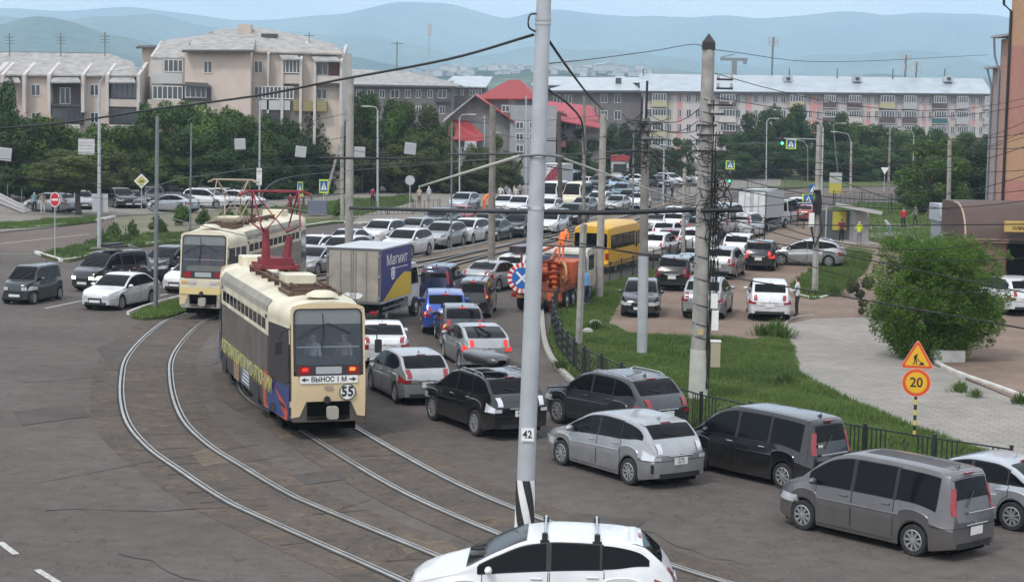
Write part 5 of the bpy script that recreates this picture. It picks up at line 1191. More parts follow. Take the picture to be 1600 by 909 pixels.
person((1342,383),'stand','yellow','grey','white','person in bright yellow top and white cap beside the bus shelter',0, z=.11, sc=.98)
person((1301,376),'stand','white','grey','brown','person in pale clothes left of the bus shelter panel',20, z=.11)
person((1314,379),'stand','maroon','black','black','woman in dark red standing in the bus shelter',0, z=.11)
person((1411,358),'stand','red','black','white','person in red top and white cap on the lawn path',10, z=.13)
person((1430,353),'walk','grey','black','black','person in grey under the tree on the lawn path',60, z=.13)
person((1452,353),'walk','brown','brown','black','person in brown by the grey kiosk',60, z=.13)
person((1390,372),'bend','white','teal','black','person in white crouching among weeds at the lawn edge',90, z=.13)
person((1245,494),'work','white','black','black','man in white shirt standing at the right side of the white suv in the lot',70, z=.12)
person((1247,458-0),'stand','black','black','black','person in black behind the white suv in the lot',0, z=.12, sc=.9) if 0 else None
person((916,477),'lean','blue','navy','white','worker in light blue leaning over the black fence',40)
person((908,470),'stand','teal','navy','white','worker in pale blue jacket beside the orange truck',200)
person((1038,316),'walk','navy','black','black','person in dark clothes on the far footway',60)
person((1050,314),'walk','black','black','black','person in black by the far fence',60)
wp = Matrix.LocRotScale(WT.location, WT.rotation_euler, None) @ Vector((3.2,-.35,2.15)); person(None,'bend','orange','orange','orange','worker in orange vest bending over the equipment box of the works truck',-30, world=wp, sc=.95)
wp = G(864,487); person(None,'lean','orange','orange','orange','worker in orange jacket at the auger behind the works truck',150, world=Vector((wp.x,wp.y,.0)), sc=1.0)
for dx_, dy_, a_, lb_ in ((.62,.3,'white','passenger in white standing at the rear window of the near tram'),(.62,-.55,'beige','second passenger at the right of the near tram rear window')):
    person(None,'stand',a_,'grey','white',lb_,150, world=t1.matrix_world @ Vector((dx_,dy_,.9)) if 0 else Matrix.LocRotScale(t1.location, t1.rotation_euler, None) @ Vector((dx_,dy_,1.07)))
# ---------------- fences ----------------
fm = mat('fence_black', (.018,.022,.022), .55)
def fence(P, H, lb, panel=2.4, bars=12, deco=True, m=fm, bw=.034):
    root = empty('metal_fence', P[0], 0, lb, 'fence'); Q = resample(P, panel); L0 = P[0]
    pb = MB(); pb.box((-.035,-.035,-.1),(.035,.035,H+.04)); pb.box((-.045,-.045,H+.04),(.045,.045,H+.07)); pme = pb.mesh('post', m, fixn=True)
    bb = MB(); bb.box((-bw/2,-.008,.12),(bw/2,.008,H-.04)); bme = bb.mesh('bar', m, fixn=True)
    rb = MB(); rb.box((-.5,-.015,-.018),(.5,.015,.018)); rme = rb.mesh('rail', m, fixn=True)
    db = MB()
    for cx in (0,):
        for k in range(3):
            zc = .25+.27*k; r = .13; db.path([(cx,-.02,zc-r),(cx+r*.8,-.02,zc),(cx,-.02,zc+r),(cx-r*.8,-.02,zc),(cx,-.02,zc-r)], .018, 4)
    dme = db.mesh('ornament', m, fixn=True)
    n = 0
    for i, (a, c_) in enumerate(zip(Q[:-1], Q[1:])):
        d = c_-a; Lp = d.length; ang = math.atan2(d.y, d.x); mid = (a+c_)/2-L0
        inst('post', pme, root, loc=a-L0, rot=(0,0,ang))
        for z_ in (.10, H-.03): inst('rail', rme, root, loc=mid+Vector((0,0,z_)), rot=(0,0,ang), scale=(Lp-.07,1,1))
        if deco:
            for q_ in (-.2,.2): inst('ornament', dme, root, loc=mid+d.normalized()*q_, rot=(0,0,ang))
        for k in range(bars):
            t = (k+.5)/bars
            if deco and abs(t-.5) < .2: continue
            if n < 290: inst('bar', bme, root, loc=a.lerp(c_, t)-L0, rot=(0,0,ang)); n += 1
    inst('post', pme, root, loc=Q[-1]-L0)
    return root
near_f = catmull([G(*p, .13) for p in ((862,505),(866,522),(873,546),(887,568),(906,588),(930,602),(985,629),(1065,665),(1160,689),(1335,727),(1500,756),(1640,778))], 8)
far_f = catmull([G(*p, .13) for p in ((862,505),(867,492),(880,478),(905,462),(950,443),(1010,424),(1066,404),(1092,394))], 6)
fence(near_f, 1.05, 'black ornamental metal fence curving along the kerb in front of the green verge', 2.0, 15)
fence(far_f, 1.05, 'black metal fence running behind the yellow bus to the far lot', 2.4, 10, deco=False, bw=.04)
fence([G(1152,386,.1), G(1206,385,.1)], 1.25, 'short black panel fence behind the white suv in the lot', 2.2, 8)
fence([G(1082,396,.1), G(1120,388,.1), G(1152,386,.1)], 1.1, 'black fence behind the cables pole', 2.4, 6, deco=False)
fence([G(1018,318,.1), G(1080,303,.1), G(1135,297,.1), G(1270,293,.1)], 1.3, 'grey railing along the far footway', 4, 8, deco=False, m=mat('fence_grey', (.12,.12,.12), .7), bw=.04)
fence([G(1302,318,.1), G(1410,324,.1), G(1440,330,.1)], 1.3, 'black railing across the lawn behind the shelter', 3.4, 6, deco=False, bw=.03)
fence([G(1340,336,.1), G(1408,337,.1)], 1.2, 'low dark fence in front of the lawn', 3.2, 5, deco=False, bw=.03)
fence([G(565,338,.1), G(640,335,.1), G(706,333,.1)], 1.2, 'brown fence behind the oncoming queue', 3, 6, deco=False, m=mat('fence_brown', (.11,.08,.065), .8), bw=.05)
fence([G(1216,344,.1), G(1262,360,.1)], 1.3, 'dark fence beside the far bend', 3, 8, deco=False, bw=.03)
# ---------------- poles ----------------
POLE = {}
def pole(base, top, r0, r1, m, lb, name='utility_pole', z=0.0, n=12, topy=None, lean=0, cat='pole', ztop=None):
    p = G(*base, z); h = ztop if ztop else ZH(p, top[1] if isinstance(top, tuple) else top)
    q = Vector((p.x, p.y, h))
    if isinstance(top, tuple): q = D(top[0], top[1], p.y); h = q.z
    o = empty(name, (p.x,p.y,z), 0, lb, cat); b = MB(); b.tube((0,0,-.1),(q.x-p.x,0,q.z-z), r0, r1, n); b.obj('shaft', m, o, True, 50)
    return o, p, q
# main numbered steel pole
o, p, q = pole((817,872),(852,-60), .185,.14, steelp, 'tall steel tram-wire pole with number 42 plate and black-white striped foot', n=24, name='steel_pole')
MP, MQ = p, q
def on_main(py, f=0):        # point on the pole axis at picture row py
    t = 0
    lo, hi = 0, 1
    for _ in range(30):
        m_ = (lo+hi)/2; w_ = p.lerp(q, m_); d = w_-CP
        if 454.5-FPX*d.dot(U_)/d.dot(F_) > py: lo = m_
        else: hi = m_
    return p.lerp(q, lo)
ax = (q-p); 
z0 = on_main(868).z; z1 = on_main(748).z
b = MB()
R = []
for i in range(25):
    z_ = 0+(z1)*i/24; c_ = p.lerp(q, z_/q.z)-p; rr = .185+(.14-.185)*z_/q.z+.012; R.append([(c_.x+rr*math.cos(a), rr*math.sin(a), z_) for a in np.linspace(0, 2*math.pi, 33)])
b.grid(R); sl = b.obj('striped_sleeve', white, o, True)
for s0 in range(4):
    b = MB(); R = []
    for i in range(25):
        z_ = z1*i/24; c_ = p.lerp(q, z_/q.z)-p; rr = .185+(.14-.185)*z_/q.z+.016; a0 = s0*math.pi/2+.2-z_*1.5*.9
        R.append([(c_.x+rr*math.cos(a0+k*.16), rr*math.sin(a0+k*.16), z_) for k in range(6)])
    b.grid(R); b.obj('black_stripe', ink, sl, True)
w_ = on_main(676)-p; b = MB(); b.box((w_.x-.125,-.21,w_.z-.13),(w_.x+.125,-.19,w_.z+.13)); pl = b.obj('number_plate', white, o); inst('lettering', text_mesh('42', .21, ink, .002, .9, .004), pl, loc=(w_.x-.005,-.213,w_.z))
for py in (243, 325, 30, 37):
    w_ = on_main(py)-p; b = MB(); rr = .185-.045*w_.z/q.z+.015; b.tube((w_.x,0,w_.z-.03),(w_.x,0,w_.z+.03), rr, n=20); b.obj('clamp', chrome if py > 100 else steelp, o)
# concrete pole with cable clutter
o, p, q = pole((1090,624),(1107,78), .27,.19, conc, 'weathered concrete pole with black pyramid cap, hung with cable bundles', z=.12, n=8); CPp, CPq = p, q
def on_pole(p, q, py):
    lo, hi = 0, 1
    for _ in range(30):
        m_ = (lo+hi)/2; d = p.lerp(q, m_)-CP
        if 454.5-FPX*d.dot(U_)/d.dot(F_) > py: lo = m_
        else: hi = m_
    return p.lerp(q, lo)
b = MB(); w_ = q-p; h = q.z-.12; b.lathe([(.26,h),(.26,h+.22),(.0,h+.5)], 4, M=Matrix.Translation((w_.x,0,0)) @ Matrix.Rotation(.8,4,'Z')); b.obj('cap', ink, o)
wz = on_pole(p, q, 540)-p; b = MB(); b.tube((0,0,0),(wz.x,0,wz.z-.12), .30,.28, 10); b.obj('painted_base', mat('base_white', (.48,.47,.43), .9, noise=(3,.15,7)), o, True, 50)
for py in (150,170,185,215,240,262,290,335,365,395,430,470,500,520,560):
    w_ = on_pole(p, q, py)-p; rr = .28-.09*(w_.z/q.z); b = MB(); b.tube((w_.x,0,w_.z-.15),(w_.x+.01,0,w_.z-.11), rr, n=10); b.obj('steel_band', mat('band', (.08,.08,.08), .6, .4), o)
b = MB()
for k in range(9):
    pts = []
    for py in np.linspace(600 if k < 4 else 470, 150+25*k, 16):
        w_ = on_pole(p, q, py)-p; pts.append((w_.x+.2+.035*k+rng.normal(0,.015), -.16+rng.normal(0,.02), w_.z-.12))
    b.path(pts, .018, 5)
b.obj('cable_run', wirem, o)
b = MB()
for k in range(11):
    w_ = on_pole(p, q, 300+rng.uniform(-28,75))-p; cx = w_.x+rng.uniform(.15,.65); rr = rng.uniform(.18,.45)
    b.path([(cx+rr*math.cos(a)*.7+rng.normal(0,.01), -.3+rng.normal(0,.03), w_.z-.12+rr*math.sin(a)) for a in np.linspace(0, 2*math.pi, 15)], .02, 5)
b.obj('cable_coil', wirem, o)
b = MB()
for k in range(42):
    py = rng.uniform(200,345); w_ = on_pole(p, q, py)-p; dx = rng.uniform(-.5,.7); b.path([(w_.x+rng.uniform(-.2,.2), -.25, w_.z-.12), (w_.x+dx*.5, -.3, w_.z-.12+rng.uniform(-.15,.1)), (w_.x+dx, -.25, w_.z-.12+rng.uniform(-.35,.3))], .012, 4)
b.obj('loose_wires', wirem, o)
for py, x0, x1 in ((118,.25,.75),(132,.25,.75),(158,.0,.75),(172,.1,.5),(230,-.4,.6),(205,-.3,.5),(190,-.3,.3)):
    w_ = on_pole(p, q, py)-p; b = MB(); b.box((w_.x+x0,-.26,w_.z-.15),(w_.x+x1,-.20,w_.z-.09)); ar = b.obj('crossarm', ink, o)
    for x in (x0+.05,x1-.05):
        b = MB(); b.lathe([(.0,.14),(.035,.12),(.03,.08),(.05,.05),(.05,0)], 8, M=Matrix.Translation((w_.x+x,-.23,w_.z-.09))); b.obj('insulator', mat('porcelain', (.3,.28,.25), .3), ar)
w_ = on_pole(p, q, 548)-p; b = MB(); b.box((w_.x+.33,-.32,w_.z-.45),(w_.x+.62,-.05,w_.z+.32)); bx = b.obj('cabinet', mat('cabinet_buff', (.36,.32,.22), .6), o); b = MB(); b.box((w_.x+.31,-.34,w_.z+.32),(w_.x+.64,-.03,w_.z+.36)); b.obj('cabinet_lid', white, bx)
for py, dx, hh in ((498,.42,.3),(468,.38,.22)):
    w_ = on_pole(p, q, py)-p; b = MB(); b.box((w_.x+dx-.1,-.4,w_.z-hh),(w_.x+dx+.1,-.25,w_.z+hh)); b.obj('junction_box', white, o)
w_ = on_pole(p, q, 517)-p; b = MB(); b.box((w_.x-.1,-.32,w_.z-.09),(w_.x+.08,-.29,w_.z+.1)); b.obj('small_tag', mat('tag_buff', (.45,.36,.2), .6), o)
# others
PL = {}
def P_(k, *a, **kw): PL[k] = pole(*a, **kw); return PL[k][0]
o = P_('C', (1003,552),(1009,185), .17,.15, concd, 'dark concrete pole wrapped in wires with a pale steel lower sleeve', z=.12)
p, q = PL['C'][1:]; w_ = on_pole(p, q, 395)-p; b = MB(); b.tube((0,0,0),(w_.x,0,w_.z-.12), .19,.19, 16); b.obj('steel_sleeve', steelp, o, True, 50)
b = MB(); w2 = q-p; b.tube((w2.x,0,w2.z-.3),(w2.x+.02,0,w2.z+1.35), .05, n=6); b.obj('top_pipe', ink, o)
b = MB()
for k in range(46):
    w_ = on_pole(p, q, rng.uniform(180,260))-p; dx = rng.uniform(-.9,.9); b.path([(w_.x,-.15,w_.z-.12),(w_.x+dx*.5,-.2,w_.z-.12+rng.uniform(-.2,.1)),(w_.x+dx,-.15,w_.z-.1+rng.uniform(-.5,.4))], .012, 4)
b.obj('loose_wires', wirem, o)
for py, x0, x1 in ((188,-.5,.6),(200,-.7,.4),(213,-.4,.7),(232,-.6,.5)):
    w_ = on_pole(p, q, py)-p; b = MB(); b.box((w_.x+x0,-.2,w_.z-.15),(w_.x+x1,-.14,w_.z-.10)); b.obj('crossarm', ink, o)
P_('D1', (904,538),(912,350), .13,.13, conc, 'slim concrete pole standing in the verge with rectangular section', z=.12, n=4)
P_('D2', (936,466),(943,178), .19,.15, conc, 'tall concrete pole behind the fence by the yellow bus', z=.12)
P_('E', (768,408),(770,165), .22,.18, concd, 'wide brown concrete pole between tram median and oncoming cars')
P_('F', (705,394),(706,190), .06,.05, steelg, 'thin dark steel pole on the tram median')
P_('G', (545,446),(547,122), .22,.19, conc, 'pale round concrete pole above the box truck', n=14)
P_('H', (535,345),(534,196), .16,.13, conc, 'concrete pole just left of the tall round one', z=.12)
P_('I', (590,333),(590,172), .10,.07, steelp, 'pale steel lamp pole on the square')
P_('J', (405,318),(406,158), .09,.07, steelp, 'thin steel pole carrying two small white plates', z=.12)
P_('K', (297,362),(299,192), .07,.06, steelg, 'thin dark pole behind the far tram', z=.1)
P_('L', (243,484),(246,182), .10,.08, steelg, 'grey steel pole in the weedy island beside the white sedan', z=.1)
P_('M', (155,388),(155,132), .13,.08, steelp, 'pale blue-grey lamp pole with curved arm on the left divider', z=.14)
P_('Q', (1273,458),(1280,195), .17,.13, conc, 'concrete pole with hanging cable loop at the lot entrance', z=.12, n=6)
P_('Q2', (1283,330),(1286,200), .10,.08, steelp, 'pale steel pole just behind the looped cable pole')
P_('S', (1067,408),(1070,262), .13,.11, conc, 'short concrete pole behind the fence left of the wired pole')
for i, (bx, tx, r, m, lb) in enumerate((((1036,322),(1038,195),.09,steelp,'pale lamp pole beside the far departing queue'), ((989,332),(990,198),.09,steelg,'grey pole behind the dark wired pole'), ((1197,298),(1198,190),.08,steelp,'thin lamp pole before the far long block'),
    ((1262,300),(1262,230),.08,steelg,'short grey pole by the signal gantry'), ((1329,302),(1330,222),.16,conc,'concrete lamp pole behind the bus shelter'), ((1388,300),(1391,198),.17,concd,'brown wooden pole by the give way sign'),
    ((1426,288),(1428,212),.08,steelp,'thin pale lamp pole among the right trees'), ((1481,372),(1484,217),.19,conc,'concrete pole in front of the grey kiosk'), ((1311,292),(1302,196),.08,steelg,'thin pole left of the far lamp pole'),
    ((718,318),(718,185),.08,steelp,'pale lamp pole before the red roofed house'), ((822,322),(822,150),.08,steelp,'thin pole hidden beside the numbered pole'), ((757,300),(757,181),.08,steelp,'thin pole with bracket before the red roof'),
    ((876,330),(873,175),.22,bark,'dark trunk-like pole on the avenue'), ((912,352),(913,150),.15,concd,'brown pole right of the cream minibus'))):
    PL['x%d' % i] = pole(bx, tx, r, r*.8, m, lb)
# leaning strut
p0, p1 = G(508,312,.1), D(531,226, G(508,312,.1).y); o = empty('pole_strut', p0, 0, 'concrete strut leaning to the right against the paired poles', 'pole'); b = MB(); b.tube((0,0,0), p1-p0, .14, .12, 8); b.obj('shaft', conc, o)
# lamp arms
def lamp(k, dx, dy, ln=.7, back=.9):
    o, p, q = PL[k]; b = MB(); b.path([q-p, q-p+Vector((dx*.25,0,dy*.8)), q-p+Vector((dx,0,dy))], .04, 6); ar = b.obj('lamp_arm', steelp, o)
    e = q-p+Vector((dx,0,dy)); s_ = math.copysign(1, dx); b = MB(); b.rbox((e.x,-.12,e.z-.06),(e.x+s_*ln,.12,e.z+.06), .05, ax=1); b.obj('lamp_head', mat('lamp_head', (.4,.42,.42), .5), ar)
lamp('M', 1.9, 1.0); lamp('x0', -.9, .5); lamp('x2', .8, .4); lamp('x4', -1.8, 1.2); lamp('x6', -1.6, .9); lamp('I', -.6, .3); lamp('x9', .9, .4); lamp('Q2', -1.0, .8); lamp('x8', 1.0, .3); lamp('x3', -2.0, .9)
# cable loop on pole Q
o, p, q = PL['Q']; b = MB()
w1 = on_pole(p, q, 328)-p; 
for k in range(3): b.path([(w1.x-.1+.05*k,-.2,w1.z),(w1.x-.25-.03*k,-.22,w1.z-.9),(w1.x-.1,-.25,w1.z-1.75-.08*k),(w1.x+.22+.03*k,-.22,w1.z-1.0),(w1.x+.05,-.2,w1.z)], .03, 5)
for k in range(7): b.path([(w1.x-.2+.05*k,-.2,w1.z+1.0),(w1.x-.25+.07*k,-.24,w1.z+.4),(w1.x-.15+.05*k,-.2,w1.z-.2)], .04, 5)
b.obj('cable_loop', wirem, o); b = MB(); b.box((w1.x-.42,-.3,w1.z-.8),(w1.x-.16,-.16,w1.z-.15)); b.obj('junction_box', white, o)
# ---------------- signs ----------------
sr = mat('sign_red', (.55,.02,.03), .5); sy = mat('sign_yellow', (.72,.40,.02), .5); so_ = mat('sign_orange', (.62,.08,.02), .45); sb = mat('sign_blue2', (.02,.10,.32), .5); sg_ = mat('sign_fluor', (.50,.68,.06), .5); sback = mat('sign_back', (.42,.43,.44), .5, .2)
def facing(o, p): o.rotation_euler = (0,0,math.atan2(-p.x, p.y)*-1 if 0 else math.atan2(p.y, p.x)-math.pi/2)
def disc(b, r, z, y0, y1, n=32, m=0): b.lathe([(0,y0),(r,y0),(r,y1),(0,y1)], n, m, Matrix.Translation((0,0,z)), axis='y')
# roadworks + 20
p = G(1428,688,.13); o = empty('roadworks_sign', p, 0, 'orange roadworks triangle over a round 20 limit sign on a yellow-black post', 'sign'); facing(o, p)
k = p.y/FPX; H20 = ZH(p, 597)-.13; HT = ZH(p, 550)-.13; hp = H20+.1
for i in range(12):
    a, c_ = hp*i/12, hp*(i+1)/12; b = MB(); b.tube((0,0,a),(0,0,c_), .042, n=10); b.obj('post_band', ink if i % 2 == 0 else mat('post_yellow', (.6,.48,.12), .6), o)
r = 22.5*k; b = MB(); disc(b, r, H20, -.06, -.045); d_ = b.obj('limit_disc', mat('plate_pinkish', (.75,.3,.2), .5), o); b = MB(); disc(b, r*.94, H20, -.064, -.05); b.obj('red_ring', so_, d_); b = MB(); disc(b, r*.74, H20, -.068, -.05); b.obj('yellow_face', sy, d_)
inst('lettering', text_mesh('20', r*.95, ink, .002, .95, .006), d_, loc=(0,-.071,H20-.005))
def tri(s, z, y0, y1, rnd=.05):
    pts = []
    for a0 in (90, 210, 330):
        cx, cz = (s-rnd*2)*math.cos(math.radians(a0)), (s-rnd*2)*math.sin(math.radians(a0))
        for q_ in (-60,-20,20,60): a = math.radians(a0+q_); pts.append((cx+rnd*math.cos(a), z+cz+rnd*math.sin(a)))
    b = MB(); b.prism(pts, y0, y1); return b
s_ = 31*k; zt_ = H20+r+s_*.5; t_ = tri(s_, zt_, -.06, -.045).obj('triangle_plate', mat('plate_pinkish', (.75,.3,.2), .5), o); tri(s_*.95, zt_, -.064, -.05).obj('red_border', so_, t_); tri(s_*.73, zt_, -.068, -.05, .03).obj('yellow_face', sy, t_)
b = MB(); y_ = (-.072,-.069); u = s_*.42
for poly in ([(-.05,.55),(.0,.62),(.06,.52),(.0,.45)], [(-.02,.5),(.02,.42),(-.12,.0),(-.26,.05),(-.3,.3),(-.15,.46)], [(-.3,.3),(-.36,.1),(-.3,-.02),(-.24,.0),(-.26,.2)], [(-.12,.0),(.0,-.22),(.0,-.62),(-.08,-.62),(-.1,-.25),(-.24,.03)], [(-.26,.05),(-.28,-.25),(-.42,-.6),(-.32,-.62),(-.18,-.28),(-.14,.0)], [(-.3,.35),(.1,.0),(.5,-.5),(.46,-.54),(.05,-.08),(-.33,.28)], [(.12,-.62),(.72,-.62),(.55,-.35),(.42,-.28)]):
    b.prism([(x*u*1.25, zt_-.02*s_+z_*u*1.15) for x, z_ in poly], *y_)
b.obj('digging_figure', ink, t_)
# no entry
p = G(86,402,.14); o = empty('road_sign', p, 0, 'red round no entry sign on a thin grey post at the left', 'sign'); facing(o, p); k = p.y/FPX; Hc = ZH(p, 312)-.14
b = MB(); b.tube((0,0,0),(0,0,Hc+.2),.03); b.obj('post', steelp, o); b = MB(); b.lathe([(0,-.05),(.32,-.05),(.32,-.035),(0,-.035)], 28, 0, Matrix.Translation((0,0,Hc)) @ Matrix.Diagonal((.82,1,1.3,1)), axis='y'); d_ = b.obj('red_disc', sr, o)
b = MB(); b.lathe([(.29,-.053),(.33,-.053),(.33,-.03)], 28, 0, Matrix.Translation((0,0,Hc)) @ Matrix.Diagonal((.82,1,1.3,1)), axis='y'); b.obj('white_rim', white, d_); b = MB(); b.box((-.18,-.056,Hc-.06),(.18,-.05,Hc+.06)); b.obj('white_bar', white, d_)
# priority diamond
p = G(221,334,.12); o = empty('road_sign', p, 0, 'white and yellow diamond priority sign by the parked cars', 'sign'); facing(o, p); Hc = ZH(p, 283)-.12
b = MB(); b.tube((0,0,0),(0,0,Hc),.035); b.obj('post', steelp, o)
for s_, m, y_ in ((.6,white,-.05),(.42,mat('dull_yellow',(.5,.45,.12),.6),-.056)):
    b = MB(); b.prism([(0,Hc-s_),(s_,Hc),(0,Hc+s_),(-s_,Hc)], y_, y_+.012); b.obj('diamond', m, o)
b = MB(); b.prism([(-.25,Hc-.12),(.25,Hc-.1),(.2,Hc+.1),(-.1,Hc+.06)], -.06, -.058); b.obj('worn_mark', mat('olive', (.2,.18,.08), .8), o)
# pedestrian crossing signs
def ped(pw, sx, H, lb, post=None, fluor=True, wx=1.0, zb=0.12):
    o = empty('crossing_sign', pw, 0, lb, 'sign'); facing(o, pw)
    if post: b = MB(); b.tube((0,0,-post),(0,0,0),.04); b.obj('post', steelp, o)
    if fluor: b = MB(); b.box((-sx*wx,-.05,-H),(sx*wx,-.03,H)); b.obj('fluorescent_plate', sg_, o)
    b = MB(); b.box((-sx*.76*wx,-.056,-H*.78),(sx*.76*wx,-.05,H*.78)); f = b.obj('blue_face', sb, o)
    b = MB(); b.prism([(-sx*.6*wx,-H*.55),(sx*.6*wx,-H*.55),(0,H*.62)], -.06, -.056); b.obj('white_triangle', white, f)
    b = MB()
    for poly in ([(-.05,.28),(.05,.28),(.05,.38),(-.05,.38)], [(-.1,.22),(.08,.22),(.1,-.05),(-.06,-.05)], [(-.06,-.05),(.02,-.05),(-.12,-.5),(-.2,-.5)], [(.0,-.05),(.1,-.05),(.2,-.5),(.1,-.5)]): b.prism([(x*sx*wx, z_*H) for x, z_ in poly], -.063, -.06)
    b.obj('walking_figure', ink, f)
for px, bs, sx, lb in (((506,291),(505,336),.34,'square crossing sign with bright yellow-green border, right of the pair at the square'), ((469,295),(469,340),.2,'narrow turned crossing sign with yellow-green border, left of the pair')):
    g = G(*bs, .12); pw = D(*px, g.y); ped(pw, sx*1.15, .56, lb, pw.z)
for px, Y, s_, lb in (((1236,225),225,.62,'crossing sign hanging from the signal gantry on the right'), ((1141,258),225,.55,'crossing sign above the green signal right of the wired pole'), ((1271,295),170,.5,'turned crossing sign on the looped cable pole'), ((1263,312),165,.55,'low crossing sign by the lot entrance')):
    pw = D(*px, Y); ped(pw, s_, s_, lb, pw.z if px[0] in (1141,1263) else None, px[0] != 1271)
# traffic lights
for px, Y, lb in (((1222,222),225.5,'green traffic light on the gantry arm'), ((1140,281),224,'green traffic light under the crossing sign')):
    pw = D(*px, Y); o = empty('traffic_light', pw, 0, lb, 'traffic light'); b = MB(); b.rbox((-.2,-.12,-.35),(.2,.1,.75), .05, ax=1); b.obj('housing', ink, o)
    for i, m in enumerate((mat('green_lit', (.05,.6,.35), .4, emit=((.05,1,.5), 5)), mat('lens_dark', (.03,.02,.01), .3), mat('lens_dark', (.03,.02,.01), .3))):
        b = MB(); b.lathe([(0,-.14),(.15,-.14),(.15,-.1)], 16, 0, Matrix.Translation((0,0,-.15+.34*i)), axis='y'); b.obj('lens', m, o)
a = D(1286,218,226); c_ = D(1212,216,226); o = empty('gantry_arm', a, 0, 'pale steel arm holding the signal and crossing sign', 'gantry'); b = MB(); b.path([(0,0,0), c_-a], .06, 6); b.obj('arm', steelp, o)
b = MB(); b.tube((0,0,0),(0,0,-a.z),.1); b.obj('upright', steelp, o)
# give way, speed plates
p = G(1381,300,.1); o = empty('road_sign', p, 0, 'white triangular give way sign on the right by the brown pole', 'sign'); b = MB(); b.tube((0,0,0),(0,0,2.4),.04); b.obj('post', steelp, o); b = MB(); b.prism([(-.5,3.0),(.5,3.0),(0,2.15)], -.06, -.05); b.obj('triangle', white, o)
p = G(640,330,.1); o = empty('road_sign', p, 0, 'round grey back of a sign on the square', 'sign'); b = MB(); b.tube((0,0,0),(0,0,2.6),.04); b.obj('post', steelp, o); b = MB(); disc(b, .42, 2.7, -.06, -.05); b.obj('disc', sback, o)
o, p, q = PL['J']
for py in (269,283):
    w_ = on_pole(p, q, py)-p; b = MB(); b.box((w_.x-.24,-.14,w_.z-.4),(w_.x+.24,-.12,w_.z+.4)); pl = b.obj('small_plate', white, o); b = MB(); [b.box((w_.x-.18,-.15,w_.z-.2+.18*j),(w_.x+.18,-.14,w_.z-.14+.18*j)) for j in range(3)]; b.obj('print_lines', mat('faded_ink', (.25,.25,.25), .7), pl)
o, p, q = PL['M']; w_ = on_pole(p, q, 317)-p; b = MB(); b.box((w_.x-.45,.12,w_.z-.55),(w_.x+.5,.15,w_.z+.55)); b.obj('sign_back', sback, o)
# suspended lane plates
for i, (x, y, s_) in enumerate(((8,241,10),(135,229,12.5),(375,225,8.5),(470,237,8.5),(562,238,8.5),(641,232,9))):
    Y = (118,100,140,140,138,140)[i]; pw = D(x, y, Y); k = Y/FPX*s_; o = empty('lane_plate', pw, rng.uniform(-.1,.1), ['white lane plate cut by the left edge, hanging on a span wire','largest white lane plate hanging beside the left lamp pole','small white plate hanging alone above the left forecourt','white plate hung in front of the dark conifer','white plate partly behind the round concrete pole','white striped plate hanging over the square trees'][i], 'sign')
    b = MB(); b.box((-k,-.02,-k),(k,.02,k), M=Matrix.Rotation(rng.uniform(-.1,.1),4,'Y')); pl = b.obj('plate', sback if i != 1 else mat('plate_dirty', (.5,.5,.5), .6, noise=(3,.2)), o)
    b = MB(); [b.box((-k*.9,-.035,-k*.7+k*.4*j),(k*.9,-.02,-k*.66+k*.4*j)) for j in range(4)]; b.obj('rib', mat('faded_ink', (.25,.25,.25), .7), pl)
# ---------------- wires ----------------
def wire(pts, r, lb, m=wirem, sag=0.0, n=12, name='overhead_wire', group=None):
    """pts: (px, py, distance) points, sagging between them"""
    W3 = [D(*q) for q in pts]; o3 = W3[0]; P = []
    if len(W3) == 2:
        for i in range(n+1): t = i/n; P.append(W3[0].lerp(W3[1], t)-Vector((0,0,4*sag*t*(1-t)))-o3)
    else: P = [w-o3 for w in catmull(W3, 6)]
    b = MB(); b.path(P, r, 5); o = b.obj(name, m, None, True); o.location = o3; return tag(o, lb, 'wire', group)
my = MP.y
wire([(-30,203,60),(100,192,57),(235,172,53),(400,150,49),(530,125,46),(700,93,41),(833,55,my)], .032, 'thick black cable rising from the left edge to the numbered pole')
wire([(837,50,my),(826,42,my-.2),(828,24,my-.2),(840,22,my)], .018, 'short black cable loop at the top of the numbered pole')
wire([(858,64,my),(890,110,42),(925,155,60),(943,172,85)], .03, 'black cable dropping right from the numbered pole to the tall concrete pole')
wire([(852,100,my),(930,92,45),(1020,80,52),(1092,70,CPp.y),(1097,98,CPp.y)], .012, 'thin wire from the numbered pole up to the black capped pole')
wire([(856,140,my),(890,165,45),(910,195,60),(913,240,90)], .03, 'black cable curving down right of the numbered pole')
wire([(1117,78,CPp.y),(1300,97,80),(1545,86,110)], .012, 'thin wire from the black cap pole to the brick building')
# black span cable at mid height with clamps
wire([(546,325,G(545,446).y),(700,329,75),(835,331,62),(960,332,60),(1108,327,CPp.y-.4)], .085, 'heavy black horizontal cable crossing before the traffic from pale pole to wired pole')
wire([(1095,329,CPp.y-.5),(1160,328,CPp.y-.6)], .07, 'stub of black cable sticking out right of the wired pole')
wire([(500,247,90),(640,248,88)], .06, 'short black span bar left of the pale lamp pole')
wire([(700,241,90),(815,241,60)], .045, 'short black span bar beside the numbered pole')
for a, c_, lb in (((655,292,60),(812,244,my),'pale insulating rod slanting left from the numbered pole'), ((876,246,my),(1075,318,60),'pale rod slanting right from the numbered pole')):
    A3, B3 = D(*a), D(*c_); b = MB(); b.tube((0,0,0), B3-A3, .035 if a[0] < 800 else .022, n=8); o = b.obj('span_rod', mat('rod_pale', (.42,.42,.36), .6), None, True); o.location = A3; tag(o, lb, 'rod')
wire([(812,244,my),(850,242,my-.25),(880,246,my)], .03, 'dark clamp bar holding both pale rods at the numbered pole', m=steelg)
wire([(818,243,my),(812,255,my),(806,262,my+5)], .02, 'short black wire stub under the left rod')
rw = random.Random(3)
labs = []
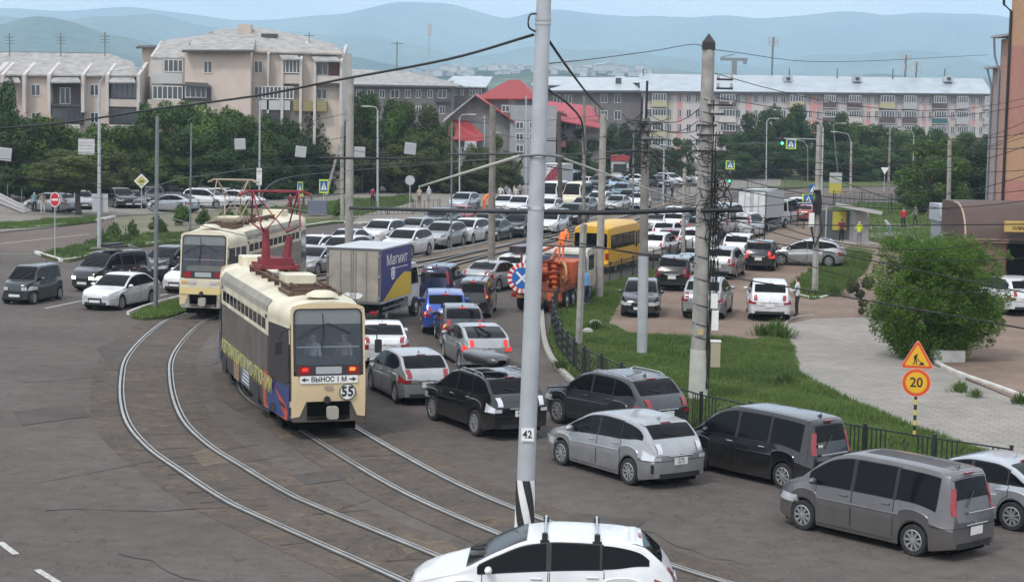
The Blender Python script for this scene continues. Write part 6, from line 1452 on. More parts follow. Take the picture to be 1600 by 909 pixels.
def fan(x0, y0, Y0, x1, y1, Y1, n, s0, s1, r, what, sag=.6, m=wirem):
    for i in range(n):
        t = i/max(1,n-1)-.5
        wire([(x0, y0+s0*t, Y0), (x1, y1+s1*t+rw.uniform(-2,2), Y1)], r, f'{what}, {["first","second","third","fourth","fifth","sixth","seventh","eighth","ninth","tenth"][i]} from the top', m, sag*rw.uniform(.5,1.3))
fan(1118,300,CPp.y,1640,330,60,6,110,230,.013,'thin wire from the wired pole to the right edge',1.0)
fan(1118,190,CPp.y,1640,170,90,5,150,60,.013,'upper wire from the wired pole toward the brick building',1.2)
fan(1275,225,PL['Q'][1].y,1640,260,90,5,80,120,.018,'wire from the looped cable pole to the right edge',.8)
fan(1012,210,PL['C'][1].y,1098,235,CPp.y,9,70,140,.014,'wire between the two cluttered poles',.4)
fan(1005,205,PL['C'][1].y,945,240,PL['D2'][1].y,5,60,110,.016,'wire between the sleeved pole and the tall pole by the bus',.3)
fan(855,240,my,1000,225,PL['C'][1].y,3,40,70,.012,'thin wire from the numbered pole to the sleeved pole',.3)
fan(-30,235,80,545,235,G(545,446).y,4,60,120,.012,'thin span wire over the left trees',.6)
fan(-30,265,110,545,270,G(545,446).y,4,30,60,.014,'lower span wire over the left forecourt',.7)
fan(550,200,G(545,446).y,768,200,PL['E'][1].y,4,70,80,.013,'span wire between pale pole and wide brown pole',.4)
fan(770,230,PL['E'][1].y,936,235,PL['D2'][1].y,5,90,110,.012,'span wire between wide brown pole and the pole by the bus',.3)
fan(940,260,PL['D2'][1].y,1270,290,PL['Q'][1].y,5,120,90,.018,'wire from the pole by the bus to the looped cable pole',.6)
wire([(795,362,62),(905,380,63),(1000,398,62),(1085,410,CPp.y)], .02, 'slack black wire crossing in front of the yellow bus')
wire([(835,383,my),(960,390,50),(1090,412,CPp.y)], .016, 'second slack wire below the first in front of the yellow bus')
wire([(1110,428,CPp.y),(1300,460,45),(1640,520,38)], .02, 'long black wire sagging in front of the lot and the big bush')
wire([(1110,365,CPp.y),(1300,395,48),(1640,465,38)], .016, 'long wire just above it crossing the big bush')
wire([(1110,345,CPp.y),(1300,352,48),(1640,350,42)], .015, 'long wire crossing the shelter and kiosk roof')
wire([(0,120,40),(0,120,40.1)], .01, 'x') if 0 else None
wire([(905,348,60),(1000,300,70),(1120,265,100)], .012, 'thin diagonal contact wire over the far queue')
# contact wires above the tracks
for nm, Pn, s_ in (('outer track',A,1),('inner track',Bc,-1)):
    L = offset_line(Pn[30:], s_*.78); pts = [(v.x,v.y,5.9) for v in L[::2]]; b = MB(); o3 = Vector(pts[0]); b.path([Vector(v)-o3 for v in pts], .012, 5); o = b.obj('contact_wire', wireg, None, True); o.location = o3; tag(o, f'thin tram contact wire hung above the {nm}', 'wire')
# ---------------- buildings ----------------
plaster = mat('plaster_pinkish', (.56,.465,.40), .9, noise=(.6,.1,8)); plaster2 = mat('plaster_light', (.47,.41,.36), .9, noise=(.6,.1,8)); finm = mat('fin_pale', (.50,.46,.43), .9, noise=(1,.1))
slate = mat('roof_slate', (.30,.29,.275), .9, noise=(1.2,.25,8), bump=(4,.3,.03)); slated = mat('roof_edge_dark', (.06,.06,.06), .8)
bgrey = mat('wall_grey_brick', (.155,.14,.13), .95, noise=(1.5,.14,8)); metalr = mat('roof_metal', (.40,.44,.47), .45, .3, noise=(.5,.12,6)); metalw = mat('roof_metal_white', (.42,.45,.47), .45, .2, noise=(.5,.1,6))
wfr = mat('window_frame_white', (.60,.60,.58), .6); wdk = mat('window_pane', (.045,.052,.06), .15, spec=.7)
def rect(x0, y0, x1, y1, Y): a = D(x0, y1, Y); b_ = D(x1, y0, Y); a2 = D(x0, y0, Y); return a.x, b_.x, (a.z+D(x1,y1,Y).z)/2, (b_.z+a2.z)/2
_w = {}
def winmesh(w, h, mull, fr):
    k = (round(w,1), round(h,1), mull, fr)
    if k not in _w:
        w_, h_ = k[0]/2, k[1]/2; t = .09; b = MB(); b.box((-w_,-.06,-h_),(w_,0,-h_+t)); b.box((-w_,-.06,h_-t),(w_,0,h_)); b.box((-w_,-.06,-h_+t),(-w_+t,0,h_-t)); b.box((w_-t,-.06,-h_+t),(w_,0,h_-t))
        for j in range(1, mull+1): x = -w_+2*w_*j/(mull+1); b.box((x-t/2,-.055,-h_+t),(x+t/2,0,h_-t))
        f = b.mesh('window', wfr if fr else slated, fixn=True); b = MB(); b.box((-w_+t*.5,-.03,-h_+t*.5),(w_-t*.5,-.01,h_-t*.5)); g = b.mesh('pane', wdk, fixn=True); _w[k] = (f, g)
    return _w[k]
def win(par, px, py, wp, hp, Y, mull=1, fr=True, proud=0.02):
    x0, x1, z0, z1 = rect(px-wp/2, py-hp/2, px+wp/2, py+hp/2, Y); f, g = winmesh(x1-x0, z1-z0, mull, fr)
    o = inst('window', f, par, loc=((x0+x1)/2-par.location.x, Y-proud-par.location.y, (z0+z1)/2)); inst('pane', g, o); return o
def block(par, name, x0, y0, x1, y1, Y, depth, m, proud=0, gnd=False):
    a, b_, c_, d_ = rect(x0, y0, x1, y1, Y)
    if gnd: c_ = -.3
    b = MB(); b.box((a-par.location.x, Y-proud-par.location.y, c_), (b_-par.location.x, Y+depth-par.location.y, d_)); return b.obj(name, m, par)
def roofp(par, name, pts, m, thick=.15):
    """sloped roof plane through world points"""
    b = MB(); L = par.location; n = len(pts); vs = [Vector(p)-L for p in pts]; b.add(vs+[v-Vector((0,0,thick)) for v in vs], [tuple(range(n)), tuple(range(2*n-1,n-1,-1))]+[(i,(i+1)%n,(i+1)%n+n,i+n) for i in range(n)]); return b.obj(name, m, par)
def balcony(par, x0, y0, x1, y1, Y, m, proud=1.0, nm='balcony'):
    return block(par, nm, x0, y0, x1, y1, Y, 0, m, proud)
def fin(par, px, ytop, ybot, Y, fwd, back=3.5, w=3.5, ytop2=None, m=finm):
    """slanting wall between bays: vertical at the front, leaning back with the roof"""
    f = D(px, ytop, Y-fwd); g = D(px, ybot, Y-fwd); h = D(px, ytop2 or ytop-28, Y+back); t = w/2*Y/FPX; L = par.location; b = MB()
    b.prism([(Y-fwd-L.y, g.z),(Y-fwd-L.y, f.z),(Y+back-L.y, h.z),(Y+back-L.y, g.z)], f.x-t-L.x, f.x+t-L.x, plane='yz'); return b.obj('fin_wall', m, par)
# long pale-pink left block
Y = 188.0
B1 = empty('apartment_building', (D(100,200,Y).x, Y, 0), 0, 'lower beige-pink apartment block with slanting fin walls at the far left', 'building')
block(B1, 'wall', -60, 116, 219, 260, Y, 12, plaster, gnd=True)
for px, w in ((-8,8),(3,5),(37,5),(76,5),(129,5),(167,5),(216,5)): fin(B1, px, 117, 176, Y, 1.2, 3.2, w, 97)
ex = lambda px, py, Y_: D(px, py, Y_)
roofp(B1, 'roof', [ex(-60,116,Y-.6), ex(219,118,Y-.6), ex(207,96,Y+3.4), ex(-60,97,Y+3.4)], slate); roofp(B1, 'roof', [ex(-60,98,Y+3.3), ex(207,97,Y+3.3), ex(170,84,Y+7), ex(-60,81,Y+7)], slate); roofp(B1, 'ridge_edge', [ex(-60,82,Y+6.9), ex(171,85,Y+6.9), ex(171,83,Y+7.2), ex(-60,80,Y+7.2)], slated)
for x0, x1 in ((-5,32),(80,126),(171,212)):
    roofp(B1, 'bay_roof', [ex(x0,128,Y-1.5), ex(x1,128,Y-1.5), ex(x1-8,112,Y+.8), ex(x0-8,112,Y+.8)], slate)
for x in (56,148,14): win(B1, x, 141, 15, 19, Y, 1); 
for x in (56,148,14): win(B1, x, 184, 13, 17, Y, 1)
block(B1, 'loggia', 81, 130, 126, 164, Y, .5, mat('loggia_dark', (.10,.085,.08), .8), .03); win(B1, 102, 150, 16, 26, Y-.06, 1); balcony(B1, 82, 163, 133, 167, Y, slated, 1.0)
for x in np.arange(84, 133, 4): block(B1, 'railing_bar', x, 154, x+.7, 164, Y-.95, .03, slated)
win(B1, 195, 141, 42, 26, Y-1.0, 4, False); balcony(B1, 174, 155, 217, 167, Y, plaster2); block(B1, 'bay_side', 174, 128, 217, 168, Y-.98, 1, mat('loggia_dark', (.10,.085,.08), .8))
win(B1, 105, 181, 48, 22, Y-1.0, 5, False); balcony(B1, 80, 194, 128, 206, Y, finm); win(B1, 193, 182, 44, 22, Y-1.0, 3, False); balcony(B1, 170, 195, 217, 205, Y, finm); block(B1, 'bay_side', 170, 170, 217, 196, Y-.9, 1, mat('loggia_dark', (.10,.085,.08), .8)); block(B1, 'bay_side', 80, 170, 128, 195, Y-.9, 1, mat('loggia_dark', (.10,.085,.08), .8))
for px, t_ in ((15,52),(95,52),(164,50)):
    p0 = D(px, 84, Y+5); o = empty('roof_aerial', p0, 0, f'thin aerial mast on the left block roof at its {["left","middle","right"][(15,95,164).index(px)]}', 'aerial'); h = (84-t_)*Y/FPX; b = MB(); b.tube((0,0,-.3),(0,0,h), .07, n=5)
    for j in range(3): b.tube((-.5,0,h*(.5+.15*j)),(.5,0,h*(.5+.15*j)), .035, n=4)
    b.obj('mast', steelg, o)
# taller left block
Y = 190.0
B2 = empty('apartment_building', (D(380,200,Y).x, Y, 0), 0, 'taller cream apartment block with grey mansard roofs and glazed balconies', 'building')
block(B2, 'wall', 222, 76, 246, 260, Y+5, 10, plaster, gnd=True); block(B2, 'wall', 243, 78, 300, 260, Y+1.5, 10, plaster, gnd=True); block(B2, 'wall', 288, 77, 392, 260, Y-2, 14, plaster, gnd=True); block(B2, 'wall', 391, 78, 534, 260, Y, 12, mat('plaster_side', (.56,.49,.42), .9, noise=(.6,.1,8)), gnd=True)
roofp(B2, 'eave', [ex(212,74,Y+4), ex(248,74,Y+4), ex(250,71,Y+7), ex(216,71,Y+7)], slated)
roofp(B2, 'roof', [ex(286,79,Y-3), ex(396,79,Y-3), ex(400,56,Y+5), ex(312,56,Y+5)], slate); roofp(B2, 'roof_edge', [ex(284,80,Y-3.1), ex(398,80,Y-3.1), ex(398,78,Y-3), ex(286,78,Y-3)], slated)
roofp(B2, 'roof', [ex(312,58,Y+4.8), ex(430,58,Y+4.8), ex(410,44,Y+8), ex(345,45,Y+8)], slate)
roofp(B2, 'roof', [ex(390,80,Y-.5), ex(538,84,Y-.5), ex(520,68,Y+5), ex(400,52,Y+5)], slate); roofp(B2, 'roof', [ex(400,54,Y+5), ex(522,70,Y+5), ex(470,56,Y+8), ex(408,44,Y+8)], slate)
roofp(B2, 'roof', [ex(236,90,Y-1), ex(290,90,Y-1), ex(296,66,Y+4), ex(252,66,Y+4)], slate); roofp(B2, 'roof', [ex(252,68,Y+4), ex(330,68,Y+4), ex(345,52,Y+8), ex(262,62,Y+8)], slate)
for px, a, t_, w in ((237,88,64,4),(290,90,62,4),): fin(B2, px, a, 172, Y, 0.9, 4.5, w, t_)
for px, a, t_, w in ((441,92,64,4),(470,92,64,4),(492,94,68,4),(533,95,70,4)): fin(B2, px, a, 240, Y-0, 1.2, 4.5, w, t_)
fin(B2, 419, 84, 200, Y, 1.0, 4.5, 3, 62)
roofp(B2, 'bay_roof', [ex(441,92,Y-1.6), ex(469,92,Y-1.6), ex(452,70,Y+3), ex(424,70,Y+3)], slate); roofp(B2, 'bay_roof', [ex(492,95,Y-1.6), ex(532,95,Y-1.6), ex(510,72,Y+3), ex(474,72,Y+3)], slate)
block(B2, 'bay', 238, 90, 290, 132, Y-.9, 2.6, plaster2); balcony(B2, 239, 91, 257, 133, Y-.0, finm, .95, 'bay_panel'); win(B2, 271, 103, 31, 20, Y-.9, 3); balcony(B2, 239, 115, 288, 131, Y, mat('panel_greywhite', (.45,.46,.45), .7), 1.0, 'bay_panel')
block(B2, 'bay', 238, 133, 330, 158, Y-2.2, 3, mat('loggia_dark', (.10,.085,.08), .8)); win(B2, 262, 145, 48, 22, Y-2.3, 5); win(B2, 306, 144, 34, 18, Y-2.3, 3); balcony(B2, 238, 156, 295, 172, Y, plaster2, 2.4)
roofp(B2, 'canopy', [ex(288,133,Y-3.3), ex(330,136,Y-3.3), ex(324,130,Y-2), ex(290,128,Y-2)], slated)
for x, y in ((325,105),(325,145),(404,105),(404,145)): win(B2, x, y, 14, 20, Y-2.0 if x < 390 else Y, 1)
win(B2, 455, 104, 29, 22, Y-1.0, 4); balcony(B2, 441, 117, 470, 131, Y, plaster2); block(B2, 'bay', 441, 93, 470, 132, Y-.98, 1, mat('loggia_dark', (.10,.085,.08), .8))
win(B2, 434, 145, 50, 20, Y-1.0, 7); balcony(B2, 409, 157, 455, 172, Y, mat('panel_greywhite', (.45,.46,.45), .7)); balcony(B2, 460, 158, 512, 174, Y, mat('panel_olive', (.25,.22,.10), .7)); win(B2, 503, 147, 17, 17, Y, 1)
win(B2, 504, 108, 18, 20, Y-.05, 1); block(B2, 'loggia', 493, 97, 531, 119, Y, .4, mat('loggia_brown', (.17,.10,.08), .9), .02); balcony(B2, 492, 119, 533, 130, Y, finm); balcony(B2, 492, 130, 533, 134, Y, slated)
win(B2, 432, 188, 42, 22, Y-1.0, 4, False); balcony(B2, 408, 199, 455, 210, Y, plaster2)
block(B2, 'chimney', 372, 38, 392, 56, Y+6, 1.5, plaster2); block(B2, 'chimney', 326, 50, 333, 66, Y+6, 1, slate); block(B2, 'vent_box', 408, 53, 432, 62, Y+4, 1.5, slated)
p0 = D(483, 62, Y+4); o = empty('roof_aerial', p0, 0, 'small aerial above the right end of the cream block', 'aerial'); b = MB(); b.tube((0,0,-.3),(0,0,.8), .05, n=5); b.tube((-.6,0,.4),(.6,0,.4), .04, n=4); b.obj('mast', steelg, o)
# grey block behind
Y = 300.0
B3 = empty('apartment_building', (D(620,200,Y).x, Y, 0), 0, 'grey brick apartment block with hipped slate roof behind the trees', 'building')
block(B3, 'wall', 528, 134, 706, 250, Y, 12, bgrey, gnd=True); block(B3, 'wall', 704, 138, 760, 250, Y+14, 10, bgrey, gnd=True)
roofp(B3, 'roof', [ex(524,132,Y-1), ex(712,135,Y-1), ex(640,112,Y+7), ex(524,107,Y+7)], slate); roofp(B3, 'eave', [ex(524,133.5,Y-1.1), ex(712,136.5,Y-1.1), ex(712,134.5,Y-1), ex(524,131.5,Y-1)], slated); roofp(B3, 'roof', [ex(712,135,Y-1), ex(722,133,Y+14), ex(640,111,Y+8)], slate)
roofp(B3, 'roof', [ex(700,134,Y+13), ex(760,136,Y+13), ex(770,120,Y+24), ex(722,120,Y+24)], metalw)
for x, w in ((540,9),(561,9),(579,11),(597,9),(617,14),(637,9),(654,9),(672,9),(691,14)):
    win(B3, x, 147, w, 13, Y, 1)
for x in (540,561,579,637,654,672,691): win(B3, x, 172, 9, 12, Y, 1)
for x in (712,722,738,748): win(B3, x, 145, 6 if x < 730 else 9, 9, Y+14, 1)
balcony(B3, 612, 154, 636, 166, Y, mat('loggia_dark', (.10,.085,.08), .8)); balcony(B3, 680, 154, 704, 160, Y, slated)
for x, y, h in ((620,110,45),): 
    p0 = D(x, y, Y+7); o = empty('roof_aerial', p0, 0, 'tall aerial mast on the grey hipped roof', 'aerial'); b = MB(); b.tube((0,0,-1),(0,0,h*Y/FPX), .12, n=5); b.tube((-1,0,h*Y/FPX-.3),(1,0,h*Y/FPX-.3), .06, n=4); b.obj('mast', steelg, o)
# red roofed house
redr = mat('roof_red', (.27,.03,.028), .55, noise=(1,.1)); hg = mat('house_grey', (.21,.20,.19), .9, noise=(1,.12)); hw_ = mat('house_pale', (.30,.31,.32), .8, noise=(1,.1))
Y = 230.0
B4 = empty('shopping_house', (D(770,250,Y).x, Y, 0), 0, 'grey brick house with bright red hipped roofs left of the numbered pole', 'building')
block(B4, 'wall', 695, 190, 800, 290, Y+3, 12, hg, gnd=True); block(B4, 'wall', 748, 152, 842, 290, Y+10, 8, hg, gnd=True); block(B4, 'wall', 795, 165, 870, 290, Y+2, 6, hw_, gnd=True)
b = MB(); L = B4.location; vs = [ex(693,190,Y+2.9)-L, ex(800,192,Y+2.9)-L, ex(742,150,Y+2.9)-L]; b.add(vs+[v+Vector((0,.3,0)) for v in vs], [(0,1,2),(5,4,3),(0,3,4,1),(1,4,5,2),(2,5,3,0)]); b.obj('gable', hg, B4)
roofp(B4, 'gable_roof', [ex(742,148,Y+1.5), ex(804,190,Y+1.5), ex(806,186,Y+14), ex(746,146,Y+14)], redr); roofp(B4, 'gable_roof', [ex(742,148,Y+1.5), ex(692,190,Y+1.5), ex(694,186,Y+14), ex(746,146,Y+14)], slate)
roofp(B4, 'hip_roof', [ex(742,154,Y+9), ex(840,154,Y+9), ex(812,125,Y+14), ex(795,125,Y+14)], redr); roofp(B4, 'hip_roof', [ex(840,154,Y+9), ex(850,150,Y+20), ex(812,125,Y+14)], redr)
roofp(B4, 'porch_roof', [ex(742,222,Y-3), ex(760,216,Y-3), ex(730,188,Y+3), ex(702,186,Y+3)], redr); roofp(B4, 'porch_roof', [ex(700,216,Y-3), ex(744,222,Y-3), ex(728,190,Y+3), ex(702,188,Y+3)], redr); block(B4, 'porch', 704, 220, 758, 290, Y-2, 4, hg, gnd=True)
block(B4, 'wall', 860, 180, 945, 290, Y+20, 8, mat('brick_red_brown', (.22,.11,.09), .9), gnd=True)
for x, y, w in ((790,170,12),(775,184,9),(800,160,10),(812,196,12),(812,214,12),(812,232,12),(832,196,10),(832,214,10),(725,236,9),(742,236,9),(778,212,8)): win(B4, x, y, w, 11, Y-2 if (y > 225 and x < 760) else (Y+2 if x > 795 and y > 165 else (Y+3 if y > 168 else Y+10)), 1, proud=.04)
b = MB(); 
b2 = empty('awning_house', (D(895,250,Y+6).x, Y+6, 0), 0, 'red corrugated awning roof right of the numbered pole', 'building')
roofp(b2, 'roof', [ex(853,184,Y+4), ex(940,200,Y+4), ex(925,166,Y+12), ex(853,158,Y+12)], mat('awning_red', (.36,.04,.055), .5)); block(b2, 'wall', 853, 186, 938, 290, Y+6, 6, mat('shop_wall', (.2,.17,.17), .9), gnd=True)
for k in range(14): x = 856+6*k; roofp(b2, 'roof_rib', [ex(x,184.2+k,Y+3.95), ex(x+1.2,184.3+k,Y+3.95), ex(x-1+.8,158.5+.55*k,Y+11.9), ex(x-1.5,158.4+.5*k,Y+11.9)], mat('awning_red', (.36,.04,.055), .5), .02)
for x in (868,880,905,918): win(b2, x, 196, 9, 10, Y+6, 1)
for x, y, w, h in ((878,225,12,9),(735,228,18,14)):
    pw = D(x, y, Y-4); o = empty('shop_sign', pw, 0, ['small dark sign board on the shop by the pole','white patterned sign under the red porch'][0 if x > 800 else 1], 'sign'); b = MB(); b.box((-w/2*Y/FPX,-.05,-h/2*Y/FPX),(w/2*Y/FPX,.05,h/2*Y/FPX)); b.obj('board', mat('sign_white_print' if x < 800 else 'sign_maroon', (.5,.5,.5) if x < 800 else (.2,.04,.06), .6, noise=(1.5,.6)), o)
# billboard kiosk far centre
pw = D(968, 265, 250); o = empty('roadside_kiosk', (pw.x,pw.y,0), 0, 'small red and white kiosk among the far trees', 'kiosk'); b = MB(); b.box((-1.2,-1,0),(1.2,1,2.6)); b.obj('cabin', mat('kiosk_white', (.5,.5,.48), .6), o); b = MB(); b.box((-1.3,-1.1,2.6),(1.3,1.1,3.4)); b.obj('fascia', mat('kiosk_red', (.35,.05,.05), .6), o); b = MB(); b.box((-.9,-1.05,1.1),(.9,-1.0,2.2)); b.obj('window', wdk, o)
# white roofed blocks in the middle distance
Y = 420.0
for i, (x0, x1, ye, yr, lb) in enumerate(((700,762,126,119,'far grey block with pale metal roof left of the red roof'), (832,905,132,120,'far block with white metal roof right of the numbered pole'), (880,1006,128,121,'farther block with white roof and dormers'))):
    o = empty('apartment_building', (D(x0,200,Y+i*12).x, Y+i*12, 0), 0, lb, 'building'); block(o, 'wall', x0, ye, x1, 240, Y+i*12, 10, bgrey, gnd=True); roofp(o, 'roof', [ex(x0-2,ye+1,Y+i*12-1), ex(x1+2,ye+1,Y+i*12-1), ex(x1-8,yr,Y+i*12+6), ex(x0+8,yr,Y+i*12+6)], metalw)
    for x in np.arange(x0+8, x1-4, 10): win(o, x, ye+8, 4.5, 6, Y+i*12, 0)
# grey end block + long coloured block
Y = 344.0
B5 = empty('apartment_building', (D(930,200,Y).x, Y, 0), 0, 'dark grey brick end section with white metal roof, left of the long pink block', 'building')
block(B5, 'wall', 852, 143, 1002, 262, Y+2, 12, bgrey, gnd=True); roofp(B5, 'roof', [ex(848,142,Y+1), ex(1003,142,Y+1), ex(975,119,Y+12), ex(905,126,Y+12)], metalw); roofp(B5, 'eave', [ex(848,144,Y+.9), ex(1003,144,Y+.9), ex(1003,141.5,Y+1), ex(848,141.5,Y+1)], slated)
for x, y in ((944,154),(965,154),(965,180),(870,155),(888,155),(944,180),(870,180)): win(B5, x, y, 11, 14, Y+2, 1)
for x in (940,1020): pass
block(B5, 'chimney', 962, 122, 971, 134, Y+6, 1, slated)
B6 = empty('apartment_building', (D(1270,200,Y).x, Y, 0), 0, 'long five-storey block striped pink and white across the right background', 'building')
wl = mat('wall_white_panel', (.52,.47,.455), .9, noise=(.5,.08,6)); pk_ = mat('wall_pink', (.56,.29,.27), .9, noise=(.5,.1,6)); yl_ = mat('wall_pale_yellow', (.44,.42,.30), .9)
block(B6, 'wall', 1003, 144, 1549, 268, Y, 12, wl, gnd=True)
roofp(B6, 'roof', [ex(1000,142,Y-1), ex(1552,146.5,Y-1), ex(1536,124,Y+6.5), ex(999,116,Y+6.5)], metalr); roofp(B6, 'ridge', [ex(999,117.5,Y+6.3), ex(1536,125.5,Y+6.3), ex(1536,123,Y+6.6), ex(999,115.2,Y+6.6)], metalw); roofp(B6, 'eave', [ex(1000,144.5,Y-1.1), ex(1552,149,Y-1.1), ex(1552,147,Y-1), ex(1000,142,Y-1)], slated)
for x0, x1 in ((1055,1067),(1161,1175),(1261,1283),(1350,1362),(1438,1448),(1515,1525)): block(B6, 'pink_stripe', x0, 146, x1, 268, Y, .1, pk_, .03)
block(B6, 'yellow_stripe', 1021, 146, 1052, 222, Y, .1, yl_, .03)
brn = mat('balcony_brown', (.10,.075,.07), .8); tea = mat('balcony_teal', (.04,.12,.14), .6); cr = mat('balcony_cream', (.42,.38,.22), .7); gw = mat('balcony_greywhite', (.38,.39,.39), .7)
fl = [155, 178.5, 201.5, 224]
cols = [(1014,8),(1046,6),(1062,6),(1076,8),(1090,8),(1153,8),(1167,7),(1181,7),(1194,6),(1211,8),(1224,8),(1266,6),(1278,6),(1306,6),(1318,6),(1345,6),(1357,6),(1369,6),(1405,6),(1442,6),(1453,6),(1488,6),(1521,6),(1532,6),(1332,6)]
bal = [(1030,22,cr,yl_),(1137,24,brn,wl),(1245,22,cr,gw),(1297,18,brn,brn),(1336,20,brn,wl),(1387,22,cr,brn),(1422,20,gw,brn),(1469,20,brn,tea),(1504,18,gw,gw),(1543,9,gw,gw)]
for k, y in enumerate(fl):
    for x, w in cols:
        dy = (x-1270)*.008; win(B6, x, y+dy, w, 12.5, Y, 1, proud=.08)
    for j, (x, w, m1, m2) in enumerate(bal):
        dy = (x-1270)*.008; win(B6, x, y-1+dy, w, 11, Y-.9, 4, proud=.06); mm = (m1,m2,m1,gw)[k] if j not in (7,) else (brn,tea,brn,gw)[k]
        block(B6, 'balcony', x-w/2-1, y+5+dy, x+w/2+1, y+13+dy, Y-.9, .9, mm, .12); block(B6, 'balcony_slab', x-w/2-1.5, y+13+dy, x+w/2+1.5, y+14.2+dy, Y-1, 1, finm)
for i, (x, y0, y1, lb) in enumerate(((1206,120,58,'cell mast on a tall rod above the long block'), (1414,122,86,'left one of two roof antennas near the right end'), (1431,123,97,'right one of two roof antennas near the right end'))):
    p0 = D(x, y0, Y+7); o = empty('roof_antenna', p0, 0, lb, 'antenna'); h = (y0-y1)*Y/FPX; b = MB(); b.tube((0,0,-1),(0,0,h), .18, n=6); b.obj('mast', steelg, o)
    b = MB()
    for a in range(4): b.box((-.9+.55*a,-.2,h*.75),(-.65+.55*a,.1,h*1.02)); b.box((-.9+.55*a,-.2,h*.35),(-.65+.55*a,.1,h*.6)) if i else None
    b.box((-.9,-.05,h*.85),(1.0,.05,h*.88)); b.obj('panel_antenna', steelp, o)
for x in (1005,1233,1308,1395,1476):
    p0 = D(x, 120, Y+6); o = empty('roof_aerial', p0, 0, f'short dark stub aerial on the long block roof, {["first","second","third","fourth","fifth"][(1005,1233,1308,1395,1476).index(x)]} from the left', 'aerial'); b = MB(); b.tube((0,0,-1),(0,0,1.5), .1, n=5); b.obj('mast', slated, o)
for x in (1232,1340,1483): block(B6, 'roof_dormer', x-7, 119, x+7, 128, Y+3.5, 2, metalw); block(B6, 'dormer_window', x-3, 121, x+3, 126, Y+3.4, .2, slated)
# tower crane and mast far off
p0 = D(1147, 118, 700); o = empty('tower_crane', (p0.x,p0.y,0), 0, 'small tower crane on the skyline behind the wired pole', 'crane'); s_ = 700/FPX; h = D(1147,92,700).z; b = MB(); b.box((-.9,-.9,0),(.9,.9,h)); b.obj('tower', mat('crane_grey', (.2,.2,.2), .8), o); b = MB(); b.box((-22*s_,-.5,h-.8),(20*s_,.5,h+.3)); b.tube((-22*s_,0,h+.3),(0,0,h+1.8),.2,n=4); b.box((14*s_,-1,h-2),(19*s_,1,h)); b.obj('jib', mat('crane_grey', (.2,.2,.2), .8), o)  # same plain grey on tower and jib
p0 = D(670, 125, 500); o = empty('radio_mast', (p0.x,p0.y,0), 0, 'thin tall lattice mast on the skyline above the grey block', 'mast'); h = D(670,33,500).z; b = MB(); b.tube((0,0,0),(0,0,h),.28,.12,5); b.box((-.5,-.3,h-4),(.5,.3,h-1)); b.obj('mast', steelp, o)
# brick building at the right edge
Y = 118.0
brick = bpy.data.materials.new('brick_wall'); brick.use_nodes = True; n = brick.node_tree.nodes; l = brick.node_tree.links; bt = n.new('ShaderNodeTexBrick'); t = n.new('ShaderNodeTexCoord'); sx_ = n.new('ShaderNodeSeparateXYZ'); cx_ = n.new('ShaderNodeCombineXYZ'); l.new(t.outputs['Object'], sx_.inputs[0]); l.new(sx_.outputs['Y'], cx_.inputs['X']); l.new(sx_.outputs['Z'], cx_.inputs['Y']); l.new(cx_.outputs[0], bt.inputs['Vector']); bt.inputs['Scale'].default_value = 1; bt.inputs['Brick Width'].default_value = .26; bt.inputs['Row Height'].default_value = .085; bt.inputs['Mortar Size'].default_value = .008; bt.inputs['Color1'].default_value = (.40,.23,.15,1); bt.inputs['Color2'].default_value = (.47,.30,.19,1); bt.inputs['Mortar'].default_value = (.36,.27,.2,1); rz_ = n.new('ShaderNodeValToRGB'); rz_.color_ramp.interpolation = 'CONSTANT'; e_ = rz_.color_ramp.elements; e_[0].position = 0; e_[0].color = (1.05,.72,.85,1); e_[1].position = .26; e_[1].color = (1.1,1.0,.85,1); k_ = e_.new(.40); k_.color = (1.0,.74,.85,1); k_ = e_.new(.68); k_.color = (1.1,1.0,.85,1); dv = n.new('ShaderNodeMath'); dv.operation = 'DIVIDE'; dv.inputs[1].default_value = 20; l.new(sx_.outputs['Z'], dv.inputs[0]); l.new(dv.outputs[0], rz_.inputs[0]); vm = n.new('ShaderNodeVectorMath'); vm.operation = 'MULTIPLY'; l.new(bt.outputs['Color'], vm.inputs[0]); l.new(rz_.outputs[0], vm.inputs[1]); l.new(vm.outputs[0], n['Principled BSDF'].inputs['Base Color']); n['Principled BSDF'].inputs['Roughness'].default_value = .95
B7 = empty('brick_building', (D(1600,300,Y).x, Y, 0), 0, 'orange-pink brick building filling the right edge with dark drainpipes', 'building')
x0 = D(1577,100,Y).x-B7.location.x; b = MB(); b.box((x0,-34,-.2),(x0+14,0,22)); b.obj('wall', brick, B7)
xr = D(1561,140,Y+6).x-B7.location.x; b = MB(); b.box((xr,.02,-.2),(xr+8,6,D(1561,62,Y+6).z)); b.obj('wall', mat('brick_brown', (.36,.22,.17), .9, noise=(3,.15)), B7)  # plain brown brick tone for the second wall section
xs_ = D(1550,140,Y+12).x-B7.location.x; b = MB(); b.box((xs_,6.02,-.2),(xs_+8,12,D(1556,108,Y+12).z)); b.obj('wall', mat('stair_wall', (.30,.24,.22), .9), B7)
zc = D(1561,60,Y+6).z; b = MB(); b.box((xr-.6,.05,zc+.0),(xr+8,6.5,zc+.15)); b.obj('cornice', mat('cornice', (.3,.3,.32), .7), B7); zc2 = D(1556,108,Y+12).z; b = MB(); b.box((xs_-.5,6.6,zc2),(xs_+8,12.5,zc2+.15)); b.obj('cornice', mat('cornice', (.3,.3,.32), .7), B7)
b = MB(); b.path([(x0-.7,-.3,22),(x0-.6,-.3,D(1575,8,Y).z),(x0-.12,-.3,D(1577,18,Y).z),(x0-.12,-.3,0)], .09, 8); b.obj('drainpipe', ink, B7)
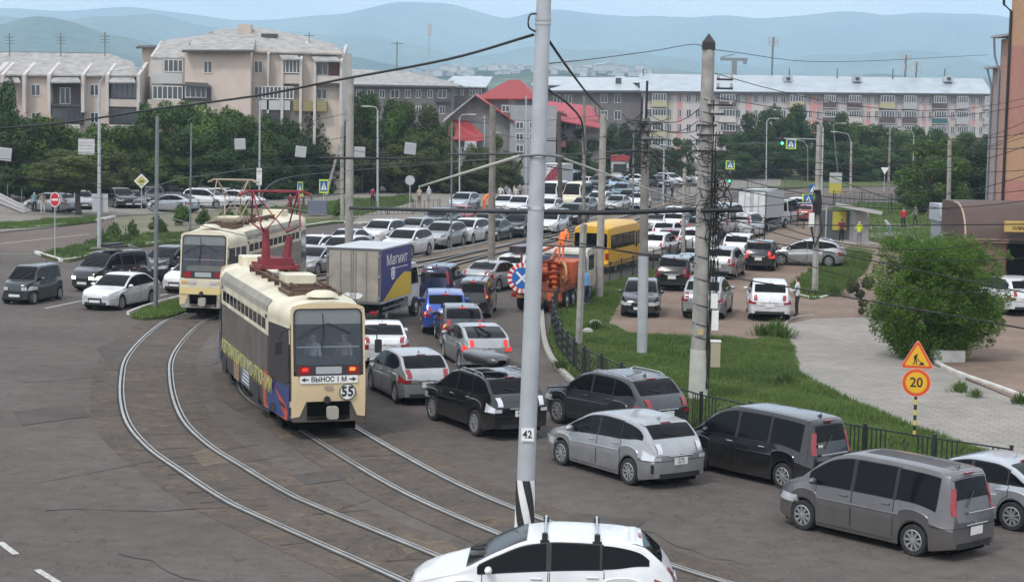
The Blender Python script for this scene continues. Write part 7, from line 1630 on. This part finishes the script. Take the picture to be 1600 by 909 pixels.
b = MB(); b.path([(xr-.55,5.8,zc),(xr-.45,5.8,zc-1.2),(xr-.1,5.8,zc-2.2),(xr-.1,5.8,0)], .08, 8); b.obj('drainpipe', mat('pipe_grey', (.2,.22,.25), .5), B7); b = MB(); b.path([(xs_-.45,11.8,zc2),(xs_-.1,11.8,zc2-1.2),(xs_-.1,11.8,0)], .08, 8); b.obj('drainpipe', mat('pipe_grey', (.2,.22,.25), .5), B7)
block(B7, 'meter_box', 1552, 225, 1564, 248, Y+12.3, .3, mat('box_maroon', (.12,.05,.05), .7)); 0
# brown kiosk with barrel roof
Yk = G(1560,480,.1).y+1.2; L0 = D(1507,400,Yk); kb = empty('kiosk', (L0.x, Yk, .1), 0, 'brown kiosk with barrel roof and a yellow sign board at the right', 'kiosk')
zw = ZH(L0, 375)-.1; zr = ZH(L0, 319)-.1; bm_ = mat('kiosk_brown', (.085,.054,.044), .6, noise=(1,.12)); kw = 4.2
b = MB(); b.box((.1,0,0),(1.95,5,zw-.0)); b.obj('brick_pier', mat('kiosk_brick', (.15,.10,.07), .9, noise=(12,.2), bump=(12,.5,.01)), kb)
b = MB(); b.box((1.95,.25,0),(9,5,zw)); b.obj('wall', mat('kiosk_dark', (.03,.03,.035), .4), kb)
b = MB(); R = []
for i in range(11):
    a = math.pi/2*i/10; R.append([(x, 2.2-2.35*math.cos(a)**.8, zw+.1+(zr-zw-.1)*math.sin(a)) for x in (0,3,9)])
b.grid(R, flip=True); b.grid([[(x, y, zr+.004) for x in (0,3,9)] for y in (2.2,5)], flip=True)
side = [(r_[0][1], r_[0][2]) for r_ in R]+[(5,zr),(5,zw+.1)]; b.add([(.0,y,z_) for y, z_ in side], [tuple(range(len(side)))]); b.obj('barrel_roof', bm_, kb, True, 50)
b = MB(); b.path([(-.04, r_[0][1]-.02, r_[0][2]) for r_ in R], .05, 5); b.obj('roof_edge_trim', mat('trim_buff', (.4,.28,.2), .6), kb)
for k_, zz in enumerate((.02,.14)): b = MB(); b.box((-.06-.05*k_,-.2-.05*k_,zw-.12+zz),(2.05,-.02,zw-.04+zz)); b.obj('cornice', mat('trim_tan', (.22,.14,.10), .7), kb)
ys = mat('sign_yellow_board', (.48,.33,.09), .5); sx0 = D(1570,350,Yk-.6).x-L0.x; z0, z1 = D(1570,362,Yk-.6).z-.1, D(1570,345,Yk-.6).z-.1
b = MB(); b.box((sx0,-.62,z0),(sx0+4,-.5,z1)); sg = b.obj('sign_board', ys, kb); inst('lettering', text_mesh('шинкто', .3, mat('letter_brown', (.12,.07,.03), .7), .003, 1.1, .005), sg, loc=(sx0+.95,-.63,(z0+z1)/2-.05))
b = MB(); b.box((1.97,.2,.4),(9,.24,zw-.15)); b.obj('glass_front', glass, kb)
for x in (2.0,3.6,5.2): b = MB(); b.box((x,.15,.1),(x+.07,.22,zw-.1)); b.obj('mullion', mat('mullion_red', (.12,.03,.03), .5), kb)
b = MB(); b.lathe([(.0,.0),(.25,.02),(.3,.35),(.18,.5),(.24,.62),(.1,.75),(0,.78)], 12, M=Matrix.Translation((2.5,.0,.55))); b.obj('pale_figurine', mat('figurine', (.4,.42,.42), .5), kb, True)
# grey kiosk
Yk = G(1490,412,.1).y; L0 = D(1466,400,Yk); gk = empty('kiosk', (L0.x, Yk, .1), 0, 'pale grey kiosk with stepped metal roof behind the brown kiosk', 'kiosk')
x1 = D(1530,400,Yk).x-L0.x; zt_ = ZH(L0,320)-.1; zb_ = ZH(L0,346)-.1
b = MB(); b.box((.15,.1,0),(x1,3,zb_)); b.obj('wall', mat('kiosk_grey', (.25,.27,.28), .6), gk); b = MB(); b.prism([(-.0,zb_),(.0,zb_+.35),(.25,zt_-.1),(.35,zt_),(3,zt_),(3,zb_)], 0, x1, plane='yz'); b.obj('roof', mat('kiosk_roof', (.33,.37,.39), .5), gk)
for zz in (.02,.3,.5): b = MB(); b.box((-.05,-.06+zz*.3,zb_+zz),(x1,.3,zb_+zz+.06)); b.obj('roof_seam', metalw, gk)
inst('graffiti', text_mesh('C', .8, mat('graffiti_blue', (.03,.04,.09), .7), .002), gk, loc=(1.0,.09,1.0))
# bus shelter
p = G(1318,381,.1); bs = empty('bus_shelter', p, .12, 'bus shelter with tilted white roof slab and yellow poster', 'shelter'); s_ = p.y/FPX
b = MB(); b.box((-28*s_*.55,-.9,2.55),(26*s_*.9,1.4,2.62), M=Matrix.Rotation(.17,4,'Y')); b.box((-1.4,-.95,2.5),(2.0,-.9,2.75), M=Matrix.Rotation(.17,4,'Y')); b.obj('roof', mat('shelter_roof', (.55,.56,.57), .5), bs)
for x in (-1.5,): b = MB(); b.tube((x,-.6,0),(x,-.6,2.7),.05); b.obj('post', steelp, bs)
b = MB(); b.box((.75,-.1,0),(1.75,1.2,2.3)); b.obj('end_panel', mat('shelter_panel', (.33,.33,.34), .6), bs); b = MB(); b.box((-.5,1.15,.9),(.5,1.2,2.2)); b.obj('poster', mat('poster_yellow', (.45,.40,.06), .6), bs); b = MB(); b.box((-1.5,1.2,.2),(.75,1.25,2.3)); b.obj('back_glass', mat('shelter_glass', (.10,.11,.11), .2), bs)
b = MB(); b.box((-1.6,-1.2,-.02),(2.2,1.3,.12)); b.obj('plinth', kerbm, bs)
pw = D(1306,272,195); o = empty('advert_pillar', (pw.x,pw.y,0), 0, 'yellow and white advertising pillar behind the shelter', 'billboard'); z1 = D(1306,270,195).z; z0 = D(1306,302,195).z; b = MB(); b.box((-.1,-.1,0),(.1,.1,z0)); b.obj('post', steelg, o); b = MB(); b.box((-.65,-.1,z0),(.65,.1,z1)); b.obj('board', mat('poster_yellow', (.45,.40,.06), .6), o); b = MB(); b.box((-.65,-.12,(z0+z1)/2),(.65,-.1,z1)); b.obj('poster', mat('poster_pale', (.4,.42,.38), .6), o)
# far left stair with railings
p = G(0,332,.12); st = empty('stairway', p, 0, 'pale stair flight with white railings at the left edge', 'stairs'); Y = p.y; b = MB(); a = D(40,331,Y)-p; c_ = D(-30,296,Y)-p; b.prism([(c_.x,-.1),(a.x,-.1),(a.x,.05),(c_.x,c_.z)], -.5, 2.5); b.obj('stair_flight', mat('stair_stone', (.30,.28,.26), .9, noise=(3,.15)), st)
for k, dz in enumerate((0,.42,.8)): b = MB(); b.tube(D(-30,288+8*k,Y-.6)-p, D(38,322+5*k,Y-.6)-p, .06, n=6); b.obj('handrail', mat('rail_white', (.5,.5,.5), .5), st)
for x in (-10,12,34): b = MB(); q0 = D(x,305+.4*x*.9,Y-.6)-p; b.tube(q0, q0+Vector((0,0,1.1)), .04, n=6); b.obj('baluster', steelg, st)
b = MB(); p = G(385+600,523,.12); 
for i, (x, y, s_) in enumerate(((930,508,.35),(918,520,.3))):
    pp = G(x, y, .13); b = MB(); b.lathe([(0,0),(.3,.02),(.34,.2),(.2,.34),(0,.4)], 9); o = b.obj('boulder', mat('pale_stone', (.36,.35,.31), .9, noise=(5,.2), bump=(6,.8,.05)), None, True, 60); o.location = pp; o.scale = (s_*2.2,s_*1.5,s_*1.8); tag(o, ['pale stone at the verge edge beside the slim pole','smaller pale stone close to the slim pole'][i], 'stone')
# planter block under the big bush
p = G(1508,566,.12); o = empty('planter_wall', p, .1, 'low white-grey concrete planter under the big bush', 'planter'); b = MB(); b.box((-1.15,0,0),(0,.9,.42)); b.obj('wall', mat('planter_conc', (.38,.38,.36), .9, noise=(3,.2)), o)
# flower bed and pushchair-like rack near crossing
p = G(495,337,.12); o = empty('litter_cage', p, .2, 'grey-blue lattice bin cage beside the crossing sign', 'bin'); b = MB(); b.box((-.75,-.4,.1),(.75,.4,1.25)); b.obj('cage', mat('cage_blue', (.14,.15,.2), .7, noise=(20,.5)), o)
# ---------------- trees ----------------
def leafcloud(name, cl, n, size, m, squash=1.0):
    """cl: (x,y,z,r) blobs; n leaf faces scattered mostly near their surfaces"""
    cl = np.array(cl); w = cl[:,3]**2; k = rng.choice(len(cl), n, p=w/w.sum()); d = rng.normal(size=(n,3)); d /= np.linalg.norm(d, axis=1)[:,None]
    rad = rng.uniform(.35, 1.0, n)**.45*(1+rng.normal(0,.07,n)); P = cl[k,:3]+d*(cl[k,3]*rad)[:,None]
    nn = d+rng.normal(0,.55,(n,3)); nn[:,2] += .35; nn /= np.linalg.norm(nn,axis=1)[:,None]
    a = np.cross(nn, rng.normal(size=(n,3))); a /= np.linalg.norm(a,axis=1)[:,None]; b_ = np.cross(nn, a); s_ = size*rng.uniform(.5,1.4,n)[:,None]
    V = np.stack([P-a*s_, P-b_*s_*.55, P+a*s_, P+b_*s_*.55], 1).reshape(-1,3); F = np.arange(len(V))
    me = bpy.data.meshes.new(name); me.vertices.add(len(V)); me.vertices.foreach_set('co', V.ravel()); me.loops.add(len(F)); me.loops.foreach_set('vertex_index', F); me.polygons.add(n); me.polygons.foreach_set('loop_start', np.arange(0,len(F),4)); me.polygons.foreach_set('loop_total', np.full(n,4)); me.update(calc_edges=True); me.materials.append(m); return me
lm1 = leaf_mat('foliage', (.040,.078,.014), (.10,.158,.03), 4); lm2 = leaf_mat('foliage_dark', (.028,.058,.016), (.065,.108,.03), 4); lm3 = leaf_mat('foliage_bright', (.05,.11,.016), (.14,.24,.034), .9); lm4 = leaf_mat('foliage_olive', (.05,.068,.016), (.11,.135,.038), 4)
protos = []
for k in range(5):
    r_ = np.random.default_rng(20+k); cl = []
    for i in range(34):
        a = r_.uniform(0,6.28); h = r_.uniform(.12,.93); rr = .40*math.sqrt(max(.05,1-abs((h-.5)/.5)**2.6))*r_.uniform(.3,1.0); cl.append((rr*math.cos(a), rr*math.sin(a), h, r_.uniform(.08,.16)))
    protos.append(cl)
conif = [(0.16*(1-h)*math.cos(i*2.4)*1.3, .16*(1-h)*math.sin(i*2.4)*1.3, h, .05+.15*(1-h)) for i, h in enumerate(np.linspace(.1,.97,26))]
crown_me = [leafcloud('crown', cl, 12000, .021, lm1) for cl in protos]; con_me = leafcloud('crown', conif, 9000, .017, lm2)
tb = MB(); tb.tube((0,0,0),(.01,0,.35),.028,.02,7); tb.tube((.01,0,.35),(.03,.02,.7),.02,.008,6)
for a in range(6): tb.tube((.01,0,.25+.05*a),(.22*math.cos(a*2.2),.22*math.sin(a*2.2),.5+.06*a),.011,.004,5)
trunk_me = tb.mesh('trunk', bark, True, None, True)
kinds = {'d': (lm1,'leafy'), 'k': (lm2,'dark'), 'o': (lm4,'olive-green'), 'c': (lm2,'conical dark')}
def tree(px, by, ty, wp, kd, lb, grp=None, z=0.0, dY=0):
    p = G(px, by, z) if not dY else D(px, by, G(px,by,z).y+dY); p.z = z; h = ZH(p, ty)-z; sc_ = (p-CP).length/FPX; w = wp*sc_
    o = empty('tree', p, random.uniform(0,6.28), lb, 'tree', grp); me = con_me if kd == 'c' else random.choice(crown_me); s_ = (w*1.4, w*1.4, h) if kd != 'c' else (w*1.9, w*1.9, h)
    inst('crown', me, o, [kinds[kd][0]], scale=s_); inst('trunk', trunk_me, o, scale=(h*.9,h*.9,h)); return o
T = []
TL = [ # left woods
 (-25,312,120,90,'k'),(12,316,178,80,'k'),(6,312,128,44,'k'),(50,314,184,90,'d'),(95,313,192,90,'o'),(140,314,204,80,'d'),(180,312,200,90,'d'),(222,313,203,80,'d'),(262,311,150,86,'k'),(300,312,168,80,'d'),(328,313,176,80,'k'),(345,308,172,80,'d'),(375,309,180,80,'d'),(410,308,186,70,'d'),(440,308,196,70,'k'),(400,312,230,90,'k'),(340,314,232,110,'k'),(250,314,240,110,'d'),(160,316,240,100,'o'),(60,316,240,100,'d'),(215,314,250,90,'k'),(300,314,250,90,'k'),
 (490,303,152,72,'c'),(515,302,178,60,'k'),(460,304,190,60,'k'),(485,304,225,80,'k'),(440,306,240,80,'d'),(520,303,235,60,'k'),
 (560,300,152,70,'d'),(590,300,158,70,'d'),(618,299,163,70,'d'),(648,298,168,66,'o'),(676,298,178,56,'d'),(565,303,215,80,'o'),(605,302,225,80,'o'),(645,302,235,80,'o'),(690,300,215,60,'o'),(625,300,200,90,'d'),(700,304,250,50,'o'),
 (745,300,228,44,'o'),(770,300,215,40,'o'),(795,298,240,34,'o'),(760,303,255,60,'o'),(720,303,262,50,'o'),(790,302,262,44,'k')]
ORD = ['first','second','third','fourth','fifth','sixth','seventh','eighth','ninth','tenth','eleventh','twelfth','thirteenth','fourteenth','fifteenth','sixteenth','seventeenth','eighteenth','nineteenth','twentieth','twenty-first','twenty-second','twenty-third','twenty-fourth','twenty-fifth','twenty-sixth','twenty-seventh','twenty-eighth','twenty-ninth','thirtieth']
LM = [(60,'under the left end of the low beige block'),(130,'below the open dark loggia of the low block'),(235,'between the low and the taller block'),(330,'before the left bays of the cream block'),(420,'before the middle of the cream block'),(540,'before the right end of the cream block'),(640,'before the grey hipped block'),(735,'before the grey block near the red porch'),(860,'beside the red roofed house'),(950,'under the red awning roof'),(1110,'left of the wired pole'),(1240,'before the long block near the signal gantry'),(1320,'before the long block behind the shelter'),(1420,'before the long block by the brown wooden pole'),(1700,'before the long block near the brick building')]
def grove(TT, what, grp):
    S_ = {}
    for t_ in sorted(TT):
        lm = next(l_ for x_, l_ in LM if t_[0] < x_); hgt = 'tall' if t_[2] < min(q[2] for q in TT)+45 else 'low'; k_ = (kinds[t_[4]][1], hgt, lm); S_[k_] = S_.get(k_, 0)+1
    C_ = {}
    for t_ in sorted(TT):
        lm = next(l_ for x_, l_ in LM if t_[0] < x_); hgt = 'tall' if t_[2] < min(q[2] for q in TT)+45 else 'low'; k_ = (kinds[t_[4]][1], hgt, lm); C_[k_] = C_.get(k_, 0)+1
        tree(*t_, f'{hgt} {k_[0]} tree {lm}'+('' if S_[k_] == 1 else f', {ORD[C_[k_]-1]} from the left'), grp)
grove([t_ for t_ in TL if t_[0] < 540], '', 'trees on the left'); grove([t_ for t_ in TL if t_[0] >= 540], '', 'trees behind the square')
TR = [(880,285,180,50,'k'),(905,285,188,60,'k'),(925,284,205,40,'k'),(960,275,196,44,'k'),(985,275,204,40,'k'),(905,290,235,60,'k'),(945,280,232,40,'k'),(1010,277,228,40,'o'),(1035,282,235,50,'o'),(1062,284,215,40,'k'),(1000,286,262,50,'k'),
 (1140,276,205,50,'k'),(1178,277,180,50,'k'),(1205,277,168,56,'k'),(1235,276,168,52,'k'),(1258,277,205,40,'k'),(1180,280,225,80,'k'),(1225,280,225,80,'k'),(1150,282,240,60,'k'),(1285,276,188,44,'k'),(1305,276,180,44,'k'),(1330,277,186,50,'d'),(1357,277,198,50,'d'),(1385,277,204,50,'k'),(1412,278,204,50,'d'),(1440,278,200,54,'d'),(1468,279,206,50,'k'),(1500,280,210,56,'d'),(1530,281,212,56,'k'),(1555,281,214,50,'k'),(1300,281,222,80,'k'),(1350,282,232,80,'d'),(1400,283,232,80,'k'),(1290,284,240,70,'k'),(1336,284,246,60,'k')]
grove([t_ for t_ in TR if t_[0] > 1100], '', 'trees in front of the long block'); grove([t_ for t_ in TR if t_[0] <= 1100], '', 'trees on the far avenue')
for px, by, ty, wp, kd, lb in ((1455,338,222,90,'d','large leafy tree leaning over the lawn path'),(1500,330,232,90,'k','dark dense tree behind the grey kiosk'),(1535,328,240,70,'k','dark tree beside the brick building'),(1430,318,262,50,'d','smaller leafy tree left of the large lawn tree'),(1470,330,270,110,'k','low dark tree crown hanging over the path')): tree(px, by, ty, wp, kd, lb)
o = tree(122,338,238,110,'o','forked dark trunked tree by the no entry sign'); cr_ = [q for q in o.children if q.name.startswith('crown')][0]; H_ = cr_.scale.z; cr_.scale.z = H_*.66; cr_.location.z = H_*.36; b = MB(); b.path([(0,0,0),(-.25,0,1.4),(-.5,0,3.2)],[.22,.17,.1],7); b.path([(.35,0,0),(.1,0,1.2),(.45,0,3.0)],[.26,.16,.1],7); b.path([(.8,0,0),(.5,.1,1.5),(.2,.1,3.2)],[.14,.1,.07],6); tk = b.obj('limb', bark, o)
# small bushes in the planted strip
bush_me = leafcloud('foliage', [(0,0,.5,.30),(.25,.1,.42,.25),(-.28,0,.36,.25),(.05,-.2,.25,.3),(.16,.1,.8,.14),(-.18,.05,.7,.16),(.3,-.1,.66,.1),(-.38,.1,.6,.1),(.02,0,.92,.08),(.42,0,.3,.14),(-.45,0,.22,.14)], 1300, .055, lm3)
rw2 = np.random.default_rng(4); wb = MB()
for i in range(150):
    a = rw2.uniform(0,6.28); r0 = abs(rw2.normal(0,.28)); h = rw2.uniform(.2,.75)*(1.1-min(r0,.6)); le = rw2.uniform(.05,.35); x0_, y0_ = r0*math.cos(a), r0*math.sin(a); w_ = rw2.uniform(.012,.035); p0 = Vector((x0_,y0_,0)); p1 = Vector((x0_+le*math.cos(a)*.5, y0_+le*math.sin(a)*.5, h*.6)); p2 = Vector((x0_+le*math.cos(a), y0_+le*math.sin(a), h)); s_ = Vector((-math.sin(a), math.cos(a), 0))*w_
    wb.add([p0-s_*.5, p0+s_*.5, p1+s_, p2, p1-s_], [(0,1,2,4),(4,2,3)])
weed_me = wb.mesh('foliage', lf)
for i, (px, by, ty, wp, lb) in enumerate(((178,372,348,22,'leafy bush right behind the lamp pole on the divider'),(207,370,344,20,'bush between lamp pole and grey steel pole'),(247,364,338,30,'sparse bush around the grey steel pole'),(284,352,318,26,'bright bush left of the thin dark pole'),(318,350,326,26,'bush just right of the thin dark pole'),(355,345,326,22,'bush behind the far tram pantograph'),(380,346,322,26,'bush behind the far tram roof middle'),(430,345,322,26,'bush behind the red pantograph'),(528,340,314,18,'bush left of the pale round pole'),(160,378,362,24,'low bush at the foot of the lamp pole'),(196,378,364,20,'low wide bush right of the lamp pole foot'))):
    p = G(px, by, .12); sc_ = p.y/FPX; o = empty('bush', p, i*1.3, lb, 'bush'); inst('foliage', bush_me, o, [lm1 if i % 3 else lm3], scale=(wp*sc_*1.1, wp*sc_*1.1, (ZH(p,ty)-.12)*1.05)); inst('stem', trunk_me, o, scale=(1.2,1.2,1.6))
for i, (px, by, s_, lb) in enumerate(((1214,525,.9,'weedy clump at the corner between lot and footway'),(1226,528,.6,'smaller weed clump beside the corner kerb'),(1190,524,.7,'dark green weed clump at the lot edge'),(1500,612,.5,'weeds growing over the white kerb, upper clump'),(1525,620,.4,'weeds growing over the white kerb, middle clump'),(1595,630,.5,'weeds at the lower end of the white kerb'),(1305,462,.7,'weedy clump by the kerb end under the concrete pole'),(1228,600,.6,'tuft among the verge grass near the footway'),(930,515,.6,'weeds round the pale stones'),(876,575,.5,'tuft of yellow flowering weeds at the fence foot'),(1400,392,1.2,'scrub behind the big bush at the lawn corner'),(1420,385,1.1,'scrub beside the crouching person'))):
    p = G(px, by, .12); o = empty('weed_clump', p, i, lb, 'weeds'); inst('foliage', weed_me, o, [lf], scale=(s_*1.5, s_*1.3, s_*1.1))
# big willow-like bush
p = G(1462,560,.12); SC = p.y/FPX; W_, Hh = 212*SC, ZH(p, 372)-.12; r_ = np.random.default_rng(5); cl = []
for i in range(130):
    a = r_.uniform(0,6.28); h = r_.uniform(.06,.9); rr = .48*min(1,(.45+h*1.3))*math.sqrt(max(.02,1-max(0,(h-.55)/.5)**2))*r_.uniform(.15,1); cl.append((W_*rr*math.cos(a)*1.0, W_*.75*rr*math.sin(a), Hh*h, r_.uniform(.32,.7)))
for i in range(75):
    a = r_.uniform(0,6.28); h = r_.uniform(.25,1.0); k_ = min(1,(.45+h*1.2))*math.sqrt(max(.05,1-max(0,(h-.6)/.55)**2)); cl.append((W_*.5*k_*math.cos(a)*r_.uniform(.8,1.22), W_*.38*k_*math.sin(a)*r_.uniform(.85,1.2), Hh*h*r_.uniform(.85,1.08), r_.uniform(.10,.26)))
bb = empty('big_bush', p, 0, 'large bright green bush spilling over the footway before the brown kiosk', 'bush')
n = 90000; cla = np.array(cl); w = cla[:,3]**2; k = r_.choice(len(cla), n, p=w/w.sum()); d = r_.normal(size=(n,3)); d /= np.linalg.norm(d,axis=1)[:,None]; P0 = cla[k,:3]+d*(cla[k,3]*r_.uniform(.3,1.0,n)**.5)[:,None]
dr = d*np.array([1,1,.4])+r_.normal(0,.5,(n,3)); dr[:,2] -= .15; dr /= np.linalg.norm(dr,axis=1)[:,None]; sd_ = np.cross(dr, r_.normal(size=(n,3))); sd_ /= np.linalg.norm(sd_,axis=1)[:,None]; ll = r_.uniform(.07,.17,n)[:,None]; V = np.stack([P0, P0+dr*ll*.5-sd_*ll*.16, P0+dr*ll, P0+dr*ll*.5+sd_*ll*.16],1).reshape(-1,3); V[:,2] = np.maximum(V[:,2], .02)
me = bpy.data.meshes.new('foliage'); me.vertices.add(len(V)); me.vertices.foreach_set('co', V.ravel()); me.loops.add(len(V)); me.loops.foreach_set('vertex_index', np.arange(len(V))); me.polygons.add(n); me.polygons.foreach_set('loop_start', np.arange(0,len(V),4)); me.polygons.foreach_set('loop_total', np.full(n,4)); me.update(calc_edges=True); me.materials.append(lm3); inst('foliage', me, bb)
b = MB()
for i in range(40):
    a = r_.uniform(0,6.28); e = Vector((W_*.46*math.cos(a)*r_.uniform(.3,1), W_*.35*math.sin(a)*r_.uniform(.3,1), Hh*r_.uniform(.5,1.02))); b.path([(.1*math.cos(a),.1*math.sin(a),0),(e.x*.3,e.y*.3,e.z*.55),tuple(e)],[.05,.03,.008],5)
b.obj('branches', bark, bb)
# far left big tree edge and dried branch
wl_ = leaf_mat('leaf_wilting', (.07,.05,.03), (.06,.09,.03), 2); q = G(1352,500,.12)+Vector((0,1.5,0)); me = leafcloud('foliage', [(0,0,1.0,.22),(.15,0,.6,.2),(-.25,0,1.35,.25),(.35,0,1.5,.3),(-.4,0,1.2,.2),(.1,0,.25,.15)], 1500, .06, wl_); o = empty('shrub', q, 0, 'small half-dried shrub hanging left of the big bush', 'bush'); inst('foliage', me, o)
# ---------------- hills, far town, haze ----------------
def ridge(name, pts, Y0, depth, m, lb, seed, amp):
    r_ = np.random.default_rng(seed); xs = np.linspace(-700, 2300, 150); f = pchip([p[0] for p in pts], [p[1] for p in pts]); ph = r_.uniform(0,6.28,8); rows = []
    for j in range(15):
        t = j/14; row = []
        for x in xs:
            P = D(x, f(x), Y0); h = P.z*(math.sin(min(t*1.25,1)*math.pi/2) if t < .8 else 1-(t-.8)*1.5); nn = sum(math.sin(x*.006*(k+1)*1.3+ph[k]+t*6*(k%3))/(k+1) for k in range(8)); y = Y0-depth*(1-t/.8) ; s_ = y/Y0
            row.append((P.x*(.6+.4*s_), y, h+amp*nn*(math.sin(t*math.pi))*.8-2*(t==0)*10))
        rows.append(row)
    b = MB(); b.grid(rows, flip=False); o = b.obj(name, m, None, True, fixn=False); return tag(o, kind='structure')
hm1 = ground_mat('hill_slope', (.05,.085,.06), (.14,.16,.11), .0022, .006, .5); hm1.node_tree.nodes['Principled BSDF'].inputs['Specular IOR Level'].default_value = 0
for nd in list(hm1.node_tree.nodes):
    if nd.type == 'BUMP': hm1.node_tree.nodes.remove(nd)
ridge('hills_far', [(-700,60),(-300,30),(0,12),(70,13),(150,12),(250,16),(330,24),(420,33),(520,32),(580,18),(640,14),(690,16),(740,24),(790,27),(830,18),(880,12),(930,18),(1000,27),(1060,28),(1130,23),(1200,28),(1300,26),(1420,30),(1540,34),(1700,40),(2300,60)], 9300, 2400, hm1, '', 1, 30)
ridge('hills_middle', [(-700,80),(-200,50),(0,42),(80,44),(140,38),(180,30),(235,22),(290,28),(350,38),(420,48),(480,52),(540,58),(600,66),(680,82),(760,92),(860,88),(960,84),(1080,90),(1200,95),(1300,85),(1420,86),(1500,104),(1600,112),(2300,120)], 6400, 1700, hm1, '', 2, 26)
ridge('hills_near', [(-700,60),(-200,50),(0,44),(60,40),(120,44),(170,60),(240,72),(330,88),(430,96),(540,92),(620,98),(720,110),(800,112),(900,108),(1000,112),(1100,116),(1250,119),(1400,118),(1600,122),(2300,125)], 4000, 1100, hm1, '', 3, 14)
tw = MB(); tw.box((-6,-5,-6),(6,5,3)); tw.prism([(-7,3),(7,3),(0,7)], -5.5, 5.5, 1); twm = tw.mesh('far_house', [mat('far_wall', (.5,.5,.5), .9), mat('far_roof', (.35,.36,.38), .8)], fixn=True)
rt = np.random.default_rng(9)
for i in range(110):
    x = rt.uniform(690,1010) if i < 85 else rt.uniform(540,700); y = rt.uniform(103,117) if i < 85 else rt.uniform(112,122); Yd = rt.uniform(1900,2050); P = D(x, y, Yd); s_ = rt.uniform(.3,.75); o = inst('far_house', twm, loc=(P.x, Yd, P.z), rot=(0,0,rt.uniform(-.5,.5)), scale=(s_*rt.uniform(.8,2), s_, s_)); tag(o, 'tiny pale house in the distant town on the hillside', 'house', 'houses of the distant town')
xs = np.linspace(-300, 2000, 60); ft = pchip([-300,400,540,700,850,1000,1200,2000],[150,135,122,108,103,112,128,150]); b = MB(); b.grid([[(D(x, 175, 1300).x, 1300, -.5) for x in xs], [(D(x, ft(x)+24, 1900).x, 1900, D(x, ft(x)+16, 1900).z) for x in xs], [(D(x, ft(x), 2080).x, 2080, D(x, ft(x), 2080).z) for x in xs], [(D(x, 175, 2500).x, 2500, -.5) for x in xs]]); tag(b.obj('foothill', hm1, None, True, fixn=False), kind='structure')
# haze
hz = bpy.data.materials.new('haze'); hz.use_nodes = True; n = hz.node_tree.nodes; n.remove(n['Principled BSDF']); pv = n.new('ShaderNodeVolumePrincipled'); pv.inputs['Color'].default_value = (.60,.81,1.0,1); pv.inputs['Density'].default_value = HAZE; pv.inputs['Anisotropy'].default_value = .0; hz.node_tree.links.new(pv.outputs[0], n['Material Output'].inputs['Volume'])
b = MB(); b.box((-9500,-80,-1.4),(9500,10200,700)); o = b.obj('haze', hz); tag(o, kind='stuff')
